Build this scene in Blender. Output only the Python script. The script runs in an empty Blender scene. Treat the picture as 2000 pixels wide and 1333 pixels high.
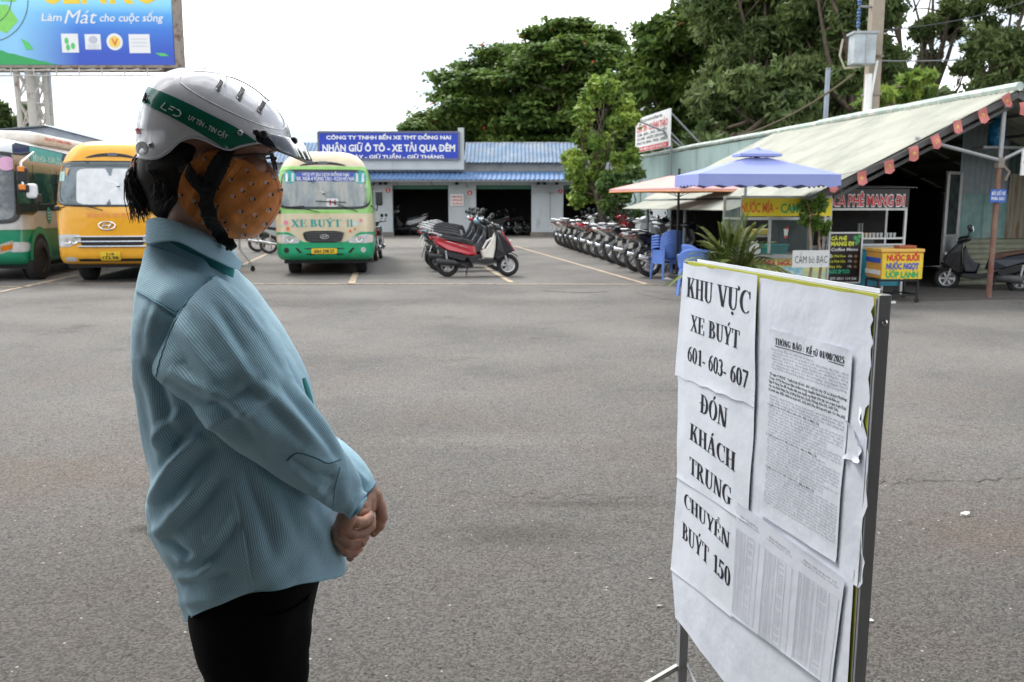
import bpy, math, random
import numpy as np
from mathutils import Vector, Matrix

random.seed(7); RNG = np.random.default_rng(7)
S = bpy.context.scene
COL = S.collection
R = math.radians

# ------------------------------------------------------------------ camera
CAM_H, FPX = 1.5, 1700.0
PITCH = math.atan(266.5/FPX)
cam_d = bpy.data.cameras.new('camera'); cam = bpy.data.objects.new('camera', cam_d); COL.objects.link(cam)
cam.location = (0, 0, CAM_H); cam.rotation_euler = (math.pi/2-PITCH, 0, 0)
cam_d.sensor_width = 36; cam_d.lens = 36*FPX/2000; cam_d.clip_start = .05; cam_d.clip_end = 2000
cam_d.dof.use_dof = True; cam_d.dof.focus_distance = 1.75; cam_d.dof.aperture_fstop = 11
S.camera = cam

# ------------------------------------------------------------------ sky and sun (bright overcast)
SUN_EL, SUN_AZ = R(56), R(-40)          # azimuth from +Y, negative = to the left
world = bpy.data.worlds.new('World'); S.world = world; world.use_nodes = True
nt = world.node_tree; nt.nodes.clear()
def wn(t, **k):
    n = nt.nodes.new(t)
    for a, b in k.items(): setattr(n, a, b)
    return n
sky = wn('ShaderNodeTexSky', sky_type='NISHITA', sun_disc=False, sun_elevation=SUN_EL, sun_rotation=SUN_AZ, air_density=1.0, dust_density=2.0)
tc = wn('ShaderNodeTexCoord'); mp = wn('ShaderNodeMapping'); mp.inputs['Scale'].default_value = (1, 1, 2.6)
nz = wn('ShaderNodeTexNoise'); nz.inputs['Scale'].default_value = 2.2; nz.inputs['Detail'].default_value = 6; nz.inputs['Roughness'].default_value = .55
cr = wn('ShaderNodeValToRGB'); cr.color_ramp.elements[0].position = .30; cr.color_ramp.elements[0].color = (.70, .70, .70, 1)
cr.color_ramp.elements[1].position = .55; cr.color_ramp.elements[1].color = (1, 1, 1, 1)
cc = wn('ShaderNodeValToRGB'); cc.color_ramp.elements[0].position = .45; cc.color_ramp.elements[0].color = (.27, .305, .35, 1)
cc.color_ramp.elements[1].position = .62; cc.color_ramp.elements[1].color = (1, 1, 1, 1)
sc_ = wn('ShaderNodeVectorMath', operation='SCALE'); sc_.inputs['Scale'].default_value = 14.0
mx = wn('ShaderNodeMix', data_type='RGBA'); bg = wn('ShaderNodeBackground'); bg.inputs['Strength'].default_value = .1
wo = wn('ShaderNodeOutputWorld')
L = nt.links.new
L(tc.outputs['Generated'], mp.inputs[0]); L(mp.outputs[0], nz.inputs['Vector']); L(nz.outputs['Fac'], cr.inputs[0]); L(nz.outputs['Fac'], cc.inputs[0])
L(cc.outputs[0], sc_.inputs[0]); L(cr.outputs[0], mx.inputs['Factor']); L(sky.outputs[0], mx.inputs['A']); L(sc_.outputs[0], mx.inputs['B'])
L(mx.outputs['Result'], bg.inputs[0]); L(bg.outputs[0], wo.inputs[0])
sd = bpy.data.lights.new('sun', 'SUN'); sd.energy = 1.3; sd.angle = R(14); sd.color = (1, .965, .91)
sun = bpy.data.objects.new('sun', sd); COL.objects.link(sun)
sv = Vector((math.sin(SUN_AZ)*math.cos(SUN_EL), math.cos(SUN_AZ)*math.cos(SUN_EL), math.sin(SUN_EL)))
sun.rotation_euler = sv.to_track_quat('Z', 'Y').to_euler()
S.view_settings.view_transform = 'Standard'; S.view_settings.look = 'None'; S.view_settings.gamma = 1
S.view_settings.use_curve_mapping = False; S.view_settings.exposure = 1.24
S.cycles.max_bounces = 6; S.cycles.transparent_max_bounces = 16; S.cycles.sample_clamp_indirect = 6
S.cycles.use_denoising = True

# ------------------------------------------------------------------ layout helpers
CP, SP = math.cos(PITCH), math.sin(PITCH)
def P(u, v, Y):
    "point at world depth Y that lies on the sight line of photo pixel (u, v)"
    a = (u-1000)/FPX; b = (666.5-v)/FPX
    k = Y/(CP+b*SP)
    return Vector((a*k, Y, CAM_H+(-SP+b*CP)*k))
def G(u, v, z=0.0):
    "ground point under photo pixel (u, v)"
    a = (u-1000)/FPX; b = (666.5-v)/FPX
    k = (z-CAM_H)/(-SP+b*CP)
    return Vector((a*k, (CP+b*SP)*k, z))
def proj(x, y, z):
    zz = z-CAM_H
    f = y*CP-zz*SP; up = y*SP+zz*CP
    return 1000+FPX*x/f, 666.5-FPX*up/f
YAW = math.atan(.147)
FWD = Vector((-math.sin(YAW), math.cos(YAW), 0)); RGT = Vector((math.cos(YAW), math.sin(YAW), 0))

# ------------------------------------------------------------------ materials
MATS = {}
def hexc(r, g, b):
    f = lambda c: (c/255/12.92) if c/255 <= .04045 else ((c/255+.055)/1.055)**2.4
    return (f(r), f(g), f(b))
def mat(name, col=(.5, .5, .5), rough=.6, metal=0., var=.12, vscale=8., bump=0., bscale=60., coat=0., spec=.5, col2=None, c2pos=(.45, .65), c2scale=3., stretch=None, subsurf=0., trans=0., alpha=1., sheen=0.):
    if name in MATS: return MATS[name]
    m = bpy.data.materials.new(name); m.use_nodes = True; MATS[name] = m
    n = m.node_tree; ns = n.nodes; ln = n.links.new
    p = ns['Principled BSDF']
    p.inputs['Roughness'].default_value = rough; p.inputs['Metallic'].default_value = metal
    p.inputs['Specular IOR Level'].default_value = spec; p.inputs['Coat Weight'].default_value = coat; p.inputs['Coat Roughness'].default_value = .08
    p.inputs['Sheen Weight'].default_value = sheen
    if subsurf: p.inputs['Subsurface Weight'].default_value = subsurf; p.inputs['Subsurface Radius'].default_value = (.01, .004, .002)
    if trans: p.inputs['Transmission Weight'].default_value = trans
    p.inputs['Alpha'].default_value = alpha
    t = ns.new('ShaderNodeTexCoord'); mpn = ns.new('ShaderNodeMapping'); ln(t.outputs['Object'], mpn.inputs[0])
    if stretch: mpn.inputs['Scale'].default_value = stretch
    a = ns.new('ShaderNodeTexNoise'); a.inputs['Scale'].default_value = vscale; a.inputs['Detail'].default_value = 5; ln(mpn.outputs[0], a.inputs['Vector'])
    mr = ns.new('ShaderNodeMapRange'); mr.inputs['From Min'].default_value = .25; mr.inputs['From Max'].default_value = .75
    mr.inputs['To Min'].default_value = 1-var; mr.inputs['To Max'].default_value = 1+var; ln(a.outputs['Fac'], mr.inputs[0])
    vm = ns.new('ShaderNodeVectorMath'); vm.operation = 'SCALE'; ln(mr.outputs[0], vm.inputs['Scale'])
    if col2:
        b = ns.new('ShaderNodeTexNoise'); b.inputs['Scale'].default_value = c2scale; b.inputs['Detail'].default_value = 7; b.inputs['Roughness'].default_value = .65; ln(mpn.outputs[0], b.inputs['Vector'])
        r = ns.new('ShaderNodeMapRange'); r.inputs['From Min'].default_value, r.inputs['From Max'].default_value = c2pos; ln(b.outputs['Fac'], r.inputs[0])
        x = ns.new('ShaderNodeMix'); x.data_type = 'RGBA'; x.inputs['A'].default_value = (*col, 1); x.inputs['B'].default_value = (*col2, 1)
        ln(r.outputs[0], x.inputs['Factor']); ln(x.outputs['Result'], vm.inputs[0])
    else: vm.inputs[0].default_value = col
    ln(vm.outputs[0], p.inputs['Base Color'])
    if bump:
        c = ns.new('ShaderNodeTexNoise'); c.inputs['Scale'].default_value = bscale; c.inputs['Detail'].default_value = 4; ln(mpn.outputs[0], c.inputs['Vector'])
        bp = ns.new('ShaderNodeBump'); bp.inputs['Strength'].default_value = bump; bp.inputs['Distance'].default_value = .02; ln(c.outputs['Fac'], bp.inputs['Height']); ln(bp.outputs[0], p.inputs['Normal'])
    return m
def bands(name, axis, stops, rough=.4, coat=.3, wob=0., base=None, xk=0.):
    "paint scheme: hard colour bands by object-space height (+ xk*x^2 sweep)"
    m = mat(name, stops[0][1], rough, coat=coat, var=.04); n = m.node_tree; ns = n.nodes; ln = n.links.new
    t = ns.new('ShaderNodeTexCoord'); s = ns.new('ShaderNodeSeparateXYZ'); ln(t.outputs['Object'], s.inputs[0])
    h = s.outputs[axis]
    if xk:
        q = ns.new('ShaderNodeMath'); q.operation = 'MULTIPLY'; ln(s.outputs[0], q.inputs[0]); ln(s.outputs[0], q.inputs[1])
        w = ns.new('ShaderNodeMath'); w.operation = 'MULTIPLY_ADD'; w.inputs[1].default_value = xk; ln(q.outputs[0], w.inputs[0]); ln(h, w.inputs[2]); h = w.outputs[0]
    r = ns.new('ShaderNodeValToRGB'); r.color_ramp.interpolation = 'CONSTANT'
    mr = ns.new('ShaderNodeMath'); mr.operation = 'DIVIDE'; mr.inputs[1].default_value = 4.; ln(h, mr.inputs[0]); ln(mr.outputs[0], r.inputs[0])
    e = r.color_ramp.elements
    while len(e) < len(stops): e.new(.5)
    for i, (z, c) in enumerate(stops): e[i].position = max(0, z/4); e[i].color = (*c, 1)
    p = ns['Principled BSDF']; g = ns.new('ShaderNodeTexNoise'); g.inputs['Scale'].default_value = 5; g.inputs['Detail'].default_value = 6; ln(t.outputs['Object'], g.inputs['Vector'])
    q = ns.new('ShaderNodeMapRange'); q.inputs['From Min'].default_value = .3; q.inputs['From Max'].default_value = .7; q.inputs['To Min'].default_value = .86; q.inputs['To Max'].default_value = 1.04; ln(g.outputs['Fac'], q.inputs[0])
    v = ns.new('ShaderNodeVectorMath'); v.operation = 'SCALE'; ln(r.outputs[0], v.inputs[0]); ln(q.outputs[0], v.inputs['Scale']); ln(v.outputs[0], p.inputs['Base Color'])
    return m
def glass(name, tint=(.05, .06, .06), alpha=.5, rough=.03):
    m = mat(name, tint, rough, alpha=alpha, var=.05, spec=.8); return m

# ------------------------------------------------------------------ mesh builder
class MB:
    def __init__(s): s.v = []; s.f = []; s.m = []; s.uv = None
    def add(s, vs, fs, mi=0):
        o = len(s.v); s.v += [tuple(q) for q in vs]; s.f += [tuple(i+o for i in f) for f in fs]; s.m += [mi]*len(fs); return s
    def box(s, c, d, rot=None, mi=0, taper=1.):
        x, y, z = d[0]/2, d[1]/2, d[2]/2; vs = []
        for k in (-1, 1):
            t = taper if k > 0 else 1
            for i, j in ((-1, -1), (1, -1), (1, 1), (-1, 1)): vs.append(Vector((i*x*t, j*y*t, k*z)))
        if rot is not None: vs = [rot @ q for q in vs]
        c = Vector(c); vs = [q+c for q in vs]
        return s.add(vs, [(3, 2, 1, 0), (4, 5, 6, 7), (0, 1, 5, 4), (1, 2, 6, 5), (2, 3, 7, 6), (3, 0, 4, 7)], mi)
    def beam(s, a, b, w, h=None, mi=0):
        a, b = Vector(a), Vector(b); d = b-a; q = d.to_track_quat('Z', 'Y').to_matrix()
        return s.box((a+b)/2, (w, h or w, d.length), q, mi)
    def tube(s, pts, r, n=8, mi=0, cap=True):
        pts = [Vector(p) for p in pts]; rs = r if isinstance(r, (list, tuple)) else [r]*len(pts); rings = []
        up = Vector((0, 0, 1))
        prev = None
        for i, p in enumerate(pts):
            d = (pts[min(i+1, len(pts)-1)]-pts[max(i-1, 0)]).normalized()
            if prev is None:
                a = d.cross(up)
                if a.length < .1: a = d.cross(Vector((1, 0, 0)))
            else: a = prev-d*prev.dot(d)
            a.normalize(); prev = a; b = d.cross(a)
            rings.append([p+(a*math.cos(t)+b*math.sin(t))*rs[i] for t in [2*math.pi*k/n for k in range(n)]])
        vs = [q for g in rings for q in g]; fs = []
        for i in range(len(pts)-1):
            for k in range(n): fs.append((i*n+k, i*n+(k+1) % n, (i+1)*n+(k+1) % n, (i+1)*n+k))
        if cap: fs += [tuple(range(n))[::-1], tuple((len(pts)-1)*n+k for k in range(n))]
        return s.add(vs, fs, mi)
    def rings(s, rg, cap=True, mi=0, closed=True):
        n = len(rg[0]); vs = [q for g in rg for q in g]; fs = []
        for i in range(len(rg)-1):
            for k in range(n if closed else n-1): fs.append((i*n+k, i*n+(k+1) % n, (i+1)*n+(k+1) % n, (i+1)*n+k))
        if cap: fs += [tuple(range(n))[::-1], tuple((len(rg)-1)*n+k for k in range(n))]
        return s.add(vs, fs, mi)
    def hull(s, secs, n=16, e=2.5, axis='x', mi=0):
        "body lofted through sections (pos along axis, lateral centre, z centre, half width, half height)"
        rg = []
        for q in secs:
            x, yc, zc, w, h = q; g = []
            for k in range(n):
                t = 2*math.pi*k/n; c, d = math.cos(t), math.sin(t)
                yy = yc+w*math.copysign(abs(c)**(2/e), c); zz = zc+h*math.copysign(abs(d)**(2/e), d)
                g.append((x, yy, zz) if axis == 'x' else ((yy, x, zz) if axis == 'y' else (yy, zz, x)))
            rg.append(g)
        return s.rings(rg, True, mi)
    def lathe(s, c, prof, n=24, axis='y', mi=0):
        "profile [(axial, radius)] turned round an axis through c"
        rg = []
        for a, r in prof:
            g = []
            for k in range(n):
                t = 2*math.pi*k/n; p, q = r*math.cos(t), r*math.sin(t)
                g.append((c[0]+p, c[1]+a, c[2]+q) if axis == 'y' else ((c[0]+a, c[1]+p, c[2]+q) if axis == 'x' else (c[0]+p, c[1]+q, c[2]+a)))
            rg.append(g)
        return s.rings(rg, False, mi)
    def prism(s, poly, y0, y1, axis='y', mi=0):
        n = len(poly)
        f = (lambda p, y: (p[0], y, p[1])) if axis == 'y' else ((lambda p, y: (y, p[0], p[1])) if axis == 'x' else (lambda p, y: (p[0], p[1], y)))
        vs = [f(p, y0) for p in poly]+[f(p, y1) for p in poly]
        fs = [tuple(range(n)), tuple(range(2*n-1, n-1, -1))]+[(i, i+n, (i+1) % n+n, (i+1) % n) for i in range(n)]
        return s.add(vs, fs, mi)
    def grid(s, fn, nu, nv, mi=0):
        vs = [fn(i/nu, j/nv) for j in range(nv+1) for i in range(nu+1)]
        fs = [(j*(nu+1)+i, j*(nu+1)+i+1, (j+1)*(nu+1)+i+1, (j+1)*(nu+1)+i) for j in range(nv) for i in range(nu)]
        return s.add(vs, fs, mi)
    def build(s, name, mats, parent=None, smooth=False, loc=None, bevel=0., solid=0., sub=0, fixn=True, label=None):
        me = bpy.data.meshes.new(name); me.from_pydata(s.v, [], s.f)
        if not isinstance(mats, (list, tuple)): mats = [mats]
        for m in mats: me.materials.append(m)
        if len(mats) > 1: me.polygons.foreach_set('material_index', s.m)
        if fixn: fix_normals(me)
        if smooth: me.shade_smooth()
        me.validate(); me.update()
        return link(name, me, parent, loc, smooth, bevel, solid, sub, label)
def fix_normals(me):
    import bmesh
    b = bmesh.new(); b.from_mesh(me); bmesh.ops.recalc_face_normals(b, faces=b.faces); b.to_mesh(me); b.free()
def link(name, me, parent=None, loc=None, smooth=False, bevel=0., solid=0., sub=0, label=None):
    o = bpy.data.objects.new(name, me); COL.objects.link(o)
    if loc is not None: o.location = loc
    if parent is not None: o.parent = parent
    if solid: md = o.modifiers.new('solid', 'SOLIDIFY'); md.thickness = solid; md.offset = 0
    if bevel:
        md = o.modifiers.new('bevel', 'BEVEL'); md.width = bevel; md.segments = 2; md.limit_method = 'ANGLE'
    if sub: md = o.modifiers.new('sub', 'SUBSURF'); md.levels = sub; md.render_levels = sub
    if smooth == 'auto': pass
    if label: o['label'] = label
    return o
def tag(o, label, cat, group=None, kind=None):
    if len(label.split()) > 16: print('LONG LABEL', o.name, len(label.split()))
    o['label'] = label; o['category'] = cat
    if group: o['group'] = group
    if kind: o['kind'] = kind
    return o
def thing(name, label, cat, loc=(0, 0, 0), rz=0., group=None):
    o = bpy.data.objects.new(name, None); o.empty_display_size = .1; COL.objects.link(o)
    o.location = loc; o.rotation_euler = (0, 0, rz); return tag(o, label, cat, group)
def struct(o): o['kind'] = 'structure'; return o
def kids(o): return [c for c in ALLK.get(o.name, [])]
def dup(root, loc, rz, label, group=None, swap=None):
    swap = swap or {}
    ch = {}
    for o in bpy.data.objects:
        if o.parent: ch.setdefault(o.parent.name, []).append(o)
    def rec(o, par):
        c = o.copy(); COL.objects.link(c)
        if par is not None: c.parent = par
        for i, sl in enumerate(c.material_slots):
            if sl.material and sl.material.name in swap:
                sl.link = 'OBJECT'; sl.material = swap[sl.material.name]
        for k in ch.get(o.name, []): rec(k, c)
        return c
    r = rec(root, None); r.location = loc; r.rotation_euler = (root.rotation_euler[0], root.rotation_euler[1], rz)
    r['label'] = label
    if len(label.split()) > 16: print('LONG LABEL', r.name, len(label.split()))
    if group: r['group'] = group
    return r

# ------------------------------------------------------------------ lettering (flat print)
_txt = {}
def text2d(body, bold=0., res=2):
    key = (body, bold, res)
    if key in _txt: return _txt[key]
    if 'Đ' in body:      # the crossed D is drawn as D plus its bar
        vs, fs = text2d(body.replace('Đ', 'D'), bold, res); vs, fs = list(vs), list(fs); wd = max(v[0] for v in text2d('D', bold, res)[0]); wm = min(v[0] for v in text2d('D', bold, res)[0])
        for i, ch in enumerate(body):
            if ch == 'Đ':
                x = max(v[0] for v in text2d(body[:i].replace('Đ', 'D')+'D', bold, res)[0])-wd+wm; o = len(vs)
                vs += [(x-.11, .30-bold), (x+.30, .30-bold), (x+.30, .38+bold), (x-.11, .38+bold)]; fs.append((o, o+1, o+2, o+3))
        _txt[key] = (vs, fs); return vs, fs
    c = bpy.data.curves.new('t', 'FONT'); c.body = body; c.resolution_u = res; c.offset = bold; c.fill_mode = 'FRONT'
    o = bpy.data.objects.new('t', c); COL.objects.link(o)
    dg = bpy.context.evaluated_depsgraph_get(); dg.update()
    me = bpy.data.meshes.new_from_object(o.evaluated_get(dg))
    vs = [(v.co.x, v.co.y) for v in me.vertices]; fs = [tuple(p.vertices) for p in me.polygons]
    bpy.data.objects.remove(o); bpy.data.curves.remove(c); bpy.data.meshes.remove(me)
    _txt[key] = (vs, fs); return vs, fs
def put_text(mb, body, fn, x0, x1, z0, z1, bold=.02, mi=0, caps=True, res=2, glyphs=None, slant=0.):
    "print body so it spans x0..x1 and cap height z0..z1; fn maps (x, z) to a point"
    vs, fs = glyphs or text2d(body, bold, res)
    if not vs: return
    a = min(v[0] for v in vs); b = max(v[0] for v in vs); k = (x1-x0)/(b-a); h = (z1-z0)/(.70 if caps else .52)
    if glyphs: h = z1-z0
    mb.add([fn(x0+(v[0]-a)*k+slant*v[1]*h, z0+v[1]*h) for v in vs], fs, mi)
def disc(mb, fn, cx, cz, r, n=20, mi=0, rz=None):
    vs = [fn(cx+r*math.cos(2*math.pi*k/n), cz+(rz or r)*math.sin(2*math.pi*k/n)) for k in range(n)]
    mb.add(vs, [tuple(range(n))], mi)
def rectp(mb, fn, x0, x1, z0, z1, mi=0): mb.add([fn(x0, z0), fn(x1, z0), fn(x1, z1), fn(x0, z1)], [(0, 1, 2, 3)], mi)
def star(mb, fn, cx, cz, r, mi=0):
    vs = [fn(cx+(r if k % 2 == 0 else r*.4)*math.sin(k*math.pi/5), cz+(r if k % 2 == 0 else r*.4)*math.cos(k*math.pi/5)) for k in range(10)]+[fn(cx, cz)]
    mb.add(vs, [(k, (k+1) % 10, 10) for k in range(10)], mi)

# common materials
M_black = mat('black_plastic', (.015, .015, .016), .45, var=.2)
M_rubber = mat('tyre_rubber', (.022, .021, .020), .85, var=.25, bump=.2)
M_chrome = mat('chrome', (.75, .75, .75), .2, 1.)
M_alu = mat('cast_aluminium', (.5, .5, .5), .4, .8, var=.1)
M_steel = mat('painted_steel_grey', (.25, .26, .27), .5, .3, col2=(.12, .09, .07), c2pos=(.6, .72), c2scale=9)
M_white = mat('white_paint', (.78, .78, .76), .5, var=.06)
M_wprint = mat('white_print', (.8, .8, .8), .6, var=.03)
M_kprint = mat('black_print', (.012, .012, .018), .6, var=.1)
M_red = mat('red_print', (.6, .03, .03), .5, var=.08)
M_yel = mat('yellow_print', (.85, .68, .02), .5, var=.05)
M_grn = mat('green_print', (.02, .38, .12), .5, var=.05)
M_seat = mat('black_vinyl', (.02, .02, .023), .5, bump=.1, var=.15)
M_bark = mat('bark', (.13, .10, .075), .9, bump=.6, bscale=25, var=.35)
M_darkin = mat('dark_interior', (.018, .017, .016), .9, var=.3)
# ------------------------------------------------------------------ ground
def asphalt():
    m = mat('asphalt', (.115, .108, .100), .9, var=.1, vscale=.9); n = m.node_tree; ns = n.nodes; ln = n.links.new; p = ns['Principled BSDF']
    t = ns.new('ShaderNodeTexCoord')
    def noise(sc, det=4, ro=.5):
        a = ns.new('ShaderNodeTexNoise'); a.inputs['Scale'].default_value = sc; a.inputs['Detail'].default_value = det; a.inputs['Roughness'].default_value = ro; ln(t.outputs['Object'], a.inputs['Vector']); return a.outputs['Fac']
    def mr(i, a, b, c, d):
        q = ns.new('ShaderNodeMapRange'); q.inputs[1].default_value = a; q.inputs[2].default_value = b; q.inputs[3].default_value = c; q.inputs[4].default_value = d; ln(i, q.inputs[0]); return q.outputs[0]
    def mixc(f, A, B):
        x = ns.new('ShaderNodeMix'); x.data_type = 'RGBA'
        for s_, v in (('Factor', f), ('A', A), ('B', B)):
            if isinstance(v, tuple): x.inputs[s_].default_value = (*v, 1)
            elif isinstance(v, float): x.inputs[s_].default_value = v
            else: ln(v, x.inputs[s_])
        return x.outputs['Result']
    base = mixc(mr(noise(.55, 6, .6), .38, .62, 0, 1), (.118, .111, .103), (.182, .172, .158))
    # brownish worn patches, stronger near the waiting area
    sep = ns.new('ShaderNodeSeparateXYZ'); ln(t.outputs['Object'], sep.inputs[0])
    near = mr(sep.outputs[1], 6.5, 2.6, 0, 1)
    wm = ns.new('ShaderNodeMath'); wm.operation = 'MULTIPLY'; ln(mr(noise(1.1, 8, .65), .46, .62, 0, .75), wm.inputs[0]); ln(mr(sep.outputs[1], 9, 3.2, .25, 1.), wm.inputs[1])
    base = mixc(wm.outputs[0], base, (.118, .090, .070))
    # darker asphalt towards the camera, with the canopy's shade put into its colour
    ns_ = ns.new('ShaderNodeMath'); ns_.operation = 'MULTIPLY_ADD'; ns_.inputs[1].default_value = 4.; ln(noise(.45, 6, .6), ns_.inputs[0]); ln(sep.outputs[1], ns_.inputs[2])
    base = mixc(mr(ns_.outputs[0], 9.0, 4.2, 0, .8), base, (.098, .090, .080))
    # oil stain
    base = mixc(mr(noise(.8, 9, .7), .60, .68, 0, .6), base, (.070, .060, .052))
    for (u_, v_, rx, ry, col_, am) in ((1010, 1045, .50, .20, (.06, .05, .042), .6), (1150, 985, .55, .10, (.060, .050, .043), .6), (285, 1035, .14, .07, (.04, .034, .03), .8), (80, 930, 1.2, .7, (.14, .108, .084), .55), (1950, 1050, .6, .45, (.125, .092, .070), .6), (930, 860, .8, .25, (.19, .178, .16), .5), (560, 590, 2.2, 1.0, (.075, .068, .06), .5), (1000, 590, 3.5, .7, (.085, .078, .07), .5), (250, 620, 3., .8, (.19, .178, .16), .5)):
        g_ = G(u_, v_); mp_ = ns.new('ShaderNodeMapping'); mp_.inputs['Location'].default_value = (-g_.x/rx, -g_.y/ry, 0); mp_.inputs['Scale'].default_value = (1/rx, 1/ry, 0); ln(t.outputs['Object'], mp_.inputs[0])
        le = ns.new('ShaderNodeVectorMath'); le.operation = 'LENGTH'; ln(mp_.outputs[0], le.inputs[0]); ad_ = ns.new('ShaderNodeMath'); ad_.operation = 'MULTIPLY_ADD'; ad_.inputs[1].default_value = 2.2; ln(noise(3.2/max(.3, ry), 7, .7), ad_.inputs[0]); ln(le.outputs['Value'], ad_.inputs[2])
        base = mixc(mr(ad_.outputs[0], 2.1, 1.35, 0, am), base, col_)
    # aggregate: pale and dark chips
    vor = ns.new('ShaderNodeTexVoronoi'); vor.inputs['Scale'].default_value = 120; ln(t.outputs['Object'], vor.inputs['Vector'])
    sc = ns.new('ShaderNodeSeparateColor'); ln(vor.outputs['Color'], sc.inputs[0])
    chip = mr(sc.outputs[0], .0, 1., .50, 1.46)
    v2 = ns.new('ShaderNodeVectorMath'); v2.operation = 'SCALE'; ln(base, v2.inputs[0]); ln(chip, v2.inputs['Scale'])
    vo2 = ns.new('ShaderNodeTexVoronoi'); vo2.inputs['Scale'].default_value = 38; ln(t.outputs['Object'], vo2.inputs['Vector'])
    s2 = ns.new('ShaderNodeSeparateColor'); ln(vo2.outputs['Color'], s2.inputs[0])
    fk = ns.new('ShaderNodeMath'); fk.operation = 'MULTIPLY'; ln(mr(s2.outputs[1], .965, .975, 0, 1), fk.inputs[0]); ln(mr(vo2.outputs['Distance'], .16, .24, 1, 0), fk.inputs[1])
    c3 = mixc(fk.outputs[0], v2.outputs[0], (.42, .40, .37))
    fd = ns.new('ShaderNodeMath'); fd.operation = 'MULTIPLY'; ln(mr(s2.outputs[0], .93, .95, 0, 1), fd.inputs[0]); ln(mr(vo2.outputs['Distance'], .22, .34, 1, 0), fd.inputs[1])
    c4 = mixc(fd.outputs[0], c3, (.035, .032, .03))
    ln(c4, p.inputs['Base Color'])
    ad = ns.new('ShaderNodeMath'); ad.operation = 'ADD'; ln(noise(70, 6, .7), ad.inputs[0]); ln(mr(vor.outputs['Distance'], 0, .8, .5, 0), ad.inputs[1])
    bp = ns.new('ShaderNodeBump'); bp.inputs['Strength'].default_value = .75; bp.inputs['Distance'].default_value = .012; ln(ad.outputs[0], bp.inputs['Height']); ln(bp.outputs[0], p.inputs['Normal'])
    return m
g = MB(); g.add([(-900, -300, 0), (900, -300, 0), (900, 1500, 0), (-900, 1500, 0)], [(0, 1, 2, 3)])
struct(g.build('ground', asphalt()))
# paler, dustier parking apron behind the front line
M_apron = mat('old_concrete', (.17, .16, .145), .95, var=.2, vscale=3, col2=(.21, .18, .15), c2scale=1.2, bump=.2, bscale=120)
g = MB(); a = G(300, 484); b = G(1330, 484); rw = P(0, 0, 41.9)
g.add([(-22, a.y, .004), (9.2, b.y, .004), (9.2, 43, .004), (-22, 43, .004)], [(0, 1, 2, 3)])
struct(g.build('pavement', M_apron))
M_line = mat('faded_line_paint', (.46, .36, .25), .85, var=.15, vscale=30, col2=(.17, .155, .14), c2pos=(.50, .60), c2scale=9)
def gline(pa, pb, w, name='road_marking'):
    a, b = G(*pa), G(*pb); d = (b-a).normalized(); nrm = Vector((-d.y, d.x, 0))*w/2; m = MB(); z = Vector((0, 0, .008))
    m.add([a-nrm+z, b-nrm+z, b+nrm+z, a+nrm+z], [(0, 1, 2, 3)]); return struct(m.build(name, M_line))
gline((90, 554), (1420, 557), .10)
gline((-260, 628), (150, 538.5), .11); gline((-200, 562), (60, 561), .10)
gline((452, 528), (585, 468), .10); gline((686, 556), (706, 506), .13); gline((1270, 558), (1004, 481), .11); gline((1000, 553), (945, 521), .11)
def crack(pts, w, seed):
    q = random.Random(seed); m = MB(); P_ = []
    for i in range(len(pts)-1):
        for k in range(14): t = k/14; a, b = G(*pts[i]), G(*pts[i+1]); P_.append(a+(b-a)*t+Vector((q.uniform(-1, 1)*.015, q.uniform(-1, 1)*.05, 0)))
    vs = []
    for p in P_: ww = w*q.uniform(.25, 1.2); vs += [p+Vector((0, -ww, .004)), p+Vector((0, ww, .004))]
    m.add(vs, [(2*i, 2*i+2, 2*i+3, 2*i+1) for i in range(len(P_)-1)]); struct(m.build('ground', mat('crack_dark', (.045, .040, .036), 1., col2=(.12, .105, .09), c2pos=(.42, .55), c2scale=14)))
crack([(1700, 943), (1850, 938), (2100, 934)], .006, 1); crack([(880, 962), (1060, 968), (1300, 976)], .004, 2); crack([(1060, 569), (1140, 572), (1190, 571)], .05, 3); crack([(1240, 572), (1290, 584), (1340, 587)], .05, 4); crack([(560, 700), (660, 730), (760, 738)], .004, 5)
# shallow crack along the asphalt joint and litter
def litter(u, v, w, h, mt, label, cat, rz=.4, name='litter', dz=.006):
    m = MB(); n = 7; q = G(u, v)
    rr = random.Random(int(u))
    top = [(w/2*math.cos(k*2*math.pi/n)*rr.uniform(.7, 1.1), h/2*math.sin(k*2*math.pi/n)*rr.uniform(.7, 1.1), .004+rr.uniform(0, dz)) for k in range(n)]
    m.rings([[(x*.96, y*.96, .001) for x, y, z in top], top], True)
    o = m.build(name, mt, None); o.location = q; o.rotation_euler = (0, 0, rz); return tag(o, label, cat)
M_lit = mat('scrap_paper', (.62, .60, .56), .8, var=.1)
litter(1884, 1008, .050, .035, M_lit, 'crumpled white paper scrap lying alone on asphalt right of the notice board', 'litter', .2, 'paper_scrap', .016)
litter(1290, 1186, .034, .006, M_lit, 'thin white cigarette butt on asphalt left of the notice board leg', 'litter', .1, 'cigarette_butt')
litter(1272, 1132, .026, .008, M_lit, 'small curled pale scrap on asphalt above the cigarette butt', 'litter', .1, 'paper_scrap')
litter(1744, 593, .13, .07, M_lit, 'white crumpled tissue on the ground below the drinks cooler', 'litter', .2, 'paper_scrap', .05)
litter(1700, 1215, .03, .018, M_lit, 'tiny pale scrap on asphalt near right board edge', 'litter', .2, 'paper_scrap')

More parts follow.
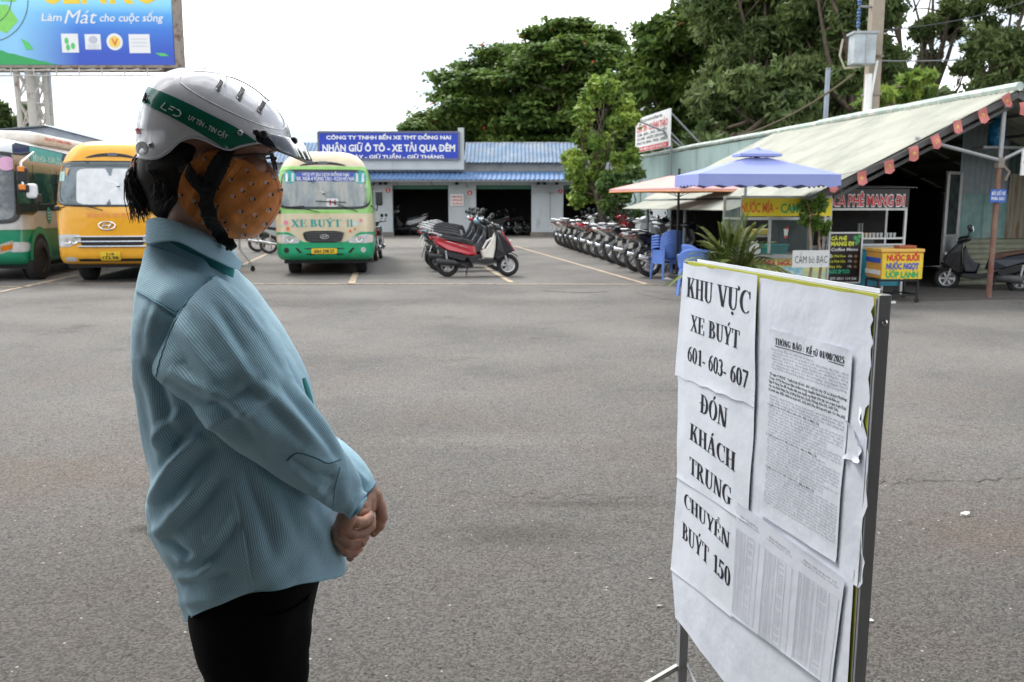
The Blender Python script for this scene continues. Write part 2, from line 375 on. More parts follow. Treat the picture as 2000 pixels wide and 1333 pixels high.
# ------------------------------------------------------------------ unseen shelter over the camera, added to shade the woman's near side
sh = thing('added_shade_shelter', 'unseen shelter roof with wall and columns, added to shade the camera side', 'shelter', (0, -6, 0))
m = MB(); m.box((0, .55, 3.55), (30, 13.5, .12)); m.build('roof', mat('shade_roof_sheet', (.10, .105, .11), .7), sh)
for x in (-12, -4.5, 4.5, 12):
    m = MB(); m.box((x, 3.6, 1.745), (.2, .2, 3.49)); m.build('column', M_steel, sh)
m = MB(); m.box((0, -6.3, 1.75), (30, .2, 3.45)); m.build('wall', mat('shade_wall_dark', (.16, .155, .15), .9), sh)
# ------------------------------------------------------------------ parking office building
def corrug(name, p00, p10, p01, mt, parent, pitch=.2, depth=.03, label=None, nv=1, prof='sin', flip=1):
    "corrugated sheet: p00->p10 runs across the ribs, p00->p01 along them"
    p00, p10, p01 = Vector(p00), Vector(p10), Vector(p01); U = p10-p00; V = p01-p00; N = U.cross(V).normalized()*flip
    k = max(2, int(U.length/pitch)); mb = MB(); n = k*6
    def fn(i, j):
        t = i*k; f = t-math.floor(t)
        h = math.sin(2*math.pi*t)*.5 if prof == 'sin' else (.5 if f < .18 else (-.5 if .26 < f < .92 else (.5-(f-.18)/.08 if f <= .26 else -.5+(f-.92)/.08)))
        return p00+U*i+V*j+N*h*depth
    mb.grid(fn, n, nv)
    return mb.build(name, mt, parent, smooth=False, fixn=False, label=label, solid=.004)
YB = 41.9
def B(u, v, dy=0): return P(u, v, YB+dy)
M_wallw = mat('old_white_plaster', (.48, .51, .52), .85, var=.08, vscale=1.5, col2=(.33, .33, .32), c2pos=(.60, .76), c2scale=1.3, stretch=(1, 1, .35), bump=.1)
M_bluer = mat('blue_roof_sheet', (.12, .19, .29), .7, var=.2, vscale=2, col2=(.20, .25, .31), c2pos=(.45, .62), c2scale=1.5)
M_blued = mat('blue_awning_sheet', (.11, .20, .37), .5, var=.15, vscale=3, col2=(.22, .12, .07), c2pos=(.62, .70), c2scale=2.5)
xL = B(430, 400).x; xR = B(1330, 400).x; zb = 0.12
off = thing('parking_office', 'long white single storey building with blue corrugated roof and dark garage bays', 'building', (0, YB, 0))
def lb(x, z, y=0): return Vector((x, y, z))
def X(u, v=420): return B(u, v).x
def Z(v): return B(900, v).z
zt = Z(362); ztop = Z(351)
bays = [(X(586), X(690)), (X(767), X(876)), (X(930), X(1038)), (X(1100), X(1195))]
edges = [xL]+[e for b in bays for e in b]+[xR]
for i in range(0, len(edges), 2):
    x0, x1 = edges[i], edges[i+1]
    m = MB(); m.box(((x0+x1)/2, .12, (ztop)/2), (x1-x0, .24, ztop)); m.build('wall', M_wallw, off)
    m = MB(); m.box(((x0+x1)/2, -.04, .1), (x1-x0+.1, .1, .2)); m.build('plinth', M_apron, off)
for i, b in enumerate(bays):
    m = MB(); m.box(((b[0]+b[1])/2, .125, (zt+ztop)/2), (b[1]-b[0]-.004, .236, ztop-zt)); m.build('lintel', M_wallw, off)
    m = MB(); m.box(((b[0]+b[1])/2, .3, zt-.09), (b[1]-b[0]-.01, .12, .18)); m.build('rolling_shutter', mat('green_shutter', (.06, .17, .12), .6), off)
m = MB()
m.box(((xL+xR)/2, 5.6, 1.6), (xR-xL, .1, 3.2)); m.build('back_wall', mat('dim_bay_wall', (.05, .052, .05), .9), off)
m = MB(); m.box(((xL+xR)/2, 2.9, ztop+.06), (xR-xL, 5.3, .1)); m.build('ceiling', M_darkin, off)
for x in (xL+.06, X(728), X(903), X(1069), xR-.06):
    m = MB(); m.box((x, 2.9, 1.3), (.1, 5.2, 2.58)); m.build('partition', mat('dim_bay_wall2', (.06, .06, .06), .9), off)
# awning over the bays
corrug('awning', (xL, -1.35, Z(352)-.02), (xR, -1.35, Z(352)-.02), (xL, -.02, Z(341)+.14), M_blued, off, .22, .05, nv=3)
m = MB(); m.box(((xL+xR)/2, -1.3, Z(352)-.08), (xR-xL, .04, .04)); m.build('awning_rail', M_steel, off)
for x in np.linspace(xL+.5, xR-.5, 14):
    m = MB(); m.beam((x, -1.3, Z(352)-.08), (x, -.02, Z(352)-.35), .03); m.build('bracket', M_steel, off)
# upper wall and main roof slopes
m = MB(); m.box(((xL+xR)/2, .3, (Z(343)+Z(318))/2), (xR-xL, .2, Z(318)-Z(343)+.5)); m.build('upper_wall', mat('grey_plaster', (.33, .34, .34), .9, col2=(.2, .2, .2), c2pos=(.5, .7), c2scale=1.5), off)
xs = [(xL, X(622)), (X(908), X(1136))]
for a, b in xs:
    corrug('roof', (a, -.25, Z(318)), (b, -.25, Z(318)), (a, 1.5, Z(279)+.1), M_bluer, off, .18, .045, nv=3)
m = MB(); m.box(((X(908)+X(1136))/2+.02, 1.6, Z(279)+.06), (X(1136)-X(908), .25, .14)); m.build('coping', mat('stained_coping', (.45, .45, .43), .9, col2=(.2, .19, .18), c2pos=(.5, .6)), off)
m = MB(); m.box(((X(600)+X(908))/2, -.3, (Z(314)+Z(333))/2), (X(908)-X(600), .5, Z(314)-Z(333))); m.build('parapet', M_wallw, off, bevel=.02)
m = MB(); m.box(((X(897)+X(908))/2, -.3, (Z(252)+Z(314))/2+.002), (X(908)-X(897), .5, Z(252)-Z(314))); m.build('parapet_post', M_wallw, off)
# little fittings on the wall: lamps, round bay numbers
for u in (731, 745, 755, 893, 1051, 1063, 1087):
    m = MB(); m.box((X(u), -.12, Z(359)), (.16, .22, .12), taper=.7); m.beam((X(u), 0, Z(357)), (X(u), -.1, Z(358)), .04); m.build('wall_lamp', M_black, off, bevel=.01)
for u, v, n in ((759, 372, '5'), (918, 377, '6'), (1094, 374, '7')):
    m = MB(); f = lambda x, z: (x, -.012, z); disc(m, f, X(u), Z(v), .115)
    o = m.build('bay_number', M_red, off); m = MB(); put_text(m, n, lambda x, z: (x, -.018, z), X(u)-.045, X(u)+.045, Z(v)-.07, Z(v)+.07); m.build('lettering', M_wprint, o)
# main blue sign
sg = thing('office_signboard', 'long blue signboard with three rows of white lettering above the garage bays', 'signboard', (0, YB-.62, 0))
def SX(u, v=300): return P(u, v, YB-.66).x
def SZ(v): return P(760, v, YB-.66).z
m = MB(); m.box(((SX(623)+SX(896))/2, 0, (SZ(259)+SZ(311))/2), (SX(896)-SX(623), .06, SZ(259)-SZ(311)))
m.build('panel', mat('sign_blue', (.012, .045, .42), .35, var=.15, vscale=1.2), sg)
m = MB(); x0, x1, z0, z1 = SX(622.5), SX(896.5), SZ(311.5), SZ(258.5)
for a, b in (((x0, z0), (x1, z0)), ((x0, z1), (x1, z1)), ((x0, z0), (x0, z1)), ((x1, z0), (x1, z1))): m.beam((a[0], 0, a[1]), (b[0], 0, b[1]), .09)
m.build('frame', mat('sign_frame', (.12, .13, .2), .5), sg)
m = MB(); fn = lambda x, z: (x, -.036, z)
for s, u0, u1, v0, v1 in (('CÔNG TY TNHH BẾN XE TMT ĐỒNG NAI', 638, 881, 272.5, 265.5), ('NHẬN GIỮ Ô TÔ - XE TẢI QUA ĐÊM', 630, 889, 296, 283), ('GIỮ NGÀY - GIỮ TUẦN - GIỮ THÁNG', 646, 867, 310.3, 303.5)):
    m = MB(); put_text(m, s, fn, SX(u0), SX(u1), SZ(v0), SZ(v1), .035); m.build('lettering', M_wprint, sg)
# notice plate and rib-fan frame on the white piers
nb = thing('wall_notice', 'small white notice with red writing on pier between the two garage bays', 'notice', (X(893), YB-.06, 0))
m = MB(); m.box((0, 0, Z(391)), (.62, .04, .55)); m.build('plate', M_white, nb)
for k, s in enumerate(('LÀM ĐÚNG', 'KHÔNG ĐỂ', 'TÀI SẢN XE')): m = MB(); put_text(m, s, lambda x, z: (x, -.024, z), -.26, .26, Z(391)+.1-k*.16, Z(391)+.2-k*.16, .03); m.build('lettering', M_red, nb)
af = thing('umbrella_skeleton', 'bare umbrella ribs leaning on white wall pier right of the second bay', 'umbrella', (X(1074), YB-.25, 0))
m = MB(); m.tube([(0, 0, Z(430)), (0, 0, Z(379))], .022); m.build('pole', M_steel, af)
for k in range(11):
    t = R(-75+k*15); m = MB(); m.tube([(0, 0, Z(379)), (.45*math.sin(t), -.05, Z(379)+.35*math.cos(t)), (1.0*math.sin(t), -.05, Z(379)+.5*math.cos(t)-.12)], .009, 5); m.build('rib', M_steel, af)

# ------------------------------------------------------------------ grey-blue shed far left
sl = thing('storage_shed', 'pale blue grey corrugated shed roof rising behind the two left buses', 'building', (0, 33, 0))
M_shed = mat('weathered_sheet', (.42, .47, .53), .7, var=.15, col2=(.16, .24, .42), c2pos=(.5, .62), c2scale=.9, vscale=2)
pa, pb, pc, pd = P(-60, 262, 33), P(95, 249, 33), P(330, 318, 33), P(95, 330, 33)
m = MB(); q = [(pa.x, pa.z), (pb.x, pb.z), (P(222, 282, 33).x, P(222, 282, 33).z), (pc.x, pc.z), (pc.x, .05), (pa.x, .05)]
m.prism(q, 0, 6); m.build('wall', M_shed, sl)
for (a, b) in ((q[0], q[1]), (q[1], q[2]), (q[2], q[3])):
    corrug('roof', (a[0], -.3, a[1]+.05), (a[0], 6.3, a[1]+.05), (b[0], -.3, b[1]+.05), M_shed, sl, .25, .04)

# ------------------------------------------------------------------ billboard
YT = 58.0
def T(u, v, dy=0): return P(u, v, YT+dy)
bbd = thing('billboard', 'huge blue advertising billboard with yellow letters on a lattice steel tower', 'billboard', (0, YT, 0))
def tx(u): return T(u, 60).x
def tz(v): return T(170, v).z
def banner_mat():
    m = mat('banner_print', (.05, .15, .6), .45); n = m.node_tree; ns = n.nodes; ln = n.links.new; p = ns['Principled BSDF']
    t = ns.new('ShaderNodeTexCoord'); s = ns.new('ShaderNodeSeparateXYZ'); ln(t.outputs['Object'], s.inputs[0])
    w = ns.new('ShaderNodeTexWave'); w.wave_type = 'BANDS'; w.bands_direction = 'Z'; w.inputs['Scale'].default_value = .035; w.inputs['Distortion'].default_value = 5.5; w.inputs['Detail'].default_value = 2; w.inputs['Detail Scale'].default_value = .22
    ln(t.outputs['Object'], w.inputs['Vector'])
    r = ns.new('ShaderNodeValToRGB'); e = r.color_ramp.elements; e[0].position = .1; e[0].color = (.035, .09, .50, 1); e[1].position = .97; e[1].color = (.30, .72, .95, 1)
    for pz, c in ((.55, (.05, .20, .66)), (.82, (.10, .38, .80))): q = e.new(pz); q.color = (*c, 1)
    ln(w.outputs['Fac'], r.inputs[0])
    g = ns.new('ShaderNodeMapRange'); g.inputs[1].default_value = tx(30); g.inputs[2].default_value = tx(150); g.inputs[3].default_value = .75; g.inputs[4].default_value = 0; ln(s.outputs[0], g.inputs[0])
    x = ns.new('ShaderNodeMix'); x.data_type = 'RGBA'; ln(g.outputs[0], x.inputs['Factor']); ln(r.outputs[0], x.inputs['A']); x.inputs['B'].default_value = (.33, .72, .93, 1)
    ln(x.outputs['Result'], p.inputs['Base Color']); return m
z0, z1 = tz(127), tz(-140); x0, x1 = tx(-620), tx(337)
m = MB(); m.box(((x0+x1)/2, .1, (z0+z1)/2), (x1-x0, .12, z1-z0)); m.build('banner', banner_mat(), bbd)
M_rust = mat('rusty_frame', (.30, .26, .22), .8, .2, col2=(.16, .09, .06), c2pos=(.5, .65), c2scale=2.5, vscale=4)
M_lat = mat('cream_lattice_paint', (.52, .49, .44), .7, col2=(.26, .18, .13), c2pos=(.56, .68), c2scale=1.5)
m = MB(); m.box(((x0+x1)/2, .25, z0-.10), (x1-x0+.5, .5, .16)); m.box((x1+.22, .45, (z0+z1)/2), (.36, .8, z1-z0+.4)); m.box(((x0+x1)/2, .7, z0-.25), (x1-x0, .25, .22)); m.build('frame', M_rust, bbd)
m = MB(); f = lambda x, z: (x, .03, z); gl = .72
put_text(m, 'SENKO', f, tx(92), tx(318), tz(5), tz(-58), .03)
m.build('brand_lettering', mat('banner_yellow', (.85, .62, .05), .5), bbd)
m = MB()
put_text(m, 'Làm', f, tx(82), tx(121), tz(41), tz(26), .012, caps=True, slant=.2)
put_text(m, 'Mát', f, tx(126), tx(186), tz(46), tz(19), 0., caps=True, slant=.35)
put_text(m, 'cho cuộc sống', f, tx(195), tx(318), tz(42), tz(27), .012, caps=True, slant=.2)
m.build('slogan_lettering', M_wprint, bbd)
for u0, u1, v0, v1 in ((118, 151, 66, 103), (164, 195, 67, 97), (250, 291, 67, 104)): m = MB(); m.add([f(tx(u0), tz(v1)), f(tx(u1), tz(v1)), f(tx(u1), tz(v0)), f(tx(u0), tz(v0))], [(0, 1, 2, 3)]); m.build('badge', M_wprint, bbd)
m = MB(); disc(m, f, tx(222), tz(82), tx(238)-tx(222)); m.build('badge', M_wprint, bbd)
f2 = lambda x, z: (x, .024, z); m = MB()
disc(m, f2, tx(222), tz(82), tx(233)-tx(222)); m.build('badge_yellow', mat('badge_yel', (.85, .62, .12), .5), bbd)
f3 = lambda x, z: (x, .018, z); m = MB(); put_text(m, 'V', f3, tx(216), tx(229), tz(89), tz(76), .03); m.build('badge_letter', mat('badge_org', (.75, .16, .03), .5), bbd)
m = MB()
for du, dv in ((-6, -4), (6, 6), (-4, 9)): disc(m, f3, tx(134+du), tz(84+dv), .13, rz=.2)
for (a, b, c, d) in ((39, 75, 62, 97), (300, 104, 328, 110)):
    m.add([f3(tx(a), tz(b)), f3(tx((a+c)/2-3), tz(d)), f3(tx(c), tz(d)), f3(tx((a+c)/2+3), tz((b+d)/2-3))], [(0, 1, 2, 3)])
m.build('leaf_print', mat('leaf_green_print', (.10, .55, .14), .5), bbd)
m = MB()
for k in range(3): rectp(m, f3, tx(168), tx(191), tz(88+k*3.2)-.03, tz(88+k*3.2)); rectp(m, f3, tx(255), tx(286), tz(76+k*7)-.03, tz(76+k*7))
disc(m, f3, tx(180), tz(78), .28, rz=.24)
m.build('grey_print', mat('grey_print', (.5, .52, .6), .5), bbd)
# fan picture: blades, guard ring and green hills
m = MB(); cx, cz, r_ = tx(-25), tz(-6), (tx(60)-tx(-25))
for k in range(5):
    t0 = k*2*math.pi/5+.35
    pts = [(.22, 0), (.45, .30), (.86, .25), (.9, -.15), (.6, -.34), (.3, -.2)]
    m.add([f(cx+r_*(a*math.cos(t0)-b*math.sin(t0)), cz+r_*(a*math.sin(t0)+b*math.cos(t0))) for a, b in pts], [tuple(range(6))])
m.build('fan_blades', mat('fan_green_print', (.22, .62, .12), .5), bbd)
m = MB(); disc(m, f2, cx, cz, r_*.24)
for rr in (1, .62):
    n = 60; vs = []
    for k in range(n): t = 2*math.pi*k/n; vs += [f2(cx+r_*rr*math.cos(t), cz+r_*rr*math.sin(t)), f2(cx+(r_*rr-.05)*math.cos(t), cz+(r_*rr-.05)*math.sin(t))]
    m.add(vs, [(2*k, (2*k+2) % (2*n), (2*k+3) % (2*n), 2*k+1) for k in range(n)])
m.build('fan_guard', mat('fan_grey_print', (.05, .09, .08), .5), bbd)
m = MB(); rr = random.Random(3); top = [(tx(-300+k*12), tz(100+max(0, (k*12-300))**1.0*.245+rr.uniform(-1.5, 1.5))) for k in range(35)]
top = [t for t in top if t[0] < tx(112)]+[(tx(112), tz(126.5))]
vs = [f3(*t) for t in top]+[f3(t[0], tz(126.6)) for t in top]; n = len(top)
m.add(vs, [(k, k+1, k+1+n, k+n) for k in range(n-1)]); m.build('hill_print', mat('hill_green_print', (.03, .36, .10), .5), bbd)
# hanging row of small lamps rail under the panel
m = MB(); zr = tz(142); zr2 = tz(152)
m.tube([(tx(-300), -.9, zr), (tx(308), -.9, zr)], .045, 6); m.tube([(tx(-300), -.9, zr2), (tx(308), -.9, zr2)], .045, 6)
for u in range(-280, 320, 44):
    m.tube([(tx(u+2), -.9, zr2), (tx(u+2), -.9, zr+.15)], .04, 6); m.tube([(tx(u+18), -.9, zr), (tx(u+18), .3, z0-.2)], .06, 6)
m.build('service_rail', M_lat, bbd)
# lattice tower
def lattice(u0, u1, v0, dy):
    xa, xb = tx(u0), tx(u1); zt_ = tz(v0)
    legs = [(xa, dy), (xb, dy), (xb+.1, dy+2.2), (xa+.1, dy+2.2)]
    for k, (x, y) in enumerate(legs):
        m = MB(); m.tube([(x, y, 0.02), (x, y, zt_)], .26 if k == 1 else .17, 10); m.build('leg', M_lat, bbd)
    m = MB(); nz_ = 5; h = zt_/nz_
    for k in range(nz_):
        for i in range(4):
            a, b = legs[i], legs[(i+1) % 4]
            m.tube([(a[0], a[1], k*h+.05), (b[0], b[1], (k+1)*h)], .06, 5); m.tube([(b[0], b[1], k*h+.05), (a[0], a[1], (k+1)*h)], .06, 5); m.tube([(a[0], a[1], (k+1)*h-.1), (b[0], b[1], (k+1)*h-.1)], .07, 5)
    m.build('brace', M_lat, bbd)
lattice(14, 40, 130, .6); lattice(-120, -92, 130, .6)
m = MB(); m.tube([(tx(60), 1.2, .02), (tx(60), 1.2, tz(130))], .15, 10); m.build('leg', M_lat, bbd)
m = MB(); h = tz(130)/6
for k in range(6): m.tube([(tx(40), .6, k*h), (tx(60), 1.2, k*h+h)], .05, 5); m.tube([(tx(60), 1.2, k*h), (tx(40), .6, k*h+h)], .05, 5)
m.build('brace', M_lat, bbd)
# ------------------------------------------------------------------ trees
def leafmat(name, c1, c2, c3=None, sc=.8):
    m = mat(name, c1, .55, var=.35, vscale=sc*3, col2=c2, c2pos=(.42, .60), c2scale=sc, spec=.35); n = m.node_tree; ns = n.nodes; p = ns['Principled BSDF']
    out = [x for x in ns if x.type == 'OUTPUT_MATERIAL'][0]
    tr = ns.new('ShaderNodeBsdfTranslucent'); mx_ = ns.new('ShaderNodeMixShader'); mx_.inputs[0].default_value = .38
    src = p.inputs['Base Color'].links[0].from_socket; n.links.new(src, tr.inputs[0])
    n.links.new(p.outputs[0], mx_.inputs[1]); n.links.new(tr.outputs[0], mx_.inputs[2]); n.links.new(mx_.outputs[0], out.inputs[0]); return m
LF_dark = leafmat('terminalia_leaf', (.080, .145, .030), (.165, .245, .050), sc=.45)
LF_grey = leafmat('acacia_leaf', (.075, .118, .034), (.17, .225, .075), sc=.45)
LF_lime = leafmat('young_leaf', (.11, .20, .035), (.32, .42, .075), sc=1.3)
LF_mid = leafmat('shrub_leaf', (.06, .12, .03), (.13, .20, .05), sc=1.2)
LF_palm = leafmat('palm_leaf', (.08, .13, .03), (.20, .22, .06), sc=3)
LF_red = mat('red_leaf', (.42, .05, .02), .6)
def leaves_mesh(name, blobs, n, size, mt, parent, rng, asp=1.7, shell=.55, droop=0., flat=.5, extra=None, tri=False):
    "n leaf faces through a set of ellipsoid clumps (centre, radii)"
    B_ = np.array([(*b[0], *b[1]) for b in blobs]); w = (B_[:, 3]*B_[:, 4]*B_[:, 5])**.6; w /= w.sum()
    idx = rng.choice(len(B_), n, p=w); c = B_[idx, :3]; r = B_[idx, 3:]
    d = rng.normal(size=(n, 3)); d /= np.linalg.norm(d, axis=1)[:, None]
    rad = 1-(1-shell)*rng.random(n)**1.4; rad *= 1+.20*rng.normal(size=n)
    # sub-clumping so the outline is ragged
    ph = rng.random(3)*6
    lump = .82+.22*np.sin(d[:, 0]*7+ph[0]+idx)*np.sin(d[:, 1]*6+ph[1]+idx*1.7)+.18*np.sin(d[:, 2]*9+ph[2]+idx*.6)
    pos = c+d*r*(rad*lump)[:, None]
    nrm = d*.6+rng.normal(size=(n, 3))*.8; nrm[:, 2] += flat; nrm /= np.linalg.norm(nrm, axis=1)[:, None]
    ax = rng.normal(size=(n, 3)); ax[:, 2] -= droop; ax -= nrm*(ax*nrm).sum(1)[:, None]; ax /= np.linalg.norm(ax, axis=1)[:, None]
    bx = np.cross(nrm, ax); s = size*(.6+.8*rng.random(n))[:, None]
    a = ax*s*asp*.5; b = bx*s*.5
    v = np.stack([pos-a, pos+b*.9-a*.1, pos+a, pos-b*.9-a*.1], 1).reshape(-1, 3)
    me = bpy.data.meshes.new(name); me.vertices.add(4*n); me.vertices.foreach_set('co', v.ravel())
    me.loops.add(4*n); me.loops.foreach_set('vertex_index', np.arange(4*n)); me.polygons.add(n)
    me.polygons.foreach_set('loop_start', np.arange(0, 4*n, 4)); me.polygons.foreach_set('loop_total', np.full(n, 4))
    mats = mt if isinstance(mt, list) else [mt]
    for q in mats: me.materials.append(q)
    if len(mats) > 1: me.polygons.foreach_set('material_index', (rng.random(n) < (extra or .02)).astype(np.int32))
    me.update(); me.validate()
    return link(name, me, parent)
def limbs(parent, rng, base, h0, tips, r0, mt=None):
    "trunk from base to height h0, then bent limbs to tips"
    m = MB(); b = Vector(base); n = 7
    lean = Vector((rng.uniform(-.3, .3), rng.uniform(-.3, .3), 0)); fork = b+Vector((0, 0, h0))+lean
    pts = [b+(fork-b)*t+Vector((math.sin(t*5)*.08, math.cos(t*4)*.06, 0)) for t in np.linspace(0, 1, n)]
    m.tube(pts, [r0*(1.25 if i == 0 else 1-.35*i/n) for i in range(n)], 10); m.build('trunk', mt or M_bark, parent, smooth=True)
    m = MB()
    for t in tips:
        t = Vector(t); s = fork-Vector((0, 0, rng.uniform(0, h0*.3))); mid = s+(t-s)*.5+Vector((rng.uniform(-.4, .4), rng.uniform(-.4, .4), -.12*(t-s).length*rng.uniform(0, 1)))
        m.tube([s, s+(mid-s)*.5+Vector((0, 0, .1)), mid, mid+(t-mid)*.5+Vector((rng.uniform(-.2, .2), 0, .15)), t], [r0*.5, r0*.4, r0*.3, r0*.18, r0*.06], 6)
        for k in range(3):
            q = mid+(t-mid)*rng.uniform(.2, .8); e = q+Vector((rng.uniform(-1, 1), rng.uniform(-1, 1), rng.uniform(0, 1)))*(t-s).length*.22
            m.tube([q, (q+e)/2+Vector((0, 0, .1)), e], [r0*.16, r0*.1, r0*.03], 5)
    m.build('limb', mt or M_bark, parent, smooth=True)
def tree_px(name, label, cat, Y, u, blobs_px, nleaf, size, mt, seed, r0=.3, h0=3, asp=1.7, droop=0., flat=.5, group='trees beyond the yard', extra=None, shell=.55, dyr=1.):
    "crown clumps given as photo pixels (u, v, ru, rv) at depth Y, with a rough depth of their own"
    rng = np.random.default_rng(seed); q = random.Random(seed)
    bx = P(u, 420, Y); root = thing(name, label, cat, (bx.x, Y, 0), 0, group)
    bl = []
    for t in blobs_px:
        uu, vv, ru, rv = t[:4]; dy = t[4] if len(t) > 4 else q.uniform(-1, 1)*dyr*1.6
        c = P(uu, vv, Y+dy); k = (Y+dy)/FPX
        bl.append(((c.x-bx.x, dy, c.z), (ru*k, max(ru, rv)*k*.8, rv*k)))
    limbs(root, q, (0, 0, 0), h0, [b[0] for b in bl[:14]], r0)
    leaves_mesh('crown', bl, nleaf, size, mt, root, rng, asp, shell, droop, flat, extra)
    return root
rnd = random.Random(11)
# broad layered tree: flat tiers of foliage
tiers = []
def tier(v, u0, u1, th, n):
    for k in range(n):
        t = (k+.5)/n; tiers.append((u0+(u1-u0)*t+rnd.uniform(-10, 10), v+rnd.uniform(-7, 7), (u1-u0)/n*.75+rnd.uniform(4, 14), th*rnd.uniform(.7, 1.2)))
for a in ((48, 1080, 1150, 16, 2), (62, 1025, 1190, 16, 3), (88, 1060, 1215, 17, 4), (100, 930, 1180, 15, 5), (118, 1000, 1240, 18, 5), (133, 900, 1180, 15, 5),
          (152, 862, 1250, 17, 8), (166, 880, 1150, 14, 5), (187, 845, 1250, 15, 8), (205, 870, 1240, 18, 8), (228, 815, 1240, 17, 9), (245, 790, 1250, 17, 10), (262, 850, 1300, 18, 9), (285, 900, 1300, 22, 7)): tier(*a)
tree_px('almond_tree', 'broad dark green tree with layered flat branches behind the blue roof', 'tree', 56, 1060, tiers, 120000, .23, [LF_dark, LF_red], 5, .45, 4, flat=1.3, extra=.0025, shell=.3, dyr=1.4, asp=1.5)
# second dark tree between
bl = [(1330+rnd.uniform(-90, 80), rnd.uniform(60, 300), rnd.uniform(26, 46), rnd.uniform(20, 34)) for k in range(46)]
bl += [(1255, 60, 26, 14), (1300, 45, 30, 16), (1345, 20, 40, 18), (1268, 95, 30, 20), (1245, 130, 24, 18), (1400, 10, 50, 24)]
tree_px('almond_tree', 'very dark bushy tree standing behind the rooftop canteen sign', 'tree', 50, 1335, bl, 60000, .26, [LF_dark, LF_red], 6, .4, 4, flat=1., extra=.0015, shell=.3)
# tall loose trees at the right
def loose(label, Y, u, us, vs, n, nl, mt, seed, size=.13, ru=(22, 48), rv=(22, 44)):
    r = random.Random(seed); bl = [(r.uniform(*us), r.uniform(*vs), r.uniform(*ru), r.uniform(*rv)) for k in range(n)]
    return tree_px('acacia_tree', label, 'tree', Y, u, bl, int(nl*2.1), size, mt, seed, .32, 6, 2.6, .8, .1, shell=.25)
loose('tall grey green tree with hanging leaves left of the transformer', 42, 1480, (1370, 1600), (-120, 265), 50, 42000, LF_grey, 21)
loose('tall leafy tree directly behind the transformer box', 39, 1640, (1550, 1740), (-140, 200), 26, 30000, LF_grey, 22)
loose('thin crowned tree with a dark forked trunk right of the utility pole', 44, 1792, (1710, 1900), (-160, 150), 18, 9000, LF_grey, 23, .15, (14, 32), (14, 32))
loose('tall loose tree over the canteen ridge at the right edge', 41, 1935, (1890, 2060), (-160, 200), 24, 17000, LF_grey, 24)
loose('low bright bush of leaves just above the cream roof beside the pole', 34, 1740, (1700, 1800), (150, 215), 8, 5000, LF_lime, 26, .15, (18, 30), (10, 18))
loose('dark green tree low behind the canteen roof ridge', 46, 1580, (1400, 1760), (185, 300), 24, 20000, LF_dark, 25, .3)
loose('distant dark tree behind the cream roof at right', 52, 1900, (1760, 2080), (150, 240), 12, 6000, LF_grey, 27, .22)
loose('small far tree seen through the billboard tower legs', 75, 40, (-20, 70), (205, 270), 10, 4000, LF_grey, 28, .4, (14, 26), (12, 20))
loose('dense dark foliage mass low between rooftop sign and utility pole', 38, 1520, (1380, 1700), (150, 290), 30, 34000, LF_grey, 33, .17, (26, 50), (20, 36))
loose('tall tree filling the sky between transformer and almond tree', 47, 1430, (1340, 1640), (-100, 150), 34, 36000, LF_grey, 34, .18, (26, 50), (24, 44))
# young bright tree in front of the office
q = random.Random(9); bl = []
for k in range(54):
    v = q.uniform(165, 415); w = 62*math.sin(min(1, (v-135)/150)*math.pi/2)*(1 if v < 340 else .8); bl.append((1180+q.uniform(-1, 1)*w+(-8 if v > 300 else 0), v, q.uniform(12, 20), q.uniform(11, 18)))
bl += [(1188, 155, 10, 14), (1168, 175, 10, 12), (1225, 195, 12, 12), (1128, 230, 12, 12), (1240, 230, 10, 10)]
tree_px('young_tree', 'slender bright green young tree at the corner where the office meets the canteen', 'tree', 29, 1180, bl, 26000, .115, LF_lime, 31, .09, 2, flat=.6, shell=.35, group=None, dyr=.6)
bl = [(1210+q.uniform(-38, 38), q.uniform(330, 428), q.uniform(12, 20), q.uniform(10, 16)) for k in range(18)]
tree_px('leafy_shrub', 'dull green shrub growing in front of the canteen wall beside the young tree', 'shrub', 27, 1205, bl, 8000, .10, LF_mid, 32, .05, 1, group=None, dyr=.5)
# ------------------------------------------------------------------ canteen shed
class Frame:
    "local frame of a thing standing at loc, turned by rz; on() finds the local point seen at a photo pixel on a given local plane"
    def __init__(s, loc, rz=YAW):
        s.o = Vector(loc); s.rz = rz; s.x = Vector((math.cos(rz), math.sin(rz), 0)); s.y = Vector((-math.sin(rz), math.cos(rz), 0))
    def on(s, u, v, yl=None, xl=None):
        d = P(u, v, 10)-Vector((0, 0, CAM_H)); c = Vector((0, 0, CAM_H))
        n, k = (s.y, yl) if yl is not None else (s.x, xl)
        t = (k-(c-s.o).dot(n))/d.dot(n); p = c+d*t-s.o
        return Vector((p.dot(s.x), p.dot(s.y), p.z))
pb = G(1930, 585)
cf = Frame((pb.x+.10, pb.y+.12, 0))
can = thing('canteen_shed', 'open fronted canteen shed with cream sheet roof and pale green corrugated side wall', 'building', cf.o, YAW)
zr = cf.on(1972, 178, 0).z
low = cf.on(1566, 384, 0); xl_, zl_ = low.x, low.z
LBK = 8.2; LEND = cf.on(1222, 330, xl=0).y
M_cream = mat('cream_roof_sheet', (.36, .36, .295), .65, var=.14, vscale=1.6, col2=(.24, .255, .21), c2pos=(.42, .7), c2scale=1.3)
M_pgreen = mat('pale_green_sheet', (.33, .44, .41), .6, var=.14, vscale=2, col2=(.24, .30, .28), c2pos=(.5, .68), c2scale=1.2, stretch=(1, 1, .3))
M_ridge = mat('green_white_ridge', (.42, .50, .45), .6, col2=(.6, .6, .55), c2pos=(.5, .6), c2scale=4)
